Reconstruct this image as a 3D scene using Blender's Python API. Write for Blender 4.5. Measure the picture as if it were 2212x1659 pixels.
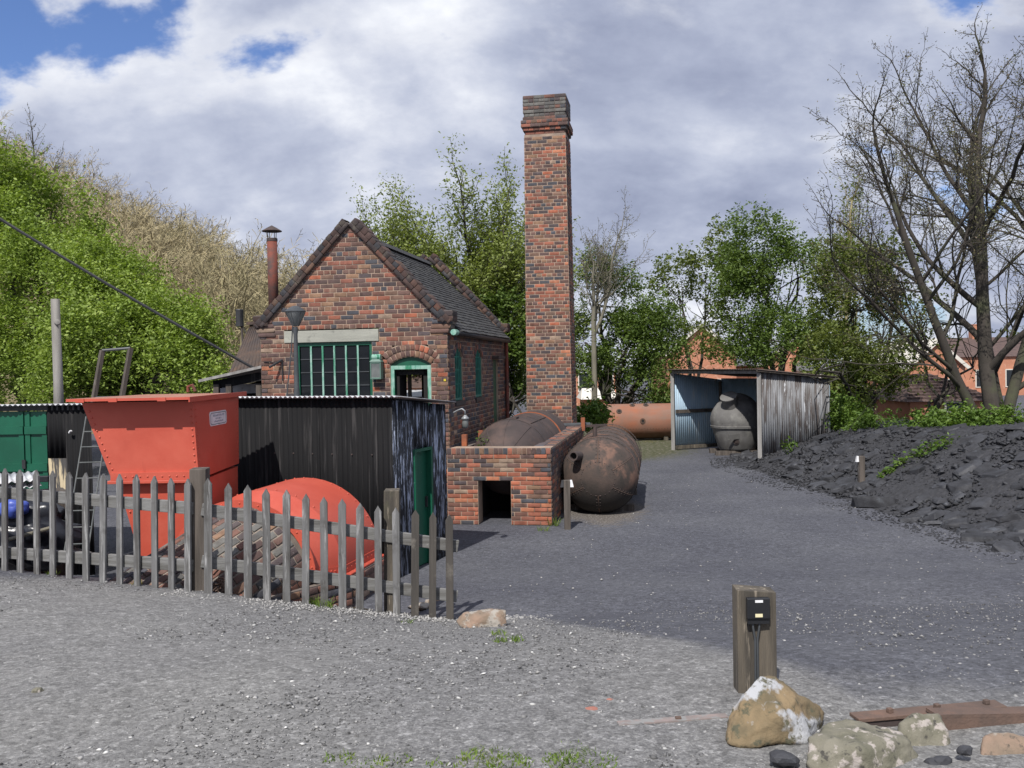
import bpy, bmesh, math, random
import numpy as np
from mathutils import Vector, Matrix, noise

# ------------------------------------------------------------------ camera, sky, sun, exposure
SC = bpy.context.scene
for o in list(bpy.data.objects):
    bpy.data.objects.remove(o)
COL = SC.collection
RND = random.Random(7)
R = math.radians
EYE = Vector((0, 0, 2.74))            # yard level is z = 0
FPX = 1981.0                          # focal length in pixels of a 2212 px wide picture
CAMR = (Matrix.Rotation(R(90 - 1.11), 3, 'X') @ Matrix.Rotation(R(-1.03), 3, 'Z'))
cam_d = bpy.data.cameras.new('camera')
cam = bpy.data.objects.new('camera', cam_d)
COL.objects.link(cam)
cam_d.sensor_width = 36.0
cam_d.lens = 36.0 * FPX / 2212.0
cam_d.clip_start = 0.05
cam_d.clip_end = 2000
cam.matrix_world = Matrix.Translation(EYE) @ CAMR.to_4x4()
SC.camera = cam

SUN_EL, SUN_AZ = 50.0, 18.0           # azimuth: degrees to the left of straight behind the camera
to_sun = Vector((-math.sin(R(SUN_AZ)) * math.cos(R(SUN_EL)), -math.cos(R(SUN_AZ)) * math.cos(R(SUN_EL)), math.sin(R(SUN_EL))))
sun_d = bpy.data.lights.new('sun', 'SUN')
sun_d.energy = 5.0
sun_d.angle = R(0.53)
sun_d.color = (1.0, 0.965, 0.91)
sun = bpy.data.objects.new('sun', sun_d)
COL.objects.link(sun)
sun.rotation_euler = (-to_sun).to_track_quat('-Z', 'Y').to_euler()
sun.location = (-20, -40, 60)

SC.view_settings.view_transform = 'Standard'
SC.view_settings.look = 'None'
SC.view_settings.gamma = 1.0
SC.view_settings.exposure = 0.0
SC.view_settings.use_curve_mapping = False

world = bpy.data.worlds.new('World')
SC.world = world
world.use_nodes = True
wn = world.node_tree
wn.nodes.clear()


def nd(t, typ, **kw):
    n = t.nodes.new(typ)
    for k, v in kw.items():
        setattr(n, k, v)
    return n


def mathn(t, op, a, b=None, c=None, clamp=False):
    n = nd(t, 'ShaderNodeMath', operation=op, use_clamp=clamp)
    for i, v in enumerate((a, b, c)):
        if v is None:
            continue
        if isinstance(v, (int, float)):
            n.inputs[i].default_value = v
        else:
            t.links.new(v, n.inputs[i])
    return n.outputs[0]


def ramp(t, fac, stops, interp='LINEAR'):
    n = nd(t, 'ShaderNodeValToRGB')
    cr = n.color_ramp
    cr.interpolation = interp
    while len(cr.elements) > 1:
        cr.elements.remove(cr.elements[-1])
    for i, (p, c) in enumerate(stops):
        e = cr.elements[0] if i == 0 else cr.elements.new(p)
        e.position = p
        if isinstance(c, (int, float)):
            c = (c, c, c)
        e.color = (*c, 1)
    t.links.new(fac, n.inputs[0])
    return n.outputs[0]


def mixc(t, fac, a, b, mode='MIX'):
    n = nd(t, 'ShaderNodeMix', data_type='RGBA', blend_type=mode)
    for i, v in ((0, fac), (6, a), (7, b)):
        if isinstance(v, (int, float)):
            n.inputs[i].default_value = v
        elif isinstance(v, tuple):
            n.inputs[i].default_value = (*v, 1)
        else:
            t.links.new(v, n.inputs[i])
    return n.outputs[2]


def noisen(t, vec, scale, detail=4.0, rough=0.55, dist=0.0):
    n = nd(t, 'ShaderNodeTexNoise')
    n.inputs['Scale'].default_value = scale
    n.inputs['Detail'].default_value = detail
    n.inputs['Roughness'].default_value = rough
    n.inputs['Distortion'].default_value = dist
    if vec is not None:
        t.links.new(vec, n.inputs['Vector'])
    return n.outputs['Fac']


def mapn(t, vec, scale=(1, 1, 1), loc=(0, 0, 0)):
    n = nd(t, 'ShaderNodeMapping')
    n.inputs['Scale'].default_value = scale
    n.inputs['Location'].default_value = loc
    t.links.new(vec, n.inputs['Vector'])
    return n.outputs[0]


SKY1, SKY2 = (12.1, 1.2), (34.6, 18.9)
# sky: clear Nishita sky behind broken cloud that is grey below and white where it thins
sky = nd(wn, 'ShaderNodeTexSky', sky_type='NISHITA')
sky.sun_disc = False
sky.sun_elevation = R(SUN_EL)
sky.sun_rotation = math.atan2(to_sun.x, to_sun.y)
sky.altitude = 100
tc = nd(wn, 'ShaderNodeTexCoord')
sep = nd(wn, 'ShaderNodeSeparateXYZ')
wn.links.new(tc.outputs['Generated'], sep.inputs[0])
zc = mathn(wn, 'MAXIMUM', sep.outputs[2], 0.0)
zc = mathn(wn, 'ADD', zc, 0.55)
px_ = mathn(wn, 'DIVIDE', sep.outputs[0], zc)
py_ = mathn(wn, 'DIVIDE', sep.outputs[1], zc)
cmb = nd(wn, 'ShaderNodeCombineXYZ')
wn.links.new(px_, cmb.inputs[0])
wn.links.new(py_, cmb.inputs[1])
cv = mapn(wn, cmb.outputs[0], (1.0, 1.25, 1.0), (SKY1[0], SKY1[1], 0.0))
big = noisen(wn, cv, 1.9, 8.0, 0.56, 0.1)
cv2 = mapn(wn, cmb.outputs[0], (1.0, 1.3, 1.0), (SKY2[0], SKY2[1], 1.3))
shade = noisen(wn, cv2, 2.7, 8.0, 0.55, 0.1)
fine = noisen(wn, cv2, 8.0, 6.0, 0.6, 0.2)
cover = ramp(wn, big, [(0.385, 0.0), (0.435, 1.0)], 'EASE')
tone = mathn(wn, 'ADD', mathn(wn, 'MULTIPLY', shade, 0.82), mathn(wn, 'MULTIPLY', fine, 0.18))
ccol = ramp(wn, tone, [(0.36, (3.1, 3.5, 4.9)), (0.45, (4.2, 4.65, 6.1)), (0.525, (5.5, 5.95, 7.3)), (0.59, (7.2, 7.55, 8.6)), (0.68, (10.3, 10.5, 10.9))])
edge = ramp(wn, big, [(0.40, 1.0), (0.485, 0.0)], 'EASE')
ccol = mixc(wn, mathn(wn, 'MULTIPLY', edge, 0.6), ccol, (8.6, 8.8, 9.4))
bluesky = mixc(wn, 1.0, sky.outputs[0], (0.85, 1.0, 1.4), 'MULTIPLY')
skyc = mixc(wn, cover, bluesky, ccol)
bg = nd(wn, 'ShaderNodeBackground')
bg.inputs['Strength'].default_value = 0.1
wn.links.new(skyc, bg.inputs['Color'])
wo = nd(wn, 'ShaderNodeOutputWorld')
wn.links.new(bg.outputs[0], wo.inputs['Surface'])

# ------------------------------------------------------------------ helpers


def ray(px, py):
    return CAMR @ Vector(((px - 1106.0) / FPX, -(py - 829.5) / FPX, -1.0))


def pt(px, py, Y):
    """World point at distance Y ahead of the camera position that a 2212 px picture shows at (px, py)."""
    d = ray(px, py)
    return EYE + d * (Y / d.y)


def sstep(a, b, v):
    t = min(1.0, max(0.0, (v - a) / (b - a)))
    return t * t * (3 - 2 * t)


def lerp(a, b, t):
    return a + (b - a) * t


def interp(x, pts):
    if x <= pts[0][0]:
        return pts[0][1]
    for (a, va), (b, vb) in zip(pts, pts[1:]):
        if x <= b:
            return lerp(va, vb, (x - a) / (b - a))
    return pts[-1][1]


FENCE = [(-7.0, 9.75), (-5.13, 9.2), (-2.9, 8.5), (-0.59, 8.7), (0.2, 8.75)]      # x, y of the picket line


def ground_z(x, y):
    fy = interp(x, FENCE)
    ez = interp(x, [(-7, 0.86), (-5.1, 0.79), (-2.9, 0.68), (-0.59, 0.33), (1.0, 0.36), (3, 0.38), (9, 0.40)])
    if y <= fy:
        z = interp(y, [(-3, 1.10), (0, 1.09), (4.4, 1.0), (fy, ez)])
        if y > 4.4:
            t = (y - 4.4) / (fy - 4.4)
            z = lerp(1.0, ez, t * t * (1.6 - 0.6 * t))
        return z
    left = lerp(ez, 0.12, sstep(fy + 0.06, fy + 0.42, y)) * (1 - sstep(10.6, 11.6, y))
    right = ez * (1 - sstep(fy - 0.5, 13.2, y)) if fy < 13 else 0.0
    right = lerp(ez, 0.0, sstep(0, 1, (y - fy) / (13.4 - fy)))
    k = sstep(-1.35, -0.35, x)
    return lerp(left, right, k)


def toe_x(y):
    return interp(y, [(8, 7.6), (12.4, 6.95), (17.4, 6.35), (24, 5.7), (28, 6.4), (32, 8.5)])


def heap_z(x, y):
    """Coal heap along the right of the yard."""
    t = toe_x(y)
    h = 1.32 * sstep(0, 1, (x - t) / 3.6) * (1 - 0.45 * sstep(18, 27, y)) * sstep(5.0, 9.0, y)
    h *= 1.0 - sstep(30, 34, y)
    return h


def surf_z(x, y):
    z = ground_z(x, y)
    h = heap_z(x, y)
    return z + h


def gp(px, py):
    """Where the picture ray meets the ground sheet."""
    d = ray(px, py)
    s = 2.0
    while s < 200:
        p = EYE + d * s
        if p.z <= surf_z(p.x, p.y):
            return p
        s += 0.01
    return p


class MB:
    """Collects vertices and faces of one mesh."""

    def __init__(self):
        self.v = []
        self.f = []

    def add(self, vs, fs):
        n = len(self.v)
        self.v += [tuple(p) for p in vs]
        self.f += [tuple(i + n for i in f) for f in fs]
        return self

    def box(self, x0, x1, y0, y1, z0, z1, M=None):
        vs = [Vector((x, y, z)) for x in (x0, x1) for y in (y0, y1) for z in (z0, z1)]
        if M is not None:
            vs = [M @ p for p in vs]
        return self.add(vs, [(0, 1, 3, 2), (4, 6, 7, 5), (0, 4, 5, 1), (2, 3, 7, 6), (0, 2, 6, 4), (1, 5, 7, 3)])

    def hexa(self, b, t):
        """b, t: four bottom and four top corners in the same turning order."""
        return self.add(list(b) + list(t), [(3, 2, 1, 0), (4, 5, 6, 7), (0, 1, 5, 4), (1, 2, 6, 5), (2, 3, 7, 6), (3, 0, 4, 7)])

    def beam(self, a, b, w, h, up=Vector((0, 0, 1))):
        a = Vector(a); b = Vector(b)
        d = (b - a).normalized()
        s = d.cross(up)
        if s.length < 1e-4:
            s = d.cross(Vector((1, 0, 0)))
        s.normalize()
        u = s.cross(d).normalized()
        q = [(-1, -1), (1, -1), (1, 1), (-1, 1)]
        return self.hexa([a + s * (x * w / 2) + u * (y * h / 2) for x, y in q], [b + s * (x * w / 2) + u * (y * h / 2) for x, y in q])

    def tube(self, path, rad, n=8, caps=True):
        path = [Vector(p) for p in path]
        rs = rad if isinstance(rad, (list, tuple)) else [rad] * len(path)
        rings = []
        ref = None
        for i, p in enumerate(path):
            d = (path[min(i + 1, len(path) - 1)] - path[max(i - 1, 0)]).normalized()
            if ref is None:
                ref = d.orthogonal().normalized()
            s = ref - d * ref.dot(d)
            if s.length < 1e-4:
                s = d.orthogonal()
            s.normalize()
            ref = s
            u = d.cross(s)
            rings.append([p + (s * math.cos(2 * math.pi * k / n) + u * math.sin(2 * math.pi * k / n)) * rs[i] for k in range(n)])
        vs = [p for r_ in rings for p in r_]
        fs = []
        for i in range(len(path) - 1):
            for k in range(n):
                a = i * n + k
                b = i * n + (k + 1) % n
                fs.append((a, b, b + n, a + n))
        if caps:
            fs.append(tuple(range(n))[::-1])
            fs.append(tuple((len(path) - 1) * n + k for k in range(n)))
        return self.add(vs, fs)

    def lathe(self, prof, n=24, M=None, a0=0.0, a1=2 * math.pi):
        """prof: (radius, z) pairs, turned about the local z axis."""
        full = abs(a1 - a0 - 2 * math.pi) < 1e-6
        m = n if full else n + 1
        vs = []
        for r_, z in prof:
            for k in range(m):
                a = a0 + (a1 - a0) * k / n
                p = Vector((r_ * math.cos(a), r_ * math.sin(a), z))
                vs.append(M @ p if M is not None else p)
        fs = []
        for i in range(len(prof) - 1):
            for k in range(n):
                a = i * m + k
                b = i * m + (k + 1) % m
                fs.append((a, b, b + m, a + m))
        return self.add(vs, fs)

    def dome(self, c, r_, ax, h=0.5, n=6, rings=2):
        """Small rivet or knob: half an ellipsoid sitting at c with its crown along ax."""
        ax = Vector(ax).normalized()
        s = ax.orthogonal().normalized()
        u = ax.cross(s)
        vs = []
        for i in range(rings):
            a = math.pi / 2 * i / rings
            for k in range(n):
                t = 2 * math.pi * k / n
                vs.append(Vector(c) + (s * math.cos(t) + u * math.sin(t)) * r_ * math.cos(a) + ax * r_ * h * 2 * math.sin(a))
        vs.append(Vector(c) + ax * r_ * h * 2)
        fs = []
        for i in range(rings - 1):
            for k in range(n):
                a = i * n + k
                b = i * n + (k + 1) % n
                fs.append((a, b, b + n, a + n))
        for k in range(n):
            fs.append(((rings - 1) * n + k, (rings - 1) * n + (k + 1) % n, rings * n))
        return self.add(vs, fs)

    def build(self, name, mat, parent=None, smooth=False, bevel=0.0, **tags):
        me = bpy.data.meshes.new(name)
        me.from_pydata(self.v, [], self.f)
        if smooth:
            me.polygons.foreach_set('use_smooth', [True] * len(me.polygons))
        me.update()
        o = mk(name, me, mat, parent, **tags)
        if bevel:
            bv = o.modifiers.new('bevel', 'BEVEL')
            bv.width = bevel
            bv.segments = 2
            bv.limit_method = 'ANGLE'
            bv.angle_limit = R(40)
        return o


def mk(name, me, mat, parent=None, label=None, cat=None, group=None, kind=None):
    o = bpy.data.objects.new(name, me)
    COL.objects.link(o)
    if mat is not None and me is not None and not me.materials:
        me.materials.append(mat)
    if parent is not None:
        o.parent = parent
        o.matrix_parent_inverse = parent.matrix_world.inverted() if parent.matrix_world != Matrix.Identity(4) else Matrix.Identity(4)
    tag(o, label, cat, group, kind)
    return o


def tag(o, label=None, cat=None, group=None, kind=None):
    if label:
        o['label'] = label
    if cat:
        o['category'] = cat
    if group:
        o['group'] = group
    if kind:
        o['kind'] = kind
    return o


def thing(name, label, cat, loc=(0, 0, 0), group=None):
    """An Empty at a thing's base; parts are given in world coordinates."""
    o = bpy.data.objects.new(name, None)
    COL.objects.link(o)
    o.empty_display_size = 0.2
    o.location = loc
    o.matrix_basis = Matrix.Translation(Vector(loc))
    tag(o, label, cat, group)
    return o


def attach(o, parent):
    """Parent a world-space part to a thing without moving it."""
    o.parent = parent
    pm_ = Matrix.Identity(4)
    q = parent
    chain = []
    while q is not None:
        chain.append(q)
        q = q.parent
    for q in reversed(chain):
        pm_ = pm_ @ (q.matrix_parent_inverse if q.parent else Matrix.Identity(4)) @ q.matrix_basis
    o.matrix_parent_inverse = pm_.inverted()
    return o


def mk(name, me, mat, parent=None, label=None, cat=None, group=None, kind=None):
    o = bpy.data.objects.new(name, me)
    COL.objects.link(o)
    if mat is not None and me is not None and not me.materials:
        me.materials.append(mat)
    if parent is not None:
        attach(o, parent)
    tag(o, label, cat, group, kind)
    return o


def mesh_np(name, V, F, col=None, smooth=False):
    """Fast mesh from numpy arrays: V (n,3), F (m,k)."""
    me = bpy.data.meshes.new(name)
    V = np.asarray(V, dtype=np.float32)
    F = np.asarray(F, dtype=np.int32)
    k = F.shape[1]
    me.vertices.add(len(V))
    me.vertices.foreach_set('co', V.ravel())
    me.loops.add(F.size)
    me.loops.foreach_set('vertex_index', F.ravel())
    me.polygons.add(len(F))
    me.polygons.foreach_set('loop_start', np.arange(0, F.size, k, dtype=np.int32))
    me.polygons.foreach_set('loop_total', np.full(len(F), k, dtype=np.int32))
    if smooth:
        me.polygons.foreach_set('use_smooth', np.ones(len(F), dtype=bool))
    if col is not None:
        a = me.attributes.new('Col', 'FLOAT_COLOR', 'POINT')
        c = np.ones((len(V), 4), dtype=np.float32)
        c[:, :3] = col
        a.data.foreach_set('color', c.ravel())
    me.update(calc_edges=True)
    me.validate()
    return me


# ------------------------------------------------------------------ materials


def mat(name, c1, c2=None, scale=3.0, stretch=(1, 1, 1), lo=0.35, hi=0.65, rough=0.8, rough2=None, bump=0.0, bscale=40.0,
        c3=None, s3=1.0, lo3=0.55, hi3=0.7, st3=(1, 1, 1), f3=1.0, c4=None, s4=9.0, lo4=0.6, hi4=0.7, st4=(1, 1, 1), metal=0.0, spec=0.5,
        attr=False, isl=0.0, coord='pos', bst=(1, 1, 1), detail=6.0, zband=None):
    m = bpy.data.materials.new(name)
    m.use_nodes = True
    t = m.node_tree
    b = t.nodes['Principled BSDF']
    if coord == 'pos':
        vec = nd(t, 'ShaderNodeNewGeometry').outputs['Position']
    else:
        vec = nd(t, 'ShaderNodeTexCoord').outputs['Object']
    if attr:
        base = nd(t, 'ShaderNodeAttribute', attribute_name='Col').outputs['Color']
        base = mixc(t, 1.0, base, c1, 'MULTIPLY')
    else:
        base = None
    n1 = noisen(t, mapn(t, vec, stretch), scale, detail)
    f1 = ramp(t, n1, [(lo, 0.0), (hi, 1.0)])
    if c2 is None:
        c2 = tuple(v * 0.7 for v in c1)
    if base is None:
        col = mixc(t, f1, c1, c2)
    else:
        col = mixc(t, f1, base, mixc(t, 1.0, base, c2, 'MULTIPLY'))
    if c3 is not None:
        n3 = noisen(t, mapn(t, vec, st3, (5.3, 1.7, 9.1)), s3, 6.0, 0.6)
        f = ramp(t, n3, [(lo3, 0.0), (hi3, f3)])
        col = mixc(t, f, col, c3)
    if c4 is not None:
        n4 = noisen(t, mapn(t, vec, st4, (1.3, 8.7, 3.1)), s4, 5.0, 0.65)
        f = ramp(t, n4, [(lo4, 0.0), (hi4, 1.0)])
        col = mixc(t, f, col, c4)
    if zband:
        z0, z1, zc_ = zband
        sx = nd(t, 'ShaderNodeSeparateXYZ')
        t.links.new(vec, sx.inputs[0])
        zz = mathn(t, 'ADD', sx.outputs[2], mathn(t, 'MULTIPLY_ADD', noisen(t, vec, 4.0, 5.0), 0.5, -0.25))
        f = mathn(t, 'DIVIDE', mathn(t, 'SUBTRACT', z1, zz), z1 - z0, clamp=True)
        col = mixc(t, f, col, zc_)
    if isl:
        g = nd(t, 'ShaderNodeNewGeometry')
        v = mathn(t, 'MULTIPLY_ADD', g.outputs['Random Per Island'], 2 * isl, 1 - isl)
        hs = nd(t, 'ShaderNodeHueSaturation')
        t.links.new(v, hs.inputs['Value'])
        t.links.new(col, hs.inputs['Color'])
        col = hs.outputs[0]
    t.links.new(col, b.inputs['Base Color'])
    b.inputs['Roughness'].default_value = rough
    if rough2 is not None:
        rr = mathn(t, 'MULTIPLY_ADD', f1, rough2 - rough, rough)
        t.links.new(rr, b.inputs['Roughness'])
    b.inputs['Metallic'].default_value = metal
    b.inputs['Specular IOR Level'].default_value = spec
    if bump:
        bn = nd(t, 'ShaderNodeBump')
        bn.inputs['Strength'].default_value = bump
        bn.inputs['Distance'].default_value = 0.01
        t.links.new(noisen(t, mapn(t, vec, bst), bscale, 5.0, 0.6), bn.inputs['Height'])
        t.links.new(bn.outputs[0], b.inputs['Normal'])
    return m


def leafmat(name, c1, c2, c3=None, trans=0.35, rough=0.55):
    m = bpy.data.materials.new(name)
    m.use_nodes = True
    t = m.node_tree
    b = t.nodes['Principled BSDF']
    g = nd(t, 'ShaderNodeNewGeometry')
    stops = [(0.0, c1), (1.0, c2)] if c3 is None else [(0.0, c1), (0.6, c2), (1.0, c3)]
    rnd = g.outputs['Random Per Island']
    big_ = noisen(t, g.outputs['Position'], 0.9, 3.0)
    f = mathn(t, 'ADD', mathn(t, 'MULTIPLY', rnd, 0.6), mathn(t, 'MULTIPLY_ADD', big_, 1.2, -0.4), clamp=True)
    col = ramp(t, f, stops)
    t.links.new(col, b.inputs['Base Color'])
    b.inputs['Roughness'].default_value = rough
    b.inputs['Specular IOR Level'].default_value = 0.3
    tr = nd(t, 'ShaderNodeBsdfTranslucent')
    t.links.new(mixc(t, 1.0, col, (1.25, 1.3, 0.6), 'MULTIPLY'), tr.inputs['Color'])
    ms = nd(t, 'ShaderNodeMixShader')
    ms.inputs[0].default_value = trans
    t.links.new(b.outputs[0], ms.inputs[1])
    t.links.new(tr.outputs[0], ms.inputs[2])
    t.links.new(ms.outputs[0], t.nodes['Material Output'].inputs['Surface'])
    return m


def glassmat(name, col=(0.012, 0.014, 0.017)):
    m = bpy.data.materials.new(name)
    m.use_nodes = True
    b = m.node_tree.nodes['Principled BSDF']
    b.inputs['Base Color'].default_value = (*col, 1)
    b.inputs['Roughness'].default_value = 0.06
    b.inputs['IOR'].default_value = 1.25
    return m


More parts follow.
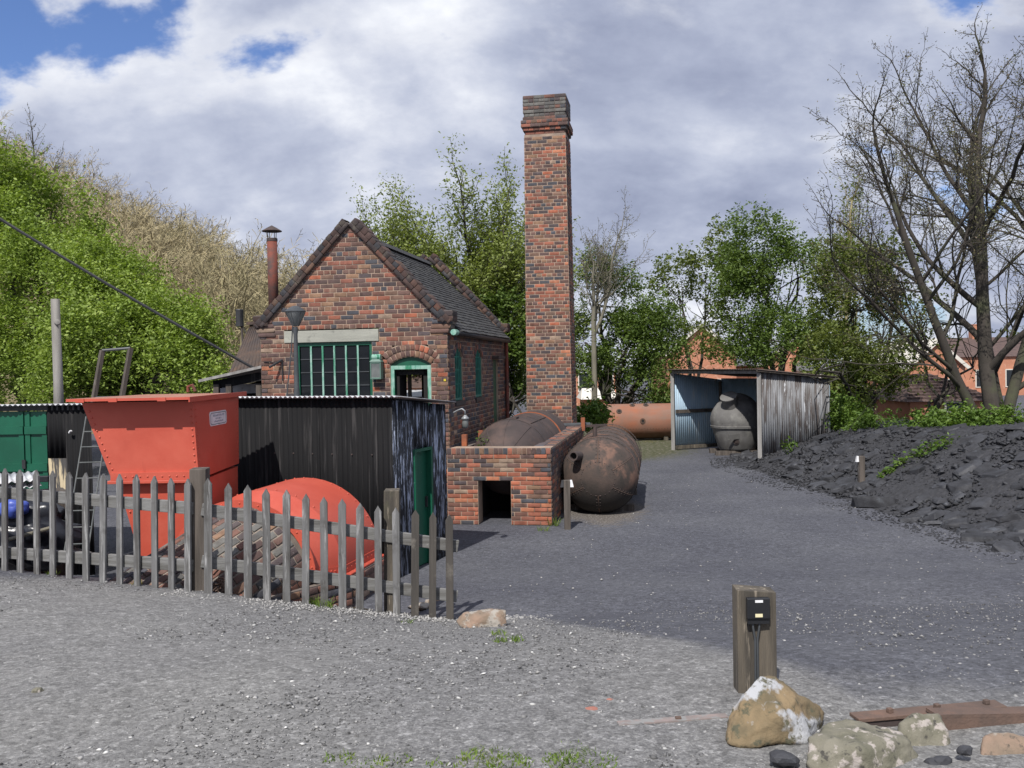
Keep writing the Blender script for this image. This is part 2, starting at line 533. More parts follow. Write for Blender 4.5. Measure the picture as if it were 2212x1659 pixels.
MT = {
    'brick': mat('brick', (1, 1, 1), (0.62, 0.58, 0.56), 9, lo=0.42, hi=0.7, rough=0.88, bump=0.6, bscale=70, attr=True,
                 c3=(0.075, 0.066, 0.06), s3=1.1, lo3=0.55, hi3=0.72, f3=0.5, c4=(0.45, 0.40, 0.36), s4=26, lo4=0.69, hi4=0.74),
    'soot_brick': mat('soot_brick', (0.42, 0.40, 0.37), (0.3, 0.3, 0.3), 7, rough=0.9, bump=0.6, bscale=70, attr=True),
    'mortar': mat('mortar', (0.43, 0.315, 0.235), (0.30, 0.225, 0.175), 6, rough=0.95, bump=0.4, bscale=90, c3=(0.09, 0.085, 0.08), s3=0.9, lo3=0.55, hi3=0.72, f3=0.7),
    'vault_mortar': mat('vault_mortar', (0.27, 0.225, 0.185), (0.13, 0.11, 0.095), 9, lo=0.4, hi=0.6, rough=0.95, bump=0.4, bscale=90),
    'dark_mortar': mat('dark_mortar', (0.20, 0.165, 0.14), (0.12, 0.1, 0.09), 6, rough=0.95, bump=0.4, bscale=90),
    'green_paint': mat('green_paint', (0.008, 0.105, 0.058), (0.006, 0.075, 0.042), 2.5, rough=0.45, bump=0.1, bscale=60, c3=(0.09, 0.2, 0.15), s3=14, lo3=0.68, hi3=0.75),
    'pale_green': mat('pale_green', (0.16, 0.36, 0.28), (0.30, 0.46, 0.39), 12, rough=0.6, bump=0.3, bscale=80, st3=(1, 1, 0.1), c3=(0.03, 0.20, 0.11), s3=16, lo3=0.52, hi3=0.6),
    'bar_green': mat('bar_green', (0.035, 0.20, 0.15), (0.02, 0.13, 0.10), 8, rough=0.55),
    'black_tin': mat('black_tin', (0.005, 0.005, 0.006), (0.010, 0.0097, 0.0105), 3.5, stretch=(1, 1, 0.12), lo=0.42, hi=0.72, rough=0.8, rough2=0.9, bump=0.25, bscale=50, spec=0.25,
                     c3=(0.075, 0.07, 0.07), s3=14, st3=(1, 1, 0.05), lo3=0.56, hi3=0.74, f3=0.7),
    'tarred_tin': mat('tarred_tin', (0.009, 0.010, 0.013), (0.020, 0.022, 0.03), 8, rough=0.5, bump=0.5, bscale=60, bst=(1, 1, 0.3),
                      c3=(0.36, 0.40, 0.50), s3=19, st3=(1.6, 1.6, 0.13), lo3=0.53, hi3=0.60, c4=(0.30, 0.34, 0.44), s4=26, st4=(1.3, 1.3, 0.20), lo4=0.57, hi4=0.62),  # blue-white streaks paint the glint of glancing sun into the tarred colour
    'rust_tin': mat('rust_tin', (0.055, 0.042, 0.038), (0.09, 0.06, 0.045), 4, rough=0.8, c3=(0.20, 0.10, 0.055), s3=2.5, lo3=0.56, hi3=0.72, f3=0.8, c4=(0.24, 0.19, 0.14), s4=12, lo4=0.66, hi4=0.72, bump=0.3),
    'grey_tin': mat('grey_tin', (0.30, 0.31, 0.33), (0.13, 0.125, 0.125), 6, stretch=(1, 1, 0.12), lo=0.36, hi=0.62, rough=0.75, bump=0.3,
                    c3=(0.085, 0.07, 0.065), s3=9, st3=(1, 1, 0.12), lo3=0.48, hi3=0.6, c4=(0.5, 0.52, 0.55), s4=18, st4=(1, 1, 0.1), lo4=0.62, hi4=0.67),
    'blue_tin': mat('blue_tin', (0.42, 0.56, 0.68), (0.33, 0.46, 0.58), 3, stretch=(1, 1, 0.3), rough=0.6, c3=(0.55, 0.6, 0.62), s3=6, st3=(1, 1, 0.15), lo3=0.55, hi3=0.7, bump=0.1),
    'bright_tin': mat('bright_tin', (0.55, 0.56, 0.58), (0.38, 0.38, 0.4), 5, rough=0.5, metal=0.0, c3=(0.2, 0.17, 0.15), s3=8, lo3=0.62, hi3=0.72),
    'red_paint': mat('red_paint', (0.52, 0.088, 0.053), (0.44, 0.07, 0.042), 1.4, rough=0.5, bump=0.12, bscale=25, c3=(0.57, 0.125, 0.08), s3=1.7, lo3=0.5, hi3=0.72, f3=0.6, c4=(0.30, 0.045, 0.028), s4=5, st4=(1, 1, 0.25), lo4=0.68, hi4=0.82),
    'red_lid': mat('red_lid', (0.36, 0.19, 0.13), (0.34, 0.12, 0.075), 3, rough=0.65, bump=0.2),
    'rust_iron': mat('rust_iron', (0.085, 0.055, 0.042), (0.055, 0.04, 0.033), 4, rough=0.85, bump=0.5, bscale=45, c3=(0.16, 0.078, 0.045), s3=3.2, lo3=0.5, hi3=0.68, f3=0.8, c4=(0.12, 0.10, 0.065), s4=11, lo4=0.6, hi4=0.72),
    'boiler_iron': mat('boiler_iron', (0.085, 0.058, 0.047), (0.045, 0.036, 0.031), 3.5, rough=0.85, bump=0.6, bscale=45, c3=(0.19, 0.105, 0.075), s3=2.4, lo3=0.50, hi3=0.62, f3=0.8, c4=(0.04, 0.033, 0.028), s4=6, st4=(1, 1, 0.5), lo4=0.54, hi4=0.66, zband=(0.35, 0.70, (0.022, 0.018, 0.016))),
    'rust_brown': mat('rust_brown', (0.062, 0.045, 0.042), (0.045, 0.034, 0.032), 3, rough=0.8, bump=0.35, bscale=50, c3=(0.10, 0.065, 0.055), s3=2.2, lo3=0.5, hi3=0.7),
    'rust_orange': mat('rust_orange', (0.30, 0.115, 0.065), (0.22, 0.12, 0.085), 2.0, rough=0.85, bump=0.4, bscale=40, c3=(0.24, 0.17, 0.135), s3=1.2, lo3=0.4, hi3=0.75, st3=(0.6, 1, 2.5), f3=0.7, c4=(0.13, 0.075, 0.055), s4=7, lo4=0.64, hi4=0.8, zband=(0.05, 0.42, (0.075, 0.045, 0.035))),
    'rust_pipe': mat('rust_pipe', (0.20, 0.05, 0.03), (0.11, 0.045, 0.035), 3, rough=0.8, bump=0.3, c3=(0.07, 0.045, 0.04), s3=2.5, lo3=0.5, hi3=0.65),
    'rail_rust': mat('rail_rust', (0.15, 0.095, 0.072), (0.10, 0.07, 0.057), 7, rough=0.85, bump=0.5, bscale=60, c3=(0.22, 0.12, 0.08), s3=5, lo3=0.55, hi3=0.7),
    'orange_iron': mat('orange_iron', (0.33, 0.10, 0.04), (0.2, 0.07, 0.04), 8, rough=0.8, bump=0.3),
    'tank_grey': mat('tank_grey', (0.17, 0.165, 0.16), (0.11, 0.105, 0.1), 2.5, rough=0.8, bump=0.4, bscale=35, c3=(0.22, 0.215, 0.2), s3=3.2, lo3=0.52, hi3=0.7, c4=(0.07, 0.065, 0.06), s4=6, lo4=0.63, hi4=0.75),
    'picket': mat('picket', (0.165, 0.163, 0.162), (0.085, 0.082, 0.078), 18, stretch=(1, 1, 0.07), lo=0.4, hi=0.66, rough=0.9, bump=0.5, bscale=110, bst=(1, 1, 0.06),
                  c3=(0.055, 0.05, 0.045), s3=5, lo3=0.54, hi3=0.72, f3=0.8, c4=(0.34, 0.335, 0.33), s4=30, st4=(1, 1, 0.08), lo4=0.56, hi4=0.68),
    'rail_wood': mat('rail_wood', (0.20, 0.198, 0.194), (0.11, 0.107, 0.10), 16, stretch=(0.07, 0.3, 1.2), lo=0.4, hi=0.66, rough=0.9, bump=0.5, bscale=100, bst=(0.06, 0.3, 1),
                     c3=(0.10, 0.09, 0.075), s3=5, lo3=0.58, hi3=0.72, f3=0.7, c4=(0.38, 0.37, 0.35), s4=9, lo4=0.66, hi4=0.76),
    'dark_post': mat('dark_post', (0.06, 0.05, 0.042), (0.12, 0.10, 0.085), 14, stretch=(1, 1, 0.09), rough=0.9, bump=0.7, bscale=90, bst=(1, 1, 0.08), c3=(0.24, 0.22, 0.2), s3=16, st3=(1, 1, 0.1), lo3=0.6, hi3=0.72),
    'old_post': mat('old_post', (0.125, 0.105, 0.08), (0.06, 0.052, 0.042), 12, stretch=(1, 1, 0.08), lo=0.40, hi=0.60, rough=0.9, bump=1.0, bscale=80, bst=(1, 1, 0.08), c3=(0.11, 0.11, 0.055), s3=3, lo3=0.55, hi3=0.75, f3=0.6, c4=(0.26, 0.22, 0.17), s4=30, st4=(1, 1, 0.09), lo4=0.57, hi4=0.66),
    'pole_wood': mat('pole_wood', (0.27, 0.255, 0.235), (0.15, 0.14, 0.125), 8, stretch=(1, 1, 0.1), rough=0.9, bump=0.5, bscale=60, bst=(1, 1, 0.1)),
    'grey_timber': mat('grey_timber', (0.33, 0.32, 0.31), (0.2, 0.19, 0.18), 10, stretch=(1, 1, 0.1), rough=0.9, bump=0.4),
    'lintel': mat('lintel', (0.36, 0.36, 0.31), (0.27, 0.27, 0.235), 7, stretch=(0.2, 0.2, 1.5), rough=0.9, bump=0.4, c3=(0.2, 0.2, 0.175), s3=6, lo3=0.57, hi3=0.7),
    'coping': mat('coping', (0.62, 0.6, 0.58), (0.6, 0.6, 0.6), 8, rough=0.9, bump=0.6, bscale=60, attr=True, c3=(0.12, 0.105, 0.08), s3=6, lo3=0.55, hi3=0.7, f3=0.6, c4=(0.4, 0.38, 0.35), s4=20, lo4=0.7, hi4=0.74),
    'tile': mat('tile', (0.055, 0.055, 0.055), (0.032, 0.032, 0.034), 6, rough=0.75, bump=0.3, isl=0.3, c3=(0.10, 0.095, 0.075), s3=4, lo3=0.58, hi3=0.72, f3=0.6),
    'brown_tile': mat('brown_tile', (0.11, 0.07, 0.06), (0.075, 0.05, 0.045), 5, rough=0.85, isl=0.25),
    'black_iron': mat('black_iron', (0.02, 0.02, 0.022), (0.035, 0.035, 0.038), 8, rough=0.5),
    'black_plastic': mat('black_plastic', (0.012, 0.013, 0.016), (0.016, 0.017, 0.02), 8, rough=0.42),
    'lamp_grey': mat('lamp_grey', (0.045, 0.05, 0.055), (0.065, 0.07, 0.075), 9, rough=0.45),
    'lamp_glass': mat('lamp_glass', (0.10, 0.11, 0.11), (0.16, 0.17, 0.165), 6, rough=0.3),
    'galv': mat('galv', (0.28, 0.29, 0.30), (0.20, 0.21, 0.22), 9, rough=0.45, metal=0.3),
    'white': mat('white', (0.75, 0.75, 0.76), (0.62, 0.62, 0.63), 6, rough=0.5),
    'cream_label': mat('cream_label', (0.72, 0.66, 0.42), (0.66, 0.6, 0.38), 6, rough=0.5),
    'ink': mat('ink', (0.09, 0.10, 0.13), (0.07, 0.08, 0.10), 9, rough=0.6),
    'faded_ink': mat('faded_ink', (0.42, 0.43, 0.49), (0.35, 0.36, 0.42), 30, rough=0.6),
    'yellow': mat('yellow', (0.8, 0.62, 0.05), rough=0.5),
    'cabinet': mat('cabinet', (0.085, 0.16, 0.13), (0.11, 0.19, 0.155), 7, rough=0.5, bump=0.1),
    'dark_inside': mat('dark_inside', (0.012, 0.011, 0.011), (0.02, 0.018, 0.017), 4, rough=0.95),
    'sandstone': mat('sandstone', (0.30, 0.22, 0.12), (0.20, 0.15, 0.085), 5, rough=0.92, bump=1.0, bscale=22, coord='pos', c3=(0.38, 0.36, 0.34), s3=4.2, lo3=0.53, hi3=0.62, c4=(0.10, 0.105, 0.075), s4=9, lo4=0.6, hi4=0.7),
    'lichen_rock': mat('lichen_rock', (0.20, 0.185, 0.145), (0.125, 0.12, 0.085), 8, rough=0.95, bump=1.0, bscale=34, c3=(0.37, 0.33, 0.30), s3=13, lo3=0.55, hi3=0.60, c4=(0.06, 0.056, 0.048), s4=18, lo4=0.58, hi4=0.65),
    'golden_rock': mat('golden_rock', (0.235, 0.17, 0.095), (0.12, 0.095, 0.055), 8, rough=0.92, bump=1.0, bscale=30, c3=(0.38, 0.385, 0.40), s3=3.6, lo3=0.52, hi3=0.57, c4=(0.085, 0.08, 0.05), s4=16, lo4=0.55, hi4=0.64),
    'pink_rock': mat('pink_rock', (0.27, 0.185, 0.135), (0.19, 0.145, 0.105), 9, rough=0.92, bump=1.0, bscale=30, c3=(0.33, 0.30, 0.26), s3=7, lo3=0.50, hi3=0.58, c4=(0.07, 0.062, 0.05), s4=11, lo4=0.58, hi4=0.66),
    'coal': mat('coal', (0.042, 0.043, 0.049), (0.02, 0.02, 0.023), 5, rough=0.6, rough2=0.85, bump=0.6, bscale=40, isl=0.35, c3=(0.06, 0.065, 0.075), s3=6, lo3=0.6, hi3=0.7),
    'coal_ground': mat('coal_ground', (0.046, 0.046, 0.052), (0.022, 0.022, 0.025), 14, rough=0.9, bump=1.0, bscale=40, c3=(0.06, 0.057, 0.055), s3=22, lo3=0.6, hi3=0.66),
    'stone': mat('stone', (0.23, 0.225, 0.22), (0.14, 0.138, 0.138), 9, rough=0.9, isl=0.75),
    'pale_stone': mat('pale_stone', (0.34, 0.33, 0.315), (0.24, 0.235, 0.23), 9, rough=0.9, isl=0.35),
    'bark': mat('bark', (0.085, 0.07, 0.052), (0.05, 0.042, 0.033), 6, stretch=(1, 1, 0.2), rough=0.95, bump=0.6, c3=(0.07, 0.08, 0.04), s3=2, lo3=0.5, hi3=0.7),
    'pale_bark': mat('pale_bark', (0.20, 0.185, 0.14), (0.12, 0.11, 0.085), 6, stretch=(1, 1, 0.2), rough=0.95, bump=0.4),
    'dark_bark': mat('dark_bark', (0.06, 0.05, 0.042), (0.04, 0.034, 0.028), 5, stretch=(1, 1, 0.2), rough=0.95, bump=0.6, c3=(0.075, 0.085, 0.04), s3=1.5, lo3=0.5, hi3=0.7, f3=0.7),
    'wood_twig': mat('wood_twig', (0.36, 0.295, 0.175), (0.28, 0.245, 0.135), 0.12, rough=0.95, isl=0.3),
    'tarp': mat('tarp', (0.013, 0.014, 0.02), (0.02, 0.022, 0.028), 3, rough=0.3, bump=0.5, bscale=12),
    'blue_tarp': mat('blue_tarp', (0.06, 0.10, 0.42), (0.05, 0.08, 0.34), 3, rough=0.4, bump=0.4, bscale=12),
    'far_brick': mat('far_brick', (0.50, 0.22, 0.13), (0.40, 0.17, 0.105), 1.2, rough=0.9, c3=(0.55, 0.32, 0.22), s3=4, lo3=0.55, hi3=0.7),
    'render_white': mat('render_white', (0.68, 0.64, 0.56), (0.6, 0.56, 0.5), 2, rough=0.9),
    'slate': mat('slate', (0.30, 0.31, 0.33), (0.24, 0.25, 0.27), 2, rough=0.6),
    'glass': glassmat('glass'),
    'far_glass': glassmat('far_glass', (0.03, 0.035, 0.04)),
    'bulb': mat('bulb', (0.6, 0.6, 0.58), (0.5, 0.5, 0.48), 9, rough=0.2),
    'leaf_hedge': leafmat('leaf_hedge', (0.11, 0.16, 0.028), (0.24, 0.33, 0.062), (0.40, 0.48, 0.14)),
    'leaf_spring': leafmat('leaf_spring', (0.13, 0.17, 0.035), (0.22, 0.265, 0.07), (0.33, 0.36, 0.14)),
    'leaf_dark': leafmat('leaf_dark', (0.055, 0.095, 0.022), (0.12, 0.18, 0.04), (0.22, 0.29, 0.075)),
    'leaf_olive': leafmat('leaf_olive', (0.08, 0.11, 0.025), (0.14, 0.175, 0.04), (0.21, 0.24, 0.07)),
    'leaf_bright': leafmat('leaf_bright', (0.06, 0.115, 0.02), (0.115, 0.19, 0.035), (0.21, 0.30, 0.075)),
    'leaf_bud': leafmat('leaf_bud', (0.12, 0.075, 0.06), (0.14, 0.13, 0.06), (0.17, 0.20, 0.07), trans=0.2),
    'grass': leafmat('grass', (0.08, 0.13, 0.02), (0.14, 0.22, 0.035), (0.24, 0.27, 0.08)),
    'dry_grass': leafmat('dry_grass', (0.22, 0.19, 0.07), (0.30, 0.27, 0.11)),
}
# ------------------------------------------------------------------ setting: ground, gravel, hillside


def ground_material():
    m = bpy.data.materials.new('yard_surface')
    m.use_nodes = True
    t = m.node_tree
    b = t.nodes['Principled BSDF']
    pos = nd(t, 'ShaderNodeNewGeometry').outputs['Position']
    s = nd(t, 'ShaderNodeSeparateXYZ')
    t.links.new(pos, s.inputs[0])
    x, y = s.outputs[0], s.outputs[1]
    # pale stone gravel by the path, dark cinder in the yard beyond
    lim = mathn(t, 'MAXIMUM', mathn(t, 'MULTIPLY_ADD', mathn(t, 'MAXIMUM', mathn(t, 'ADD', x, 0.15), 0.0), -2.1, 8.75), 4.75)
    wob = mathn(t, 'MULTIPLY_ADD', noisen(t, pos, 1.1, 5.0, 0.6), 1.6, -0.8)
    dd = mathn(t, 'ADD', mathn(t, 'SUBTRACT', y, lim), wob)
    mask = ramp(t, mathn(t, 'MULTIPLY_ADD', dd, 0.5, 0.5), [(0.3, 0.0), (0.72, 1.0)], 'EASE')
    fine_ = noisen(t, pos, 60, 5.0, 0.7)
    mid = noisen(t, pos, 7, 6.0, 0.6)
    large = noisen(t, pos, 0.55, 4.0, 0.5)
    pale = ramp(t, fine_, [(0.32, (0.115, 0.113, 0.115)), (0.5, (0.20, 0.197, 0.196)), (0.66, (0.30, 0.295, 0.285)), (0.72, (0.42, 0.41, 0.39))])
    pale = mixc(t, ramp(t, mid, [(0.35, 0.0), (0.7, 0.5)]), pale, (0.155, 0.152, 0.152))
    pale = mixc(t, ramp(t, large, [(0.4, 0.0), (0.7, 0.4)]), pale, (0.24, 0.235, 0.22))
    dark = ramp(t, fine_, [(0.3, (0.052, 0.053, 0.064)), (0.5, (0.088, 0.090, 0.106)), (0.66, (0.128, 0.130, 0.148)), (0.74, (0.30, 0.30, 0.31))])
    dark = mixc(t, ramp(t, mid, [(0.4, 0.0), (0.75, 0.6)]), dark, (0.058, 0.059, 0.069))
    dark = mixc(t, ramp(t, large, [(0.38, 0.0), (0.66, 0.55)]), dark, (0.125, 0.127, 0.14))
    # coarse flecks that still show at a distance
    def pebbles(sc, rnd=1.0):
        v = nd(t, 'ShaderNodeTexVoronoi')
        v.inputs['Scale'].default_value = sc
        v.inputs['Randomness'].default_value = rnd
        t.links.new(pos, v.inputs['Vector'])
        sp_ = nd(t, 'ShaderNodeSeparateColor')
        t.links.new(v.outputs['Color'], sp_.inputs[0])
        return sp_.outputs[0]
    pk = mathn(t, 'ADD', mathn(t, 'MULTIPLY', pebbles(62), 0.5), mathn(t, 'MULTIPLY', pebbles(27), 0.5))
    fk = ramp(t, pk, [(0.0, 0.55), (0.35, 0.88), (0.65, 1.08), (0.86, 1.35), (1.0, 1.9)])
    pale = mixc(t, 1.0, pale, fk, 'MULTIPLY')
    dark = mixc(t, 1.0, dark, fk, 'MULTIPLY')
    col = mixc(t, mask, pale, dark)
    # moss and grit strip in front of the old tank and shed
    ms = mathn(t, 'MULTIPLY', ramp(t, mathn(t, 'MULTIPLY_ADD', y, 0.1, 0.0), [(2.45 / 3.5, 0.0), (2.8 / 3.5, 1.0)]), 1.0)
    yb = mathn(t, 'MULTIPLY', mathn(t, 'SUBTRACT', y, 24.0), 0.125, clamp=True)
    xb = mathn(t, 'SUBTRACT', 1.0, mathn(t, 'MULTIPLY', mathn(t, 'ABSOLUTE', mathn(t, 'SUBTRACT', x, 3.6)), 0.3, clamp=True))
    mf = mathn(t, 'MULTIPLY', mathn(t, 'MULTIPLY', yb, xb), 2.2)
    mf = ramp(t, mathn(t, 'ADD', mf, mathn(t, 'MULTIPLY_ADD', mid, 0.9, -0.6)), [(0.25, 0.0), (0.6, 0.9)])
    moss = ramp(t, noisen(t, pos, 9, 5.0), [(0.38, (0.05, 0.058, 0.02)), (0.53, (0.085, 0.085, 0.04)), (0.68, (0.22, 0.2, 0.17))])
    col = mixc(t, mf, col, moss)
    # earthy strip under the nearer boiler
    ex = mathn(t, 'SUBTRACT', 1.0, mathn(t, 'MULTIPLY', mathn(t, 'ABSOLUTE', mathn(t, 'SUBTRACT', x, 1.6)), 0.75, clamp=True))
    ey = mathn(t, 'SUBTRACT', 1.0, mathn(t, 'MULTIPLY', mathn(t, 'ABSOLUTE', mathn(t, 'SUBTRACT', y, 17.6)), 0.33, clamp=True))
    ef = ramp(t, mathn(t, 'ADD', mathn(t, 'MULTIPLY', mathn(t, 'MULTIPLY', ex, ey), 1.6), mathn(t, 'MULTIPLY_ADD', mid, 0.9, -0.55)), [(0.3, 0.0), (0.6, 0.75)])
    earth = ramp(t, noisen(t, pos, 30, 5.0), [(0.4, (0.09, 0.075, 0.06)), (0.55, (0.17, 0.145, 0.12)), (0.68, (0.38, 0.36, 0.33))])
    col = mixc(t, ef, col, earth)
    t.links.new(col, b.inputs['Base Color'])
    b.inputs['Roughness'].default_value = 0.93
    b.inputs['Specular IOR Level'].default_value = 0.25
    bn = nd(t, 'ShaderNodeBump')
    bn.inputs['Strength'].default_value = 0.9
    bn.inputs['Distance'].default_value = 0.012
    h = mathn(t, 'ADD', noisen(t, pos, 75, 4.0, 0.7), mathn(t, 'MULTIPLY', noisen(t, pos, 16, 3.0), 0.6))
    t.links.new(h, bn.inputs['Height'])
    t.links.new(bn.outputs[0], b.inputs['Normal'])
    return m


def axis(*segs):
    out = []
    for a, b, n in segs:
        out += list(np.linspace(a, b, n, endpoint=False))
    out.append(segs[-1][1])
    return out


gx = axis((-500, -60, 8), (-60, -14, 12), (-14, -8, 12), (-8, 9, 140), (9, 14, 20), (14, 70, 14), (70, 500, 8))
gy = axis((-60, -4, 8), (-4, 2, 12), (2, 14, 110), (14, 36, 60), (36, 80, 14), (80, 700, 12))
GV = np.zeros((len(gy), len(gx), 3))
for j, y in enumerate(gy):
    for i, x in enumerate(gx):
        z = ground_z(x, y)
        if -12 < x < 14 and -2 < y < 36:
            z += 0.022 * noise.noise((x * 0.6, y * 0.6, 0.3)) + 0.008 * noise.noise((x * 3.1, y * 3.1, 1.3))
        GV[j, i] = (x, y, z)
jj, ii = np.meshgrid(np.arange(len(gy) - 1), np.arange(len(gx) - 1), indexing='ij')
a_ = (jj * len(gx) + ii).ravel()
GF = np.stack([a_, a_ + 1, a_ + len(gx) + 1, a_ + len(gx)], 1)
mk('ground', mesh_np('ground', GV.reshape(-1, 3), GF, smooth=True), ground_material(), label='grey gravel path falling to a dark cinder yard', kind='structure')

# loose stones lying on the ground (too many to count)
ST_V = np.array([(1, 0, 0), (-1, 0, 0), (0, 1, 0), (0, -1, 0), (0, 0, 1), (0, 0, -1)], dtype=float)
ST_F = np.array([(0, 2, 4), (2, 1, 4), (1, 3, 4), (3, 0, 4), (2, 0, 5), (1, 2, 5), (3, 1, 5), (0, 3, 5)])


def rock_field(name, pts, sizes, rng, mat_, flat=0.5, jitter=0.35, **tags):
    n = len(pts)
    V = np.repeat(ST_V[None], n, 0) * (1 + rng.uniform(-jitter, jitter, (n, 6, 3)))
    V += rng.uniform(-0.25, 0.25, (n, 6, 3))
    V[:, :, 2] *= flat * rng.uniform(0.6, 1.3, (n, 1))
    V[:, :, 1] *= rng.uniform(0.55, 1.0, (n, 1))
    V *= sizes[:, None, None]
    a = rng.uniform(0, 2 * np.pi, n)
    c, s = np.cos(a)[:, None], np.sin(a)[:, None]
    X = V[:, :, 0] * c - V[:, :, 1] * s
    Y = V[:, :, 0] * s + V[:, :, 1] * c
    # tilt
    t = rng.normal(0, 0.22, n)[:, None]
    Z = V[:, :, 2] + X * np.sin(t)
    V = np.stack([X, Y, Z], 2) + pts[:, None, :]
    F = (ST_F[None] + (np.arange(n) * 6)[:, None, None]).reshape(-1, 3)
    return mk(name, mesh_np(name, V.reshape(-1, 3), F), mat_, **tags)


rng = np.random.default_rng(11)


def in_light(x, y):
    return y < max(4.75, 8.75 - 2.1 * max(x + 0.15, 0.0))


pts, sz = [], []
while len(pts) < 26000:
    y = 2.6 + 6.6 * rng.random() ** 1.0
    x = rng.uniform(-0.62, 0.62) * (y + 0.6)
    if y > interp(x, FENCE) - 0.02 and x < -0.4:
        continue
    if not in_light(x, y) and rng.random() < 0.6:
        continue
    r_ = 0.004 + 0.005 * rng.random() + (0.012 * rng.random() if rng.random() < 0.09 else 0)
    pts.append((x, y, ground_z(x, y) + 0.2 * r_))
    sz.append(r_)
rock_field('gravel', np.array(pts), np.array(sz), rng, MT['stone'], label='grey loose gravel stones scattered over the path', kind='stuff')
pts, sz = [], []
while len(pts) < 1300:
    y = 2.6 + 20 * rng.random() ** 1.6
    x = rng.uniform(-0.6, 0.6) * (y + 0.6)
    if x < -0.4 and y > interp(x, FENCE) - 0.02:
        continue
    if y > 13 and not (0.3 < x < toe_x(y)):
        continue
    r_ = (0.006 + 0.011 * rng.random() ** 2) * (1 + 0.03 * y)
    pts.append((x, y, ground_z(x, y) + 0.15 * r_))
    sz.append(r_)
# bank of coarser chippings along the foot of the fence
for _ in range(1500):
    x = rng.uniform(-3.2, 0.35)
    y = interp(x, FENCE) - abs(rng.normal(0, 0.28)) + 0.05
    r_ = 0.009 + 0.012 * rng.random()
    pts.append((x, y, ground_z(x, y) + 0.2 * r_))
    sz.append(r_)
rock_field('chippings', np.array(pts), np.array(sz), rng, MT['pale_stone'], label='pale stone chippings strewn over path and yard', kind='stuff')

pts, sz = [], []
for _ in range(520):
    y = 2.7 + 5.2 * rng.random()
    x = rng.uniform(-0.6, 0.45) * (y + 0.3)
    if not in_light(x, y) or (x < -0.4 and y > interp(x, FENCE) - 0.1):
        continue
    pts.append((x, y, ground_z(x, y) + 0.003))
    sz.append(0.008 + 0.016 * rng.random() ** 2)
rock_field('stone_shards', np.array(pts), np.array(sz), rng, mat('shard', (0.52, 0.51, 0.49), (0.42, 0.415, 0.40), 20, rough=0.85, isl=0.3), 0.28, 0.4, label='flat whitish stone shards scattered on the pale gravel', kind='stuff')

# hillside to the left behind the green trees


def hill_z(x, y):
    h = 0.50 * max(0.0, -x - 14.5) * sstep(30, 62, y)
    return h + 0.6 * noise.noise((x * 0.06, y * 0.06, 4.0))


hx = np.linspace(-150, 6, 50)
hy = np.linspace(30, 190, 50)
HV = np.array([(x, y, hill_z(x, y) - 0.7 - 3.0 * sstep(-6, 4, x)) for y in hy for x in hx])
jj, ii = np.meshgrid(np.arange(49), np.arange(49), indexing='ij')
a_ = (jj * 50 + ii).ravel()
mk('hillside', mesh_np('hillside', HV, np.stack([a_, a_ + 1, a_ + 51, a_ + 50], 1), smooth=True),
   mat('leaf_litter', (0.20, 0.16, 0.095), (0.14, 0.12, 0.06), 0.4, rough=0.95), label='brown wooded hillside rising to the left', kind='structure')
# ------------------------------------------------------------------ brickwork
BCOL = [(0.42, 0.135, 0.075), (0.35, 0.125, 0.078), (0.46, 0.18, 0.10), (0.27, 0.105, 0.072), (0.20, 0.095, 0.07), (0.158, 0.092, 0.075),
        (0.122, 0.076, 0.068), (0.09, 0.07, 0.072), (0.078, 0.08, 0.094), (0.27, 0.16, 0.10), (0.205, 0.122, 0.088), (0.34, 0.245, 0.18), (0.165, 0.16, 0.148), (0.115, 0.113, 0.108)]
PAL = {
    'house': [2, 4, 1, 6, 10, 12, 11, 8, 7, 6, 8, 1],
    'chimney': [4, 6, 2, 7, 9, 10, 10, 8, 6, 6, 8, 1],
    'firebox': [11, 11, 8, 8, 5, 3, 2, 2, 2, 4, 5, 3],
    'vault': [0, 0, 0, 2, 5, 8, 9, 9, 4, 1, 3, 0, 5, 6],
    'dark': [1, 1, 0, 2, 5, 8, 9, 9, 8, 3, 5, 1],
    'cope': [0, 0, 0, 0, 1, 5, 10, 10, 4, 0, 2, 0],
    'sooty': [0, 0, 0, 0, 1, 2, 3, 4, 2, 0, 1, 0, 10, 10],
}
for _k in PAL:
    PAL[_k] = PAL[_k] + [0] * (14 - len(PAL[_k]))
BF = np.array([(8, 9, 10, 11), (4, 5, 9, 8), (5, 6, 10, 9), (6, 7, 11, 10), (7, 4, 8, 11), (0, 1, 5, 4), (1, 2, 6, 5), (2, 3, 7, 6), (3, 0, 4, 7)])
_bm = {}


def brick_shape(ci, si, header):
    """Unit brick: x and z from -0.5 to 0.5, back at y = 0, face at y = -1, with a worn arris."""
    rr = random.Random(ci * 31 + si * 7 + (5 if header else 0))
    ix, iz = (0.055, 0.085) if header else (0.025, 0.085)
    V = []
    ring = [(-.5, -.5), (.5, -.5), (.5, .5), (-.5, .5)]
    for x, z in ring:
        V.append((x, 0, z))
    for x, z in ring:
        V.append((x * (1 - rr.uniform(0, .02)), -0.72, z * (1 - rr.uniform(0, .06))))
    tl = rr.uniform(-0.12, 0.12)
    for x, z in ring:
        V.append((x * (1 - 2 * ix * rr.uniform(.5, 2.0)), -1 + tl * x + rr.uniform(-.1, .1), z * (1 - 2 * iz * rr.uniform(.5, 1.9))))
    return np.array(V)


def brick_mesh(ci, si, header, matname):
    k = (ci, si, header, matname)
    if k not in _bm:
        c = np.array(BCOL[ci]) * (0.82 + 0.12 * si)
        me = mesh_np('brick', brick_shape(ci, si, header), BF, col=c)
        me.materials.append(MT[matname])
        _bm[k] = me
    return _bm[k]


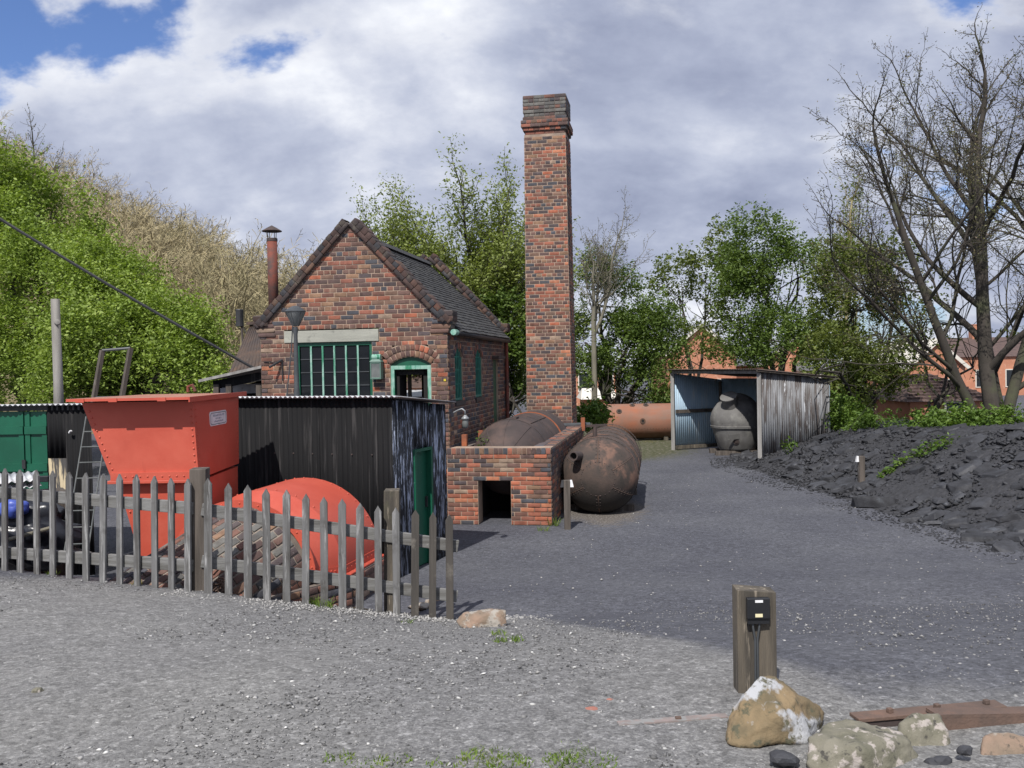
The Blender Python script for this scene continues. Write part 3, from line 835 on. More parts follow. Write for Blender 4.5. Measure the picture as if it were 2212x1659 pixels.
class Bricks:
    """Collects brick placements of one thing, then makes the largest shown ones objects and joins the rest."""

    def __init__(self, pal, matname='brick', seed=1):
        self.items = []
        self.w = PAL[pal]
        self.matname = matname
        self.r = random.Random(seed)

    def put(self, M, L, H, D, parent, weight=1.0, header=None, pal=None):
        ci = self.r.choices(range(14), PAL[pal] if pal else self.w)[0]
        if header is None:
            header = L < 0.16
        self.items.append((M @ Matrix.Diagonal((L, D, H, 1)), ci, self.r.randrange(3), header, parent, weight))

    def finish(self, root, keep=300, rest_name='brickwork', name='brick'):
        for i, it in enumerate(self.items):
            c = it[0].translation
            d2 = max(1.0, (c - EYE).length_squared)
            a = it[0].col[0].length * it[0].col[2].length
            self.items[i] = it + (a / d2 * it[5],)
        self.items.sort(key=lambda q: -q[6])
        for M, ci, si, hd, parent, w, k in self.items[:keep]:
            o = bpy.data.objects.new(name, brick_mesh(ci, si, hd, self.matname))
            COL.objects.link(o)
            o.matrix_basis = M
            attach(o, parent)
        rest = self.items[keep:]
        if rest:
            VV, FF, CC = [], [], []
            n = 0
            for M, ci, si, hd, parent, w, k in rest:
                v = brick_shape(ci, si, hd)
                A = np.array(M)
                VV.append(v @ A[:3, :3].T + A[:3, 3])
                FF.append(BF + n)
                CC.append(np.repeat((np.array(BCOL[ci]) * (0.82 + 0.12 * si))[None], 12, 0))
                n += 12
            mk(rest_name, mesh_np(rest_name, np.concatenate(VV), np.concatenate(FF), col=np.concatenate(CC)), MT[self.matname], root, kind='stuff')


def basis(O, u, n=None):
    """Wall frame: x along u, z up, y pointing into the wall."""
    u = Vector(u).normalized()
    up = Vector((0, 0, 1))
    inn = up.cross(u).normalized()
    M = Matrix.Identity(4)
    for i in range(3):
        M[i][0], M[i][1], M[i][2], M[i][3] = u[i], inn[i], up[i], O[i]
    return M


def subtract(iv, holes):
    for h0, h1 in holes:
        out = []
        for a, b in iv:
            if h1 <= a or h0 >= b:
                out.append((a, b))
            else:
                if h0 > a:
                    out.append((a, h0))
                if h1 < b:
                    out.append((h1, b))
        iv = out
    return iv


def brick_wall(B, root, name, O, u, W, H, span=None, holes=(), course=0.08, bl=0.235, thick=0.22, relief=0.009, mortar='mortar', weight=None, bond=4, phase=0, pal=None, dpal=None):
    """A mortar core with every brick laid on its face. holes: functions v -> (u0, u1) or None."""
    M = basis(O, u)
    core = MB()
    last = None
    part = MB()
    runs = []
    nc = int(round(H / course))
    for i in range(nc):
        v0, v1 = i * course, (i + 1) * course
        vm = (v0 + v1) / 2
        iv = [(0.0, W)] if span is None else span(vm)
        hs = [h(vm) for h in holes]
        iv = subtract(iv, [h for h in hs if h])
        key = tuple((round(a, 4), round(b, 4)) for a, b in iv)
        if last is not None and key == last[0]:
            last[2] = v1
        else:
            last = [key, v0, v1]
            runs.append(last)
    for key, v0, v1 in runs:
        for a, b in key:
            core.box(a, b, 0.0, thick, v0, v1, M)
    part = core.build(name, MT[mortar], root)
    for i in range(nc):
        v0 = i * course
        vm = v0 + course / 2
        iv = [(0.0, W)] if span is None else span(vm)
        iv = subtract(iv, [h for h in (h(vm) for h in holes) if h])
        head = bond and (i + phase) % bond == bond - 1
        L = bl / 2 if head else bl
        off = (bl / 4 if head else (bl / 2 if i % 2 else 0.0)) + B.r.uniform(-0.012, 0.012)
        for a, b in iv:
            k = math.floor((a - off) / L)
            while k * L + off < b:
                s, e = max(a, k * L + off), min(b, (k + 1) * L + off)
                k += 1
                if e - s < 0.035:
                    continue
                j = B.r.uniform(0.0052, 0.0085)
                w = 1.0 if weight is None else weight((s + e) / 2, vm)
                T = M @ Matrix.Translation(((s + e) / 2, 0.0, vm + B.r.uniform(-.002, .002))) @ Matrix.Rotation(B.r.gauss(0, 0.006), 4, 'Y')
                B.put(T, e - s - 2 * j, course - 2 * B.r.uniform(.0055, .0078), relief * B.r.uniform(.75, 1.3), part, w, head, pal=(dpal((s + e) / 2, vm, B.r) if dpal else pal))
    return part, M


# ------------------------------------------------------------------ engine house
YAW = R(10)
DD = Vector((math.sin(YAW), math.cos(YAW), 0))         # into the picture along the house
FF_ = Vector((math.cos(YAW), -math.sin(YAW), 0))       # along its gable front, to the right
HL = Vector((-4.535, 16.604, 0))                       # front left foot
HW, HLEN = 3.473, 5.54
HR = HL + FF_ * HW
EAVE, APEX = 3.46, 5.30
house = thing('engine_house', 'small brick engine house with a steep gable and dark tiled roof', 'engine house', HL + FF_ * HW / 2)
B = Bricks('house', seed=3)
sl = (HW / 2) / (APEX - EAVE)


def gable(v):
    if v < EAVE:
        return [(0.0, HW)]
    q = (v - EAVE) * sl
    return [(q, HW - q)] if HW - 2 * q > 0.06 else []


def rect_hole(u0, u1, v0, v1):
    return lambda v: (u0, u1) if v0 <= v <= v1 else None


def arch_hole(u0, u1, v0, spring, rise, ring=0.0):
    """Opening with a segmental head; ring widens it for the arch bricks."""
    w = (u1 - u0) / 2
    c = (u0 + u1) / 2
    rad = (w * w + rise * rise) / (2 * rise)
    cz = spring + rise - rad
    ro = rad + ring

    def f(v):
        if v < v0:
            return None
        if v <= spring:
            return (u0, u1)
        if v - cz >= ro:
            return None
        q = math.sqrt(max(0.0, ro * ro - (v - cz) ** 2))
        if ring:
            ang = math.asin(min(1.0, w / rad))
            lim = ro * math.sin(ang) + 0.0
            q = min(q, lim)
            if v < spring + ring * 0.45 * math.cos(ang):
                q = max(min(q, w + ring * math.sin(ang) * (v - spring) / (ring * math.cos(ang))), w)
        return (c - q, c + q)
    f.geo = (c, cz, rad, w)
    return f


def arch_bricks(B, M, hole, parent, rings=2, bw=0.105, depth=0.115, core=None):
    c, cz, rad, w = hole.geo
    ang = math.asin(min(1.0, w / rad))
    for k in range(rings):
        r0 = rad + k * depth
        n = max(3, int(round(2 * ang * (r0 + depth / 2) / 0.085)))
        for i in range(n):
            a = -ang + 2 * ang * (i + .5) / n
            wd = 2 * ang * (r0 + depth * .4) / n - 0.012
            T = M @ Matrix.Translation((c + (r0 + depth / 2) * math.sin(a), 0, cz + (r0 + depth / 2) * math.cos(a))) @ Matrix.Rotation(a, 4, 'Y')
            B.put(T, wd, depth - 0.012, 0.016, parent, 1.2, True)
    # mortar behind the arch ring
    mb = MB()
    r1 = rad + rings * depth + 0.01
    n = 12
    vs, fs = [], []
    for i in range(n + 1):
        a = -ang + 2 * ang * i / n
        for rr in (rad, r1):
            for y in (0.001, 0.2):
                vs.append(M @ Vector((c + rr * math.sin(a), y, cz + rr * math.cos(a))))
    for i in range(n):
        q = i * 4
        fs += [(q, q + 4, q + 6, q + 2), (q + 1, q + 3, q + 7, q + 5), (q, q + 1, q + 5, q + 4), (q + 2, q + 6, q + 7, q + 3)]
    mb.add(vs, fs)
    return mb.build('arch_mortar', MT['mortar'], parent)


win_h = rect_hole(0.667, 2.10, 1.92, 3.225)
lint_h = rect_hole(0.455, 2.235, 3.225, 3.445)
door_open = arch_hole(2.43, 3.17, 0.6, 2.80, 0.135)
door_cut = arch_hole(2.43, 3.17, 0.6, 2.80, 0.135, 0.235)
stepw = lambda u, v: 2.0 if v > 2.05 else 0.2
fw, FM = brick_wall(B, house, 'front_wall', HL, FF_, HW, APEX, gable, [win_h, lint_h, door_cut], weight=stepw, course=0.0805)
arch_bricks(B, FM, door_open, fw)
# raised brick piers of the gable kneelers: corbelled courses at both top corners
for side in (0, 1):
    for i, (pj, z) in enumerate(((0.03, EAVE - 0.12), (0.065, EAVE - 0.04), (0.10, EAVE + 0.04), (0.10, EAVE + 0.12), (0.085, EAVE + 0.20))):
        u0, u1 = (-pj, 0.30 - 0.02 * i) if side == 0 else (HW - 0.30 + 0.02 * i, HW + pj)
        T = FM @ Matrix.Translation(((u0 + u1) / 2, 0.0, z + 0.04))
        B.put(T, u1 - u0, 0.072, 0.03 + 0.0 * pj, fw, 1.5, pal='dark')
        kb = MB().box(u0, u1, 0.001, 0.30, z, z + 0.08, FM).build('kneeler', MT['dark_mortar'], fw)
        # side face of the corbel
        sd = 1 if side else -1
        x = u1 if side else u0
# right side wall with two arched windows and a door
RM = basis(HR, DD)
w1 = arch_hole(0.514, 1.14, 2.13, 2.93, 0.16)
w2 = arch_hole(2.236, 2.906, 2.13, 2.93, 0.16)
w1c = arch_hole(0.514, 1.14, 2.13, 2.93, 0.16, 0.12)
w2c = arch_hole(2.236, 2.906, 2.13, 2.93, 0.16, 0.12)
sdoor = rect_hole(4.036, 4.60, 0.6, 2.89)
sw, RM = brick_wall(B, house, 'side_wall', HR, DD, HLEN, EAVE, None, [w1c, w2c, sdoor], weight=lambda u, v: 0.25 if v > 1.5 else 0.1, phase=1, pal='dark', thick=0.215, course=0.0805)
arch_bricks(B, RM, w1, sw, rings=1)
arch_bricks(B, RM, w2, sw, rings=1)
# left and back walls
back_hole = rect_hole(0.42, 1.16, 1.2, 2.76)
BLK = HL + DD * HLEN
lw = MB().box(0, HLEN, 0, 0.2, 0, EAVE, basis(BLK, -DD)).build('left_wall', MT['dark_mortar'], house)
# back wall: u runs from the right back corner to the left
BM = basis(HR + DD * HLEN, -FF_)
bw = MB()
hb0, hb1 = 1.97, 2.41
bw.box(0.0, hb0, 0, 0.2, 0, EAVE, BM)
bw.box(hb1, HW, 0, 0.2, 0, EAVE, BM)
bw.box(hb0, hb1, 0, 0.2, 2.77, EAVE, BM)
bw.box(hb0, hb1, 0, 0.2, 0, 1.0, BM)
bw.build('back_wall', MT['dark_mortar'], house)
MB().box(0.1, HW - 0.1, 0.22, HLEN - 0.22, 0.9, 1.0, FM).build('inner_floor', MT['dark_inside'], house)
# dark lining inside the walls
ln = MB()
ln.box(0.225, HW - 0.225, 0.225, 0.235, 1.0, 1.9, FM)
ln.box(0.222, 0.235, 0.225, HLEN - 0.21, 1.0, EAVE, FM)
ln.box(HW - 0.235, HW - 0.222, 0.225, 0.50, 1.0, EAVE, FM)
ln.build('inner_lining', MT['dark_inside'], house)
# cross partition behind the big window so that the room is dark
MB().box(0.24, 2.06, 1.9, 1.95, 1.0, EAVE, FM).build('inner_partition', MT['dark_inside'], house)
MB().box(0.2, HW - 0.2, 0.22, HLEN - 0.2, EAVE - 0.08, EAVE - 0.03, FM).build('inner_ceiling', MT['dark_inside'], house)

# roof
ROOFT = 5.16
roof = MB()
ov = 0.16
for s in (-1, 1):
    e = HW / 2 * s
    xe = e + ov * s
    ze = EAVE - 0.08
    M0 = FM @ Matrix.Translation((HW / 2, 0, 0))
    a = [M0 @ Vector((0, 0.3, ROOFT - 0.05)), M0 @ Vector((xe, 0.3, ze - 0.05)), M0 @ Vector((xe, HLEN - 0.28, ze - 0.05)), M0 @ Vector((0, HLEN - 0.28, ROOFT - 0.05))]
    b = [p + Vector((0, 0, 0.035)) for p in a]
    roof.hexa(a, b) if s > 0 else roof.hexa(a[::-1], b[::-1])
roof_o = roof.build('roof', MT['tile'], house)
tv, tf = [], []
tl = MB()
rt = random.Random(5)
for s in (-1, 1):
    run = HW / 2 + ov
    rise = ROOFT - (EAVE - 0.08)
    L = math.hypot(run, rise)
    ux, uz = run / L, -rise / L                 # down the slope
    nx, nz = rise / L, run / L
    rows = 27
    for r_ in range(rows):
        d0 = L * r_ / rows
        gauge = L / rows
        y = 0.3 + (0.09 if r_ % 2 else 0.0) - 0.09
        while y < HLEN - 0.3:
            y0, y1 = max(0.3, y + 0.003), min(HLEN - 0.28, y + 0.177)
            y += 0.18
            if y1 - y0 < 0.03:
                continue
            j = rt.uniform(-0.004, 0.005)
            vs = []
            for t_, up in ((d0 - 0.05, 0.012), (d0 + gauge + rt.uniform(-.004, .006), 0.030 + j)):
                for th in (0.0, 0.014):
                    for yy in (y0, y1):
                        p = Vector((s * (ux * max(t_, 0) + nx * (up + th)), yy, ROOFT - 0.03 + uz * max(t_, 0) + nz * (up + th)))
                        vs.append(FM @ (p + Vector((HW / 2, 0, 0))))
            tl.add(vs, [(2, 3, 7, 6), (0, 4, 5, 1), (4, 6, 7, 5), (0, 2, 6, 4), (1, 5, 7, 3)])
tl.build('roof_tiles', MT['tile'], roof_o, kind='stuff')
rid = MB()
yy = 0.3
while yy < HLEN - 0.35:
    e = min(yy + 0.44, HLEN - 0.28)
    pr = [(-0.13, -0.10), (-0.05, 0.0), (0.05, 0.0), (0.13, -0.10)]
    vs = [FM @ Vector((HW / 2 + x, y, ROOFT + 0.06 + z)) for y in (yy, e - 0.008) for x, z in pr]
    rid = MB().add(vs, [(0, 1, 5, 4), (1, 2, 6, 5), (2, 3, 7, 6), (0, 3, 2, 1), (4, 5, 6, 7), (0, 4, 7, 3)])
    rid.build('ridge_tile', MT['tile'], roof_o)
    yy = e
BC = Bricks('cope', 'coping', seed=6)
# gable copings front and back: an oversailing brick course carrying bricks on edge
ang = math.atan2(APEX - EAVE, HW / 2)
SL = math.hypot(APEX - EAVE, HW / 2)
for gi, y0 in enumerate((-0.05, HLEN - 0.27)):
    dep = 0.33
    for s in (-1, 1):
        A = FM @ Matrix.Translation((HW / 2, y0, APEX)) @ Matrix.Rotation(ang * s, 4, 'Y')
        # local x runs down the slope on side s
        core = MB().box(*(sorted((0.02 * s, (SL - 0.1) * s))), 0.022, dep, -0.02, 0.135, A).build('coping_core', MT['dark_mortar'], house)
        x = 0.0
        while x < SL - 0.1:
            L = 0.235
            e = min(x + L, SL - 0.08)
            T = A @ Matrix.Translation(((x + e) / 2 * s, 0.02, 0.025))
            BC.put(T, e - x - 0.008, 0.074, 0.045, core, 3 if gi == 0 else 0.1, False, pal='cope')
            x += L
        x = 0.0
        k = 0
        while x < SL - 0.05:
            e = min(x + 0.118, SL)
            dz = B.r.uniform(-0.006, 0.012)
            T = A @ Matrix.Translation(((x + e) / 2 * s, 0.012, 0.102 + dz))
            BC.put(T, e - x - 0.006, 0.095, 0.03, core, 3 if gi == 0 else 0.1, True, pal='cope')
            # the same brick seen from above: its top face
            T2 = A @ Matrix.Translation(((x + e) / 2 * s, dep / 2, 0.13 + dz)) @ Matrix.Rotation(R(-90), 4, 'X')
            BC.put(T2, e - x - 0.006, dep + 0.03, 0.03, core, 0.4, True, pal='cope')
            x = e
    for s in (-1, 1):
        kn = MB()
        A = FM @ Matrix.Translation((HW / 2 + s * (HW / 2 + 0.0), y0, EAVE))
        kx = sorted((0.11 * s, -0.16 * s))
        kn.box(kx[0], kx[1], 0.0, dep + 0.02, 0.08, 0.27, A)
        kn.build('kneeler_block', MT['dark_mortar'], house)
    for s in (-1, 1):
        for q in range(2):
            A = FM @ Matrix.Translation((HW / 2 + s * (HW / 2 - 0.025), y0, EAVE + 0.127 + q * 0.092))
            BC.put(A, 0.262, 0.085, 0.014, house, 2, False, pal='cope')
            A2 = FM @ Matrix.Translation((HW / 2 + s * (HW / 2 + 0.11), y0 + dep / 2, EAVE + 0.127 + q * 0.092)) @ Matrix.Rotation(R(90) * s, 4, 'Z')
            BC.put(A2, dep, 0.085, 0.014, house, 0.5, False, pal='cope')
B.finish(house, 300)
BC.finish(house, 150, 'coping_bricks', 'coping_brick')

# lintel, window, doors
MB().box(0.46, 2.23, -0.02, 0.18, 3.228, 3.442, FM).build('lintel', MT['lintel'], house, bevel=0.008)
wn_ = MB()
wn_.box(0.672, 0.727, 0.03, 0.10, 1.93, 3.222, FM)
wn_.box(2.045, 2.096, 0.03, 0.10, 1.93, 3.222, FM)
wn_.box(0.727, 2.045, 0.03, 0.10, 3.165, 3.222, FM)
wn_.box(0.727, 2.045, 0.03, 0.10, 1.93, 1.98, FM)
win = wn_.build('window', MT['green_paint'], house)
for k in range(1, 6):
    u = 0.727 + (2.045 - 0.727) * k / 6
    MB().box(u - 0.016, u + 0.016, 0.025, 0.075, 1.981, 3.164, FM).build('mullion', MT['pale_green'], win)
for k in range(6):
    ua = 0.727 + (2.045 - 0.727) * k / 6 + 0.017
    ub = 0.727 + (2.045 - 0.727) * (k + 1) / 6 - 0.017
    for j in range(5):
        za, zb = 1.981 + 1.183 * j / 5 + 0.008, 1.981 + 1.183 * (j + 1) / 5 - 0.008
        if j:
            MB().box(ua, ub, 0.04, 0.068, za - 0.016, za, FM).build('glazing_bar', MT['lamp_grey'], win)
        tl_ = FM @ Matrix.Translation(((ua + ub) / 2, 0.056, (za + zb) / 2)) @ Matrix.Rotation(RND.gauss(0, 0.012), 4, 'X') @ Matrix.Rotation(RND.gauss(0, 0.012), 4, 'Z')
        MB().box(-(ub - ua) / 2, (ub - ua) / 2, -0.002, 0.002, -(zb - za) / 2, (zb - za) / 2, tl_).build('pane', MT['glass'], win)
# front doorway: green frame, dark reveal, door leaf standing open inside
df = MB()
df.box(2.435, 2.50, 0.02, 0.11, 1.0, 2.79, FM)
df.box(3.10, 3.165, 0.02, 0.11, 1.0, 2.79, FM)
df.box(2.50, 3.10, 0.02, 0.11, 2.715, 2.79, FM)
df.build('door_frame', MT['green_paint'], house)
pl_ = MB()
pl_.box(2.437, 2.497, 0.012, 0.019, 1.0, 2.785, FM)
pl_.box(3.103, 3.163, 0.012, 0.019, 1.0, 2.785, FM)
pl_.box(2.497, 3.103, 0.012, 0.019, 2.72, 2.785, FM)
pl_.build('frame_face', MT['pale_green'], house)
arc = MB()
c, cz, rad, w = door_open.geo
pa = [(c - w + 2 * w * i / 10, cz + math.sqrt(max(0, rad * rad - (w - 2 * w * i / 10) ** 2))) for i in range(11)]
vs = [FM @ Vector((x, y, z)) for y in (0.05, 0.09) for x, z in pa] + [FM @ Vector((x, y, 2.791)) for y in (0.05, 0.09) for x, z in pa]
for i in range(10):
    arc.add([vs[i], vs[i + 1], vs[22 + i + 1], vs[22 + i], vs[11 + i], vs[12 + i], vs[34 + i], vs[33 + i]], [(3, 2, 1, 0), (4, 5, 6, 7), (0, 1, 5, 4)])
arc.build('arch_panel', MT['green_paint'], house)
rv = MB()
rv.box(2.50, 2.56, 0.115, 0.55, 1.0, 2.66, FM)
rv.box(3.0, 3.10, 0.115, 0.55, 1.0, 2.715, FM)
rv.box(2.50, 3.10, 0.115, 0.55, 2.62, 2.71, FM)
rv.build('door_reveal', MT['dark_inside'], house)
MB().box(2.565, 2.63, 0.6, 0.64, 1.0, 2.62, FM).build('open_door', MT['old_post'], house)
# barred side windows
for wi, (a, b) in enumerate(((0.514, 1.14), (2.236, 2.906))):
    sf = MB()
    sf.box(a + 0.005, a + 0.045, 0.02, 0.07, 2.135, 2.93, RM)
    sf.box(b - 0.045, b - 0.005, 0.02, 0.07, 2.135, 2.93, RM)
    sf.box(a + 0.045, b - 0.045, 0.02, 0.07, 2.135, 2.18, RM)
    wo_ = sf.build('side_window', MT['bar_green'], house)
    MB().box(a + 0.045, b - 0.045, 0.10, 0.104, 2.18, 3.08, RM).build('pane', MT['glass'], wo_)
    for k in range(1, 5):
        u = a + (b - a) * k / 5
        top = 2.93 + 0.15 * (1 - ((u - (a + b) / 2) / ((b - a) / 2)) ** 2)
        MB().tube([RM @ Vector((u, 0.03, 2.18)), RM @ Vector((u, 0.03, top))], 0.014, 6).build('bar', MT['bar_green'], wo_)
    for z in (2.42, 2.68, 2.92):
        MB().box(a + 0.045, b - 0.045, 0.035, 0.05, z, z + 0.025, RM).build('cross_bar', MT['bar_green'], wo_)
    MB().box(a - 0.06, b + 0.06, -0.035, 0.1, 2.045, 2.128, RM).build('window_sill', MT['black_iron'], house)
MB().box(4.04, 4.596, 0.04, 0.10, 0.6, 2.885, RM).build('side_door', MT['green_paint'], house)
MB().box(3.93, 4.72, -0.16, 0.02, 2.91, 2.97, RM).build('door_canopy', MT['rust_brown'], house)
gt = MB()
gpth = [RM @ Vector((y, -0.13, EAVE - 0.11 - 0.004 * y)) for y in (-0.02, 2.0, 4.0, HLEN - 0.2)]
gt.tube(gpth, 0.05, 8)
gut = gt.build('gutter', MT['black_iron'], house, smooth=True)
MB().tube([RM @ Vector((-0.07, -0.13, EAVE - 0.11)), RM @ Vector((0.16, -0.13, EAVE - 0.11))], 0.054, 8).build('gutter_end', MT['pale_green'], gut, label='pale green end of the gutter')
MB().tube([RM @ Vector((HLEN - 0.12, -0.06, EAVE - 0.15)), RM @ Vector((HLEN - 0.12, -0.06, 0.4))], 0.04, 8).build('downpipe', MT['rust_pipe'], house)
MB().box(3.40, 3.44, -0.02, -0.013, 2.50, 2.54, FM).build('marker_plate', MT['yellow'], house, label='tiny yellow square plate on the brick')

# green cased lantern on the front wall
lan = thing('wall_lantern', 'green metal case lantern on brick wall between window and doorway', 'lantern', FM @ Vector((2.24, -0.1, 2.56)))
lb = MB()
x0, x1, z0, z1 = 2.115, 2.31, 2.555, 2.86
lb.box(x0, x0 + 0.02, -0.17, -0.02, z0, z1, FM)
lb.box(x1 - 0.02, x1, -0.17, -0.02, z0, z1, FM)
lb.box(x0 + 0.02, x1 - 0.02, -0.17, -0.02, z0, z0 + 0.03, FM)
lb.box(x0 + 0.02, x1 - 0.02, -0.17, -0.02, z1 - 0.03, z1, FM)
lb.box(x0 + 0.02, x1 - 0.02, -0.04, -0.02, z0 + 0.03, z1 - 0.03, FM)
lb.build('case', MT['cabinet'], lan, bevel=0.004)
MB().box(x0 + 0.02, x1 - 0.02, -0.162, -0.158, z0 + 0.03, z1 - 0.03, FM).build('pane', MT['lamp_glass'], lan)
MB().lathe([(0.0, -0.045), (0.055, -0.03), (0.06, 0.0), (0.0, 0.0)], 12, FM @ Matrix.Translation((2.215, -0.10, 2.73))).build('reflector', MT['white'], lan)
tp = MB()
tp.hexa([FM @ Vector(p) for p in ((x0 - .01, -.18, z1 + .002), (x1 + .01, -.18, z1 + .002), (x1 + .01, -.015, z1 + .002), (x0 - .01, -.015, z1 + .002))],
        [FM @ Vector(p) for p in ((x0 + .03, -.15, z1 + .045), (x1 - .03, -.15, z1 + .045), (x1 - .03, -.015, z1 + .045), (x0 + .03, -.015, z1 + .045))])
tp.build('hood', MT['cabinet'], lan)
MB().tube([FM @ Vector((2.135, -0.09, z1 + 0.085)), FM @ Vector((2.29, -0.09, z1 + 0.085))], 0.05, 10).build('vent', MT['pale_green'], lan, smooth=False)

# small iron bracket with a pulley on the left of the front
br = MB()
br.tube([FM @ Vector((0.42, -0.02, 2.93)), FM @ Vector((0.26, -0.22, 2.80))], 0.022, 6)
br.tube([FM @ Vector((0.42, -0.03, 2.93)), FM @ Vector((0.42, -0.03, 2.55))], 0.012, 6)
br.tube([FM @ Vector((0.06, -0.02, 2.90)), FM @ Vector((0.40, -0.04, 2.88))], 0.008, 6)
br.build('iron_bracket', MT['black_iron'], label='small black iron bracket on the gable front left of window', cat='bracket')

# ------------------------------------------------------------------ chimney stack
CY = 21.45
c0 = pt(1137.5, 912, CY)
c1 = pt(1236.5, 912, CY - 0.19)
cwid = (Vector((c1.x, c1.y, 0)) - Vector((c0.x, c0.y, 0))).length
CT = pt(1175, 290, CY).z                    # top of the shaft below the corbels
stack = thing('chimney_stack', 'tall tapering square brick chimney with a grey corbelled top', 'chimney', (c0.x, c0.y, 0))
B = Bricks('chimney', seed=9)
cu = FF_.copy()
CO = Vector((c0.x, c0.y, 0))
CH = CT
taper = 0.055                               # each face leans in this much per side over the height
cside = cwid * 0.98


def lean(M, side, z):
    return M


def stack_face(O, u, W, name, wt):
    def span(v):
        q = taper * v / CH
        return [(q, W - q)]
    M = basis(O, u)
    core = MB()
    q = taper
    T = 0.1
    b = [M @ Vector(p) for p in ((0, 0, 0), (W, 0, 0), (W - T, T, 0), (T, T, 0))]
    t_ = [M @ Vector(p) for p in ((q, q, CH), (W - q, q, CH), (W - q - T, q + T, CH), (q + T, q + T, CH))]
    core.hexa(b, t_)
    part = core.build(name, MT['mortar'], stack)
    course = 0.0815
    nc = int(CH / course)
    for i in range(nc):
        vm = (i + .5) * course
        (a, bb), = span(vm)
        inset = taper * vm / CH
        head = i % 4 == 3
        L = 0.118 if head else 0.236
        off = (0.059 if head else (0.118 if i % 2 else 0.0)) + B.r.uniform(-.012, .012)
        k = math.floor((a - off) / L)
        while k * L + off < bb:
            s, e = max(a, k * L + off), min(bb, (k + 1) * L + off)
            k += 1
            if e - s < 0.03:
                continue
            Tm = M @ Matrix.Translation(((s + e) / 2, inset + 0.002, vm))
            B.put(Tm, e - s - 0.014, course - 0.0135, 0.009 * B.r.uniform(.7, 1.4), part, wt if vm > 1.35 else 0.01, head)
    return part


stack_face(CO, FF_, cwid, 'front_face', 2.0)
stack_face(CO + FF_ * cwid, DD, cside, 'right_face', 0.3)
stack_face(CO + FF_ * cwid + DD * cside, -FF_, cwid, 'back_face', 0.05)
stack_face(CO + DD * cside, -DD, cside, 'left_face', 0.05)
# corbelled head and the smaller sooty cap
hd = []
z = CH
q0 = taper
for i, pj in enumerate((-0.035, 0.005, 0.045, 0.045, 0.005, -0.02)):
    hd.append((z, z + 0.082, q0 - pj - 0.012))
    z += 0.082
capz = z
CTOP = pt(1175, 207, CY).z
ncap = int(round((CTOP - capz) / 0.082))
for i in range(ncap):
    hd.append((z, z + 0.082, q0 - 0.01))
    z += 0.082
head_core = MB()
Mh = basis(CO, FF_)
for z0, z1, ins in hd:
    head_core.box(ins, cwid - ins, ins, cside - ins, z0, z1, Mh)
hc = head_core.build('chimney_head', MT['dark_mortar'], stack)
for i, (z0, z1, ins) in enumerate(hd):
    for O, u, W, wt in ((CO, FF_, cwid, 1.5), (CO + FF_ * cwid, DD, cside, 0.3), (CO + FF_ * cwid + DD * cside, -FF_, cwid, .05), (CO + DD * cside, -DD, cside, .05)):
        M = basis(O, u)
        L = 0.118 if i % 2 else 0.236
        n = max(1, int(round((W - 2 * ins) / L)))
        for k in range(n):
            a = ins + (W - 2 * ins) * k / n
            b = ins + (W - 2 * ins) * (k + 1) / n
            Tm = M @ Matrix.Translation(((a + b) / 2, ins, (z0 + z1) / 2))
            B.put(Tm, b - a - 0.010, 0.071, 0.013, hc, wt, i % 2 == 1, pal='sooty' if i > 4 else None)
B.finish(stack, 300)

# ------------------------------------------------------------------ brick boiler seating with its fire hole
FH = 1.335
SW, SLEN = 1.83, 5.75
SO = HR + FF_ * (-0.04) - DD * 0.03
seat = thing('boiler_seating', 'low brick boiler setting with a square black fire hole', 'boiler setting', SO)
B = Bricks('firebox', seed=21)
fx0, fx1, fz1 = 0.545, 1.125, 0.80
BASE = 0.0
sf_, SM = brick_wall(B, seat, 'front_wall', SO, FF_, SW, FH - 0.115, None, [rect_hole(fx0, fx1, -1, fz1)], weight=lambda u, v: 3.0, course=0.0765, bond=0, thick=0.36, relief=0.012,
                     dpal=lambda u, v, r_: 'dark' if r_.random() < (0.15 + 0.45 * sstep(0.75, 1.2, v)) else None)
top_core = MB().box(0, SW, 0, 0.36, FH - 0.1150, FH - 0.005, SM).build('top_course', MT['mortar'], seat)
x = 0.0
while x < SW - 0.02:
    e = min(x + 0.083, SW)
    B.put(SM @ Matrix.Translation(((x + e) / 2, 0, FH - 0.058)), e - x - 0.01, 0.105, 0.016, top_core, 3, True, pal='dark')
    x = e
sw2, SRM = brick_wall(B, seat, 'side_wall', SO + FF_ * SW, DD, SLEN, FH - 0.02, None, [], weight=lambda u, v: 1.0, course=0.0765, bond=0, thick=0.34, pal='dark', mortar='dark_mortar')
# side wall top: bricks laid flat
tc_ = MB().box(0.36, SLEN, 0.001, 0.34, FH - 0.07, FH - 0.004, SRM).build('wall_top', MT['mortar'], seat)
yy = 0.36
while yy < SLEN:
    for q in (0.085, 0.255):
        T = SRM @ Matrix.Translation((yy + 0.055, q, FH - 0.006)) @ Matrix.Rotation(R(-90), 4, 'X')
        B.put(T, 0.102, 0.162, 0.012, tc_, 0.6, True, pal='dark')
    yy += 0.115
B.finish(seat, 300)
inn = MB()
inn.box(fx0 - 0.3, fx1 + 0.3, 1.5, 1.55, 0, 1.2, SM)
inn.box(fx0 - 0.12, fx0 - 0.05, 0.365, 1.5, 0, 1.1, SM)
inn.box(fx1 + 0.05, fx1 + 0.12, 0.365, 1.5, 0, 1.1, SM)
inn.box(0.0, SW - 0.34, 0.365, SLEN, 1.12, 1.22, SM)
inn.build('fire_chamber', MT['dark_inside'], seat)
MB().box(fx0 - 0.03, fx1 + 0.03, 0.03, 0.34, fz1 + 0.002, fz1 + 0.03, SM).build('fire_hole_bar', MT['rust_brown'], seat)
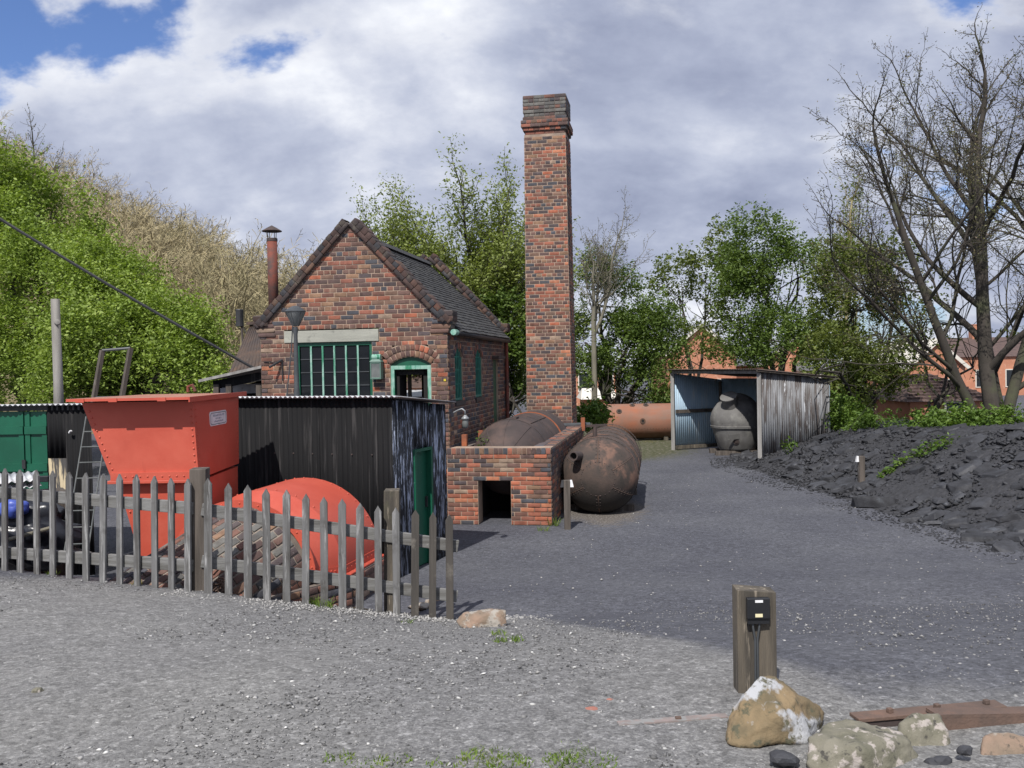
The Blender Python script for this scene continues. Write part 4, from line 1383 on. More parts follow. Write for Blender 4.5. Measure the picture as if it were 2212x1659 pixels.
MB().box(0.0, 0.25, 0.365, SLEN, 1.222, FH - 0.03, SM).build('wall_ledge', MT['dark_mortar'], seat)
for (u, y) in ((0.22, 0.40), (0.30, 1.45), (1.02, 5.02), (1.86, 5.35)):
    MB().box(u - 0.045, u + 0.045, y, y + 0.10, FH - 0.10, FH + 0.20, SM).build('stay_bracket', MT['orange_iron'], seat)
MB().tube([SM @ Vector((1.0, 5.30, FH + 0.02)), SM @ Vector((2.0, 5.62, FH + 0.02))], 0.055, 10).build('flue_pipe', MT['lamp_grey'], seat)

# domed boiler bedded in the brick setting
bc = 0.92
rad = 0.70
cz = FH - 0.28
bl_ = thing('bedded_boiler', 'brown egg-ended boiler bedded in the top of the brick setting', 'boiler', SM @ Vector((bc, 3.0, cz)))
prof = []
for i in range(13):
    a = math.pi / 2 * i / 12
    prof.append((rad * math.sin(a), -rad * 1.25 * math.cos(a)))
prof += [(rad, 1.0), (rad, 2.3), (rad, 3.5)]
MBo = SM @ Matrix.Translation((bc, 0.32 + rad * 1.25, cz)) @ Matrix.Rotation(R(-90), 4, 'X')
shell = MB().lathe(prof, 40, MBo).build('shell', MT['rust_brown'], bl_, smooth=True)


def ring_band(M, r0, z, wdt, th, name, m_, parent, a0=0.0, a1=2 * math.pi, n=40):
    return MB().lathe([(r0, z - wdt / 2), (r0 + th, z - wdt / 2), (r0 + th, z + wdt / 2), (r0, z + wdt / 2)], n, M, a0, a1).build(name, m_, parent)


ring_band(MBo, rad, 2.35, 0.07, 0.02, 'hoop', MT['orange_iron'], bl_)
ring_band(MBo, rad, 0.02, 0.10, 0.008, 'lap_joint', MT['rust_brown'], bl_)
ring_band(MBo, rad, 1.15, 0.10, 0.008, 'lap_joint', MT['rust_brown'], bl_)
for k in range(5):
    a = R(20 + 35 * k)
    seam = []
    for i in range(3, 12):
        t_ = math.pi / 2 * i / 12
        seam.append(MBo @ Vector((rad * math.sin(t_) * math.cos(-a), rad * math.sin(t_) * math.sin(-a), -rad * 1.25 * math.cos(t_))) )
    MB().tube(seam, 0.014, 4).build('seam', MT['rust_brown'], bl_)
ft = [MBo @ Vector((rad * math.cos(R(-60)), rad * math.sin(R(-60)), 0.2 + 0.5 * i)) for i in range(5)]
MB().tube(ft, 0.016, 4).build('seam', MT['rust_brown'], bl_)
MB().beam(MBo @ Vector((0.05, -rad - 0.01, 0.1)), MBo @ Vector((0.05, -rad - 0.01, 0.42)), 0.09, 0.04).build('patch_plate', MT['rust_brown'], bl_)

# second egg-ended boiler lying on the ground beside it
rad2 = 0.70
axis2 = Vector((math.sin(R(9)), math.cos(R(9)), 0))
F0 = Vector((1.50, 16.35, rad2 - 0.01))
eb = thing('egg_ended_boiler', 'rusty riveted egg-ended boiler lying on the ground beside brick setting', 'boiler', (F0.x, F0.y, 0.0))
M2 = basis(F0, Vector((axis2.y, -axis2.x, 0))) @ Matrix.Rotation(R(-90), 4, 'X')
prof = []
ED = 0.62
for i in range(15):
    a = math.pi / 2 * i / 14
    prof.append((rad2 * math.sin(a), -ED * math.cos(a) + ED))
LB = 3.75
prof += [(rad2, ED + 1.0), (rad2, ED + 2.2), (rad2, LB)]
for i in range(1, 9):
    a = math.pi / 2 * i / 8
    prof.append((rad2 * math.cos(a), LB + ED * math.sin(a)))
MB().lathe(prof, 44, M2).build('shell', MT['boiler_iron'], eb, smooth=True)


def rivet_ring(M, r_, z, n, size, name, m_, parent, a0=0, a1=360):
    mb = MB()
    for k in range(n):
        a = R(a0 + (a1 - a0) * k / n)
        nrm = M.to_3x3() @ Vector((math.cos(a), math.sin(a), 0))
        mb.dome(M @ Vector((r_ * math.cos(a), r_ * math.sin(a), z)), size, nrm, 0.4, 5)
    return mb.build(name, m_, parent, kind='stuff')


for i in range(6):
    z = ED + 0.02 + 0.72 * i
    ring_band(M2, rad2, z, 0.09, 0.010, 'lap_joint', MT['boiler_iron'], eb)
    rivet_ring(M2, rad2 + 0.010, z, 60, 0.013, 'rivets', MT['rust_brown'], eb)
# riveted seams over the end: gores and a ring
for k in range(6):
    a = R(30 + 60 * k)
    mb = MB()
    sm_ = []
    for i in range(4, 15):
        t_ = math.pi / 2 * i / 14
        p = Vector((rad2 * math.sin(t_) * math.cos(a), rad2 * math.sin(t_) * math.sin(a), -ED * math.cos(t_) + ED))
        nr = Vector((math.sin(t_) * math.cos(a), math.sin(t_) * math.sin(a), -math.cos(t_) * rad2 / ED)).normalized()
        sm_.append(M2 @ (p - nr * 0.004))
        sd = Vector((-math.sin(a), math.cos(a), 0))
        for s in (-0.03, 0.03):
            mb.dome(M2 @ (p + sd * s), 0.012, M2.to_3x3() @ nr, 0.4, 5)
    mb.build('rivets', MT['rust_brown'], eb, kind='stuff')
    MB().tube(sm_, 0.012, 5).build('seam', MT['rust_iron'], eb)
t_ = math.pi / 2 * 4 / 14
mb = MB()
for k in range(22):
    a = 2 * math.pi * k / 22
    p = Vector((rad2 * math.sin(t_) * math.cos(a), rad2 * math.sin(t_) * math.sin(a), -ED * math.cos(t_) + ED))
    mb.dome(M2 @ p, 0.012, M2.to_3x3() @ Vector((0, 0, -1)), 0.4, 5)
mb.build('rivets', MT['rust_brown'], eb, kind='stuff')
# stub pipe on the end and fittings on top
pb = M2 @ Vector((-0.34, -0.40, 0.20))
pd = (M2.to_3x3() @ Vector((-0.28, -0.1, -1))).normalized()
st = MB()
st.lathe([(0.0, 0.19), (0.062, 0.19), (0.062, 0.30), (0.085, 0.30), (0.085, -0.05)], 16, Matrix.Translation(pb) @ pd.to_track_quat('Z', 'Y').to_matrix().to_4x4())
st.build('stub_pipe', MT['rust_brown'], eb)
MB().lathe([(0.0, 0.191), (0.061, 0.191)], 16, Matrix.Translation(pb) @ pd.to_track_quat('Z', 'Y').to_matrix().to_4x4()).build('pipe_bore', MT['dark_inside'], eb)
topf = M2 @ Vector((-0.10, -rad2, 0.95))
MB().tube([topf + Vector((0, 0, -0.05)), topf + Vector((0, 0, 0.18))], 0.04, 8).build('valve_stem', MT['rust_brown'], eb)
MB().beam(topf + Vector((-0.16, -0.05, 0.2)), topf + Vector((0.22, 0.10, 0.2)), 0.07, 0.04).build('valve_lever', MT['rust_brown'], eb)
for z, a in ((1.2, 250), (2.2, 300), (1.7, 330), (2.9, 285)):
    aa = R(a)
    p = M2 @ Vector((rad2 * math.cos(aa), rad2 * math.sin(aa), z))
    nr = M2.to_3x3() @ Vector((math.cos(aa), math.sin(aa), 0))
    q = nr.to_track_quat('Z', 'Y').to_matrix().to_4x4()
    MB().box(-0.06, 0.06, -0.13, 0.13, -0.02, 0.012, Matrix.Translation(p) @ q).build('patch_plate', MT['rust_iron'], eb)
for z in (0.9, 3.0):
    p = M2 @ Vector((0, 0, z))
    MB().box(-0.62, 0.62, -0.09, 0.09, 0.0, 0.12, Matrix.Translation((p.x, p.y, 0.0)) @ Matrix.Rotation(R(-9), 4, 'Z')).build('timber_bearer', MT['dark_post'], eb)
# ------------------------------------------------------------------ corrugated sheds


def corr_sheet(name, M, x0, x1, z0, z1, m_, parent, pitch=0.076, amp=0.009, y=0.0, slope=0.0, horiz=False, dz=0.0, **tags):
    """Corrugated iron sheet in a wall frame: flutes run up (or, with slope, up a roof: z0/z1 are then y limits)."""
    n = max(6, int((x1 - x0) / pitch * 6))
    vs, fs = [], []
    for i in range(n + 1):
        x = x0 + (x1 - x0) * i / n
        w = amp * math.sin(2 * math.pi * x / pitch)
        for k in (0, 1):
            q = (z0, z1)[k]
            if horiz:
                vs.append(M @ Vector((x, q, y + slope * q + w)))
            else:
                vs.append(M @ Vector((x, y + w, q + (dz * (x - x0) if k else 0))))
    for i in range(n):
        a = 2 * i
        fs.append((a, a + 2, a + 3, a + 1))
    mb = MB().add(vs, fs)
    o = mb.build(name, m_, parent, smooth=True, **tags)
    sd_ = o.modifiers.new('sheet', 'SOLIDIFY')
    sd_.thickness = 0.0025
    return o


def sheeted(M, W, z0, z1, m_, parent, step=0.62, name='corrugated_sheet', skip=None, mats=None, **kw):
    x = 0.0
    i = 0
    while x < W - 0.02:
        e = min(x + step, W)
        corr_sheet(name, M, x, e + (0.03 if e < W else 0), z0 + RND.uniform(-.01, .01), z1 + RND.uniform(-.006, .006), (mats or {}).get(i, m_), parent, y=-0.004 * (i % 2), **kw)
        x = e
        i += 1


shed = thing('tarred_shed', 'black tarred corrugated iron shed with narrow green door on its right side', 'shed', (-1.55, 11.8, 0))
CN = Vector((-1.55, 11.8, 0))
W1D = Vector((0.934, -0.355, 0)).normalized()
W2D = Vector((0.355, 0.934, 0)).normalized()
W1L, W2L = 3.6, 1.62
WM1 = basis(CN - W1D * W1L, W1D)
WM2 = basis(CN, W2D)
sheeted(WM1, W1L, 0.0, 2.35, MT['black_tin'], shed)
d0, d1, dh = 0.58, 1.09, 1.60
corr_sheet('corrugated_sheet', WM2, 0.0, d0, 0.0, 2.34, MT['tarred_tin'], shed, dz=-0.085)
corr_sheet('corrugated_sheet', WM2, d1, W2L, 0.0, 2.245, MT['tarred_tin'], shed, dz=-0.085, y=-0.003)
corr_sheet('corrugated_sheet', WM2, d0, d1, dh + 0.04, 2.29, MT['tarred_tin'], shed, dz=-0.085)
WMB = basis(CN + W2D * W2L, -W1D)
sheeted(WMB, W1L, 0.0, 2.18, MT['black_tin'], shed)
MB().box(0.02, 0.09, 0.014, 0.08, 0, 2.25, WM2).build('corner_post', MT['black_iron'], shed)
dfm = MB()
dfm.box(d0 - 0.015, d0 + 0.035, -0.03, 0.06, 0, dh + 0.04, WM2)
dfm.box(d1 - 0.035, d1 + 0.015, -0.03, 0.06, 0, dh + 0.04, WM2)
dfm.box(d0 + 0.035, d1 - 0.035, -0.03, 0.06, dh, dh + 0.04, WM2)
dfm.build('door_frame', MT['green_paint'], shed)
dl = MB().box(d0 + 0.037, d1 - 0.037, 0.05, 0.08, 0.02, dh - 0.004, WM2).build('door', MT['green_paint'], shed)
MB().box(d0 + 0.16, d0 + 0.175, 0.044, 0.05, 0.02, dh - 0.01, WM2).build('board_joint', MT['dark_inside'], dl)
MB().box(d1 - 0.09, d1 - 0.06, 0.02, 0.05, 0.8, 0.95, WM2).build('door_handle', MT['black_iron'], dl)
# roof sheets: flutes run from front to back
x = -0.08
while x < W1L + 0.1:
    e = min(x + 0.62, W1L + 0.13)
    corr_sheet('roof_sheet', WM1, x, e, -0.13, W2L + 0.1, MT['bright_tin'], shed, y=2.375, slope=-0.083, horiz=True, amp=0.013)
    x = e
MB().box(-0.05, W2L + 0.08, -0.14, -0.02, 0.0, 0.012, WM2 @ Matrix.Translation((0, 0, 2.36)) @ Matrix.Rotation(math.atan(0.083), 4, 'Y')).build('verge_strip', MT['rust_tin'], shed)
MB().box(0.01, W1L - 0.02, 0.02, 0.06, 2.24, 2.31, WM1).build('wall_plate', MT['dark_post'], shed)
bol = MB()
for k in range(9):
    bol.dome(WM1 @ Vector((0.9 + 0.3 * k, -0.012, 1.62 + 0.0)), 0.012, -WM1.col[1].to_3d(), 0.5, 6)
bol.build('sheet_bolts', MT['rust_brown'], shed)

# swan-neck lamp on the shed's back corner
wl = thing('swan_neck_lamp', 'bulkhead glass lamp on a galvanised swan neck at shed corner', 'wall lamp', WM2 @ Vector((W2L, -0.02, 2.05)))
a0 = WM2 @ Vector((W2L - 0.02, -0.02, 2.08))
pa = [a0, a0 + Vector((0.10, -0.03, 0.0)), a0 + Vector((0.17, -0.05, 0.035)), a0 + Vector((0.235, -0.07, 0.06)), a0 + Vector((0.275, -0.08, 0.03)), a0 + Vector((0.28, -0.082, -0.03))]
MB().tube(pa, 0.012, 8).build('swan_neck', MT['galv'], wl, smooth=True)
tb = pa[-1]
MB().lathe([(0.018, 0.0), (0.03, -0.02), (0.055, -0.04), (0.06, -0.062), (0.04, -0.065)], 14, Matrix.Translation(tb)).build('lamp_cap', MT['galv'], wl, smooth=True)
MB().lathe([(0.042, -0.066), (0.046, -0.11), (0.045, -0.16), (0.03, -0.19), (0.0, -0.195)], 14, Matrix.Translation(tb)).build('glass_globe', MT['lamp_glass'], wl, smooth=True)
MB().lathe([(0.0, -0.08), (0.018, -0.1), (0.018, -0.13), (0.0, -0.15)], 10, Matrix.Translation(tb)).build('bulb', MT['bulb'], wl, smooth=True)

# shed with green double doors at the left edge
gs = thing('green_door_shed', 'low black corrugated shed with dark green double doors at left edge', 'shed', pt(60, 1100, 12.6))
gO = pt(-330, 880, 12.75)
gR = pt(196, 874, 12.45)
GU = (Vector((gR.x, gR.y, 0)) - Vector((gO.x, gO.y, 0)))
GWD = GU.length
GU.normalize()
GM = basis(Vector((gO.x, gO.y, 0)), GU)
gdx1 = GWD - (196 - 96) / 1981 * 12.5
gtop = 2.31
MT['peeled_tin'] = mat('peeled_tin', (0.02, 0.019, 0.02), (0.05, 0.045, 0.042), 3.5, stretch=(1, 1, 0.12), rough=0.7, bump=0.3, c3=(0.40, 0.33, 0.21), s3=15, st3=(1, 1, 0.10), lo3=0.50, hi3=0.56)
corr_sheet('corrugated_sheet', GM, gdx1, gdx1 + 0.27, 0, 1.62, MT['peeled_tin'], gs)
corr_sheet('corrugated_sheet', GM, gdx1, gdx1 + 0.27, 1.6, gtop, MT['black_tin'], gs, y=-0.004)
corr_sheet('corrugated_sheet', GM, gdx1 + 0.27, GWD, 0, gtop, MT['black_tin'], gs, y=-0.003)
dspan = gdx1 - 0.01
lx = (52 - -330) / (196 + 330) * GWD
for a, b in ((lx - 1.1, lx - 0.006), (lx + 0.006, dspan)):
    lf = MB().box(a, b, 0.03, 0.06, 0.95, gtop - 0.07, GM).build('door_leaf', MT['green_paint'], gs)
    for zz in (1.05, 1.42, 1.93):
        MB().box(a + 0.005, b - 0.005, -0.004, 0.029, zz, zz + 0.105, GM).build('ledge', MT['green_paint'], lf)
    for xx in (a + 0.005, b - 0.075):
        for z0, z1 in ((1.157, 1.418), (1.527, 1.928), (2.037, gtop - 0.08)):
            MB().box(xx, xx + 0.07, 0.012, 0.029, z0, z1, GM).build('stile', MT['green_paint'], lf)
MB().box(lx - 0.02, lx + 0.03, -0.03, -0.006, 1.46, 1.58, GM).build('hasp', MT['black_iron'], gs)
MB().box(0, gdx1, 0.03, 0.06, 0.0, 0.94, GM).build('plinth_board', MT['dark_post'], gs)
corr_sheet('roof_sheet', GM, -0.1, GWD + 0.06, -0.10, 1.9, MT['bright_tin'], gs, y=gtop + 0.02, slope=-0.05, horiz=True, amp=0.012)
MB().box(0, GWD - 0.01, 0.0, 0.05, gtop - 0.06, gtop, GM).build('fascia', MT['black_iron'], gs)
tg = pt(150, 935, 12.42)
mb = MB()
mb.beam(tg, tg + Vector((0.03, -0.02, 0.03)), 0.03, 0.02)
mb.build('chain_end', MT['white'], gs)

# stored things behind the fence at the far left
cs = thing('sheet_stack', 'whitish corrugated sheets stacked behind the leftmost pickets', 'sheet stack', pt(30, 1060, 10.6))
for k in range(2):
    A = pt(-60, 1048 + 14 * k, 10.5)
    B_ = pt(92, 1040 + 16 * k, 10.9)
    u = (Vector((B_.x, B_.y, 0)) - Vector((A.x, A.y, 0))).normalized()
    Mx = basis(Vector((A.x, A.y, A.z)), u)
    corr_sheet('corrugated_sheet', Mx, 0, (Vector((B_.x - A.x, B_.y - A.y, 0))).length, 0, 0.55, MT['bright_tin'], cs, y=0.0, slope=0.10, horiz=True, amp=0.012)
MB().box(-0.02, 1.0, 0.03, 0.5, -1.3, -0.09, Mx).build('timber_stack', MT['dark_post'], cs)
bx = pt(83, 1037, 10.6)
bxo = thing('small_box', 'small black box with yellow end lying on the white sheets', 'box', bx)
MB().box(-0.03, 0.13, -0.04, 0.05, -0.02, 0.045, Matrix.Translation(bx)).build('box_body', MT['black_plastic'], bxo, bevel=0.004)
MB().box(-0.034, -0.0305, -0.035, 0.045, -0.015, 0.04, Matrix.Translation(bx)).build('box_end', MT['yellow'], bxo)
MB().box(-0.025, 0.03, -0.044, -0.0405, -0.012, 0.036, Matrix.Translation(bx)).build('box_label', MT['yellow'], bxo)


def lumpy(name, c, size, m_, seed, amp=0.25, sub=3, freq=1.7, cut=None, flat=0.0, **tags):
    """Irregular boulder or heap: a displaced icosphere with planar facets cut into it."""
    bm = bmesh.new()
    bmesh.ops.create_icosphere(bm, subdivisions=sub, radius=1.0)
    rr = random.Random(seed)
    planes = []
    for _ in range(cut or 0):
        n = Vector((rr.gauss(0, 1), rr.gauss(0, 1), rr.gauss(0, 0.8))).normalized()
        planes.append((n, rr.uniform(0.62, 0.85)))
    off = Vector((seed * 3.1, seed * 1.7, seed * 0.9))
    for v in bm.verts:
        p = v.co.copy()
        for n, d in planes:
            q = p.dot(n) - d
            if q > 0:
                p -= n * q * 0.92
        p *= 1 + amp * noise.noise(p * freq + off) + amp * 0.35 * noise.noise(p * freq * 3.3 + off) + amp * 0.14 * noise.noise(p * freq * 8 + off)
        v.co = Vector((p.x * size[0], p.y * size[1], p.z * size[2])) + Vector(c)
    me = bpy.data.meshes.new(name)
    bm.to_mesh(me)
    bm.free()
    me.polygons.foreach_set('use_smooth', [not bool(cut)] * len(me.polygons))
    parent = tags.pop('parent', None)
    return mk(name, me, m_, parent, **tags)


lumpy('tarpaulin_heap', pt(40, 1150, 10.2), (0.62, 0.35, 0.42), MT['tarp'], 5, 0.35, 4, 2.4, label='black plastic tarpaulin heaped behind the leftmost pickets', cat='tarpaulin')
lumpy('blue_sack', pt(28, 1098, 9.9), (0.16, 0.12, 0.10), MT['blue_tarp'], 8, 0.3, 3, 2.0, label='blue plastic sack on top of the black tarpaulin', cat='sack')
MB().tube([pt(20, 1165, 9.75), pt(75, 1150, 9.8), pt(110, 1140, 9.9)], 0.02, 8).build('cut_branch', MT['pale_bark'], label='pale cut branch lying across the black tarpaulin', cat='branch')
MB().beam(pt(95, 1172, 10.4), pt(190, 1200, 10.2), 0.12, 0.05).build('loose_plank', MT['grey_timber'], label='grey plank sloping on the ground left of the red hopper', cat='plank')
MB().beam(pt(-30, 1246, 9.62), pt(250, 1262, 9.1), 0.10, 0.09).build('kerb_timber', MT['grey_timber'], label='grey kerb timber under the left pickets of the fence', cat='timber')

# ------------------------------------------------------------------ red riveted hopper
hop = thing('red_hopper', 'red riveted steel hopper with sloping left side and flat lid', 'hopper', (-4.0, 10.8, 0))
hx1 = -3.50


def frust(mb, b, t):
    mb.hexa([Vector(p) for p in b], [Vector(p) for p in t])


zt, zm = 2.425, 1.565
up_ = MB()
frust(up_, [(-4.40, 10.03, zm), (hx1 + 0.05, 10.03, zm), (hx1, 11.68, zm), (-4.40, 11.68, zm)], [(-4.70, 10.0, zt), (hx1 + 0.015, 10.0, zt), (hx1, 11.72, zt), (-4.70, 11.72, zt)])
up_.build('upper_body', MT['red_paint'], hop)
lo_ = MB()
frust(lo_, [(-4.02, 10.20, 0.05), (hx1 + 0.09, 10.20, 0.05), (hx1 - 0.01, 11.6, 0.05), (-4.02, 11.6, 0.05)], [(-4.355, 10.075, zm - 0.035), (hx1 + 0.03, 10.075, zm - 0.035), (hx1 - 0.012, 11.66, zm - 0.035), (-4.355, 11.66, zm - 0.035)])
lo_.build('lower_body', MT['red_paint'], hop)
MB().box(-4.44, hx1 + 0.075, 9.985, 10.07, zm - 0.034, zm - 0.001).build('joint_flange', MT['red_paint'], hop, bevel=0.004)
MB().box(-4.405, hx1 + 0.055, 10.0, 10.026, zm + 0.001, zm + 0.085).build('joint_angle', MT['red_paint'], hop)
ld = MB()
ld.hexa([Vector(p) for p in ((-4.75, 9.78, 2.452), (hx1 + 0.05, 9.78, 2.452), (hx1 + 0.04, 11.9, 2.437), (-4.75, 11.9, 2.437))],
        [Vector(p) for p in ((-4.75, 9.78, 2.475), (hx1 + 0.05, 9.78, 2.475), (hx1 + 0.04, 11.9, 2.46), (-4.75, 11.9, 2.46))])
ldo = ld.build('lid', MT['red_lid'], hop)
MB().box(-4.755, hx1 + 0.05, 9.765, 9.779, 2.445, 2.473).build('lid_lip', MT['red_paint'], ldo)
MB().hexa([Vector(p) for p in ((hx1 + .051, 9.765, 2.42), (hx1 + .064, 9.765, 2.42), (hx1 + .054, 11.9, 2.42), (hx1 + .041, 11.9, 2.42))],
          [Vector(p) for p in ((hx1 + .051, 9.765, 2.475), (hx1 + .064, 9.765, 2.475), (hx1 + .054, 11.9, 2.475), (hx1 + .041, 11.9, 2.475))]).build('lid_side', MT['red_paint'], ldo)
for x in (-4.65, -4.30, -3.78):
    MB().box(x, x + 0.09, 9.755, 9.764, 2.435, 2.475).build('hinge', MT['red_paint'], ldo)
MB().tube([Vector((-4.03, 11.4, 2.49)), Vector((-4.03, 11.4, 2.56)), Vector((-3.97, 11.4, 2.58)), Vector((-3.94, 11.4, 2.50))], 0.02, 6).build('lifting_eye', MT['rust_pipe'], ldo)
rv = MB()
for k in range(11):
    f = (k + 0.5) / 11
    z = lerp(zm + 0.02, zt - 0.06, f)
    fx = (z - zm) / (zt - zm)
    rv.dome((lerp(-4.40, -4.70, fx) + 0.05, lerp(10.03, 10.0, fx), z), 0.013, (0, -1, 0), 0.45, 6)
    rv.dome((lerp(hx1 + 0.05, hx1 + 0.015, fx) - 0.03, lerp(10.03, 10.0, fx), z), 0.013, (0, -1, 0), 0.45, 6)
    rv.dome((lerp(hx1 + 0.05, hx1 + 0.015, fx), lerp(10.03, 10.0, fx) + 0.06, z), 0.011, (1, 0, 0), 0.45, 6)
    rv.dome((hx1, 11.62, z), 0.011, (1, 0, 0), 0.45, 6)
for k in range(11):
    rv.dome((lerp(-4.36, hx1 + 0.02, (k + .5) / 11), 10.0, zm + 0.042), 0.012, (0, -1, 0), 0.45, 6)
for k in range(8):
    f = (k + 0.5) / 8
    rv.dome((lerp(-4.355, -4.02, f) + 0.05, lerp(10.075, 10.2, f), lerp(zm - 0.1, 0.1, f)), 0.012, (0, -1, 0), 0.45, 6)
    rv.dome((hx1 - 0.01, 11.6, lerp(zm - 0.1, 0.3, f)), 0.012, (1, 0, 0), 0.45, 6)
rv.build('rivets', MT['red_paint'], hop, kind='stuff')
# white plate with faded lettering on the shaded side
plq = thing('notice_plate', 'white enamel plate with faded lettering on the hopper side', 'sign', (hx1 + 0.02, 10.8, 2.2))
PM = basis(Vector((hx1 + 0.012, 10.52, 2.11)), Vector((0.0, 1, 0)))
pw, ph = 0.62, 0.165
oc = [(0.03, 0), (pw - .03, 0), (pw, .025), (pw, ph - .025), (pw - .03, ph), (.03, ph), (0, ph - .025), (0, .025)]
MB().add([PM @ Vector((x, y, z)) for y in (-0.012, 0.002) for x, z in oc], [tuple(range(8))] + [(i, i + 8, (i + 1) % 8 + 8, (i + 1) % 8) for i in range(8)]).build('plate', MT['white'], plq)
ic = [(lerp(pw / 2, x, 0.91), lerp(ph / 2, z, 0.80)) for x, z in oc]
fr = MB()
for i in range(8):
    a, b = ic[i], ic[(i + 1) % 8]
    fr.beam(PM @ Vector((a[0], -0.0135, a[1])), PM @ Vector((b[0], -0.0135, b[1])), 0.006, 0.002, PM.col[1].to_3d())
fr.build('border_line', MT['ink'], plq)
rr = random.Random(4)
for zz, x0, x1, h in ((0.105, 0.12, 0.52, 0.022), (0.072, 0.20, 0.42, 0.016), (0.038, 0.16, 0.48, 0.018)):
    mb = MB()
    x = x0
    while x < x1:
        w = rr.uniform(0.018, 0.03)
        mb.box(x, x + w * 0.25, -0.0142, -0.0125, zz, zz + h, PM)
        mb.box(x, x + w * 0.8, -0.0141, -0.0124, zz + h * rr.choice((0.0, 0.4, 0.8)), zz + h * rr.choice((0.2, 0.6, 1.0)) + 0.003, PM)
        x += w
    mb.build('faded_lettering', MT['faded_ink'], plq)

# ladders by the hopper
ldr = thing('steel_ladder', 'thin grey steel ladder leaning left of the red hopper', 'ladder', pt(155, 1200, 10.1))
pA, pB = pt(186, 900, 10.75), pt(138, 1198, 10.0)
qA, qB = pA + Vector((0.25, 0.02, 0)), pB + Vector((0.25, 0.02, 0))
for a, b in ((pA, pB), (qA, qB)):
    MB().tube([a, b], 0.008, 6).build('stile', MT['lamp_glass'], ldr)
for k in range(1, 9):
    f = k / 8.6
    MB().tube([pA.lerp(pB, f), qA.lerp(qB, f)], 0.007, 6).build('rung', MT['lamp_glass'], ldr)
lt = thing('timber_ladder', 'dark ladder top standing up behind the hopper lid', 'ladder', pt(240, 860, 12.0))
lA, lB = pt(221, 757, 12.1), pt(196, 900, 11.95)
rA, rB = pt(282, 752, 12.1), pt(256, 900, 11.95)
for a, b in ((lA, lB), (rA, rB)):
    MB().beam(a, b, 0.055, 0.05).build('stile', MT['dark_post'], lt)
MB().tube([lA, rA], 0.018, 8).build('rung', MT['lamp_grey'], lt)
MB().tube([lA.lerp(lB, .72), rA.lerp(rB, .72)], 0.018, 8).build('rung', MT['lamp_grey'], lt)

# ------------------------------------------------------------------ brick vault and red riveted hood


def arc_pts(c, rv_, rad, hgt, n=24, ang0=0.0, ang1=math.pi):
    return [Vector(c) + rv_ * rad * math.cos(ang0 + (ang1 - ang0) * i / n) + Vector((0, 0, 1)) * hgt * math.sin(ang0 + (ang1 - ang0) * i / n) for i in range(n + 1)]


ax_h = Vector((0.216, 0.976, 0)).normalized()
rt_h = Vector((ax_h.y, -ax_h.x, 0))
cB = Vector((-2.80, 10.26, 0.50))
cC = cB + ax_h * 1.08
cA = cB - ax_h * 0.42
cA.z = 0.55
cA = cA + Vector((-0.06, 0, 0))
hood = thing('red_hood', 'domed red riveted iron hood at the end of a brick vault', 'iron hood', (cB.x, cB.y, 0.5))
rings = [(cA, 0.78, 0.72), (cB, 0.93, 0.90), (cC, 0.94, 0.91)]
arcs = [arc_pts(c, rt_h, r_, h) for c, r_, h in rings]
for i, nm in ((0, 'flared_band'), (1, 'barrel')):
    A, Bq = arcs[i], arcs[i + 1]
    n = len(A)
    MB().add(A + Bq, [(k, n + k, n + k + 1, k + 1) for k in range(n - 1)]).build(nm, MT['red_paint'], hood, smooth=True)
MB().add([cA + ax_h * 0.02] + [p + ax_h * 0.02 for p in arcs[0]], [(0, k + 1, k + 2) for k in range(len(arcs[0]) - 1)]).build('closing_plate', MT['dark_mortar'], hood)
endp = MB()
endp.add([cC] + arcs[2], [(0, k + 2, k + 1) for k in range(len(arcs[2]) - 1)])
endp.build('end_plate', MT['red_paint'], hood)
flg = MB()
for i in range(len(arcs[0]) - 1):
    a, b = arcs[0][i], arcs[0][i + 1]
    oa = (a - cA).normalized() * 0.085
    ob = (b - cA).normalized() * 0.085
    flg.hexa([a - ax_h * .012, b - ax_h * .012, b + ob - ax_h * .012, a + oa - ax_h * .012], [a + ax_h * .004, b + ax_h * .004, b + ob + ax_h * .004, a + oa + ax_h * .004])
flg.build('arch_flange', MT['red_paint'], hood)
bf = MB()
B0, C0 = arcs[1][0], arcs[2][0]
A0 = arcs[0][0]
for p, q in ((B0, C0), (A0, B0)):
    d = (q - p).normalized()
    s = Vector((d.y, -d.x, 0)).normalized()
    bf.hexa([p - s * .02 - Vector((0, 0, .03)), q - s * .02 - Vector((0, 0, .03)), q + s * .09 - Vector((0, 0, .03)), p + s * .09 - Vector((0, 0, .03))],
            [p - s * .02 - Vector((0, 0, .012)), q - s * .02 - Vector((0, 0, .012)), q + s * .09 - Vector((0, 0, .012)), p + s * .09 - Vector((0, 0, .012))])
    bf.hexa([p + s * .004 - Vector((0, 0, .011)), q + s * .004 - Vector((0, 0, .011)), q + s * .016 - Vector((0, 0, .011)), p + s * .016 - Vector((0, 0, .011))],
            [p + s * .004 + Vector((0, 0, .075)), q + s * .004 + Vector((0, 0, .075)), q + s * .016 + Vector((0, 0, .075)), p + s * .016 + Vector((0, 0, .075))])
bf.build('base_flange', MT['red_paint'], hood)
rv = MB()
for k in range(1, 24):
    p = arcs[1][k]
    nr = (p - cB).normalized()
    rv.dome(p + ax_h * 0.05 + nr * 0.002, 0.013, nr, 0.45, 6)
    p = arcs[0][k]
    nr = (p - cA).normalized()
    rv.dome(p + nr * 0.05 - ax_h * 0.012, 0.012, -ax_h, 0.45, 6)
    p = arcs[2][k]
    nr = (p - cC).normalized()
    rv.dome(p - ax_h * 0.06 + nr * 0.002, 0.012, nr, 0.45, 6)
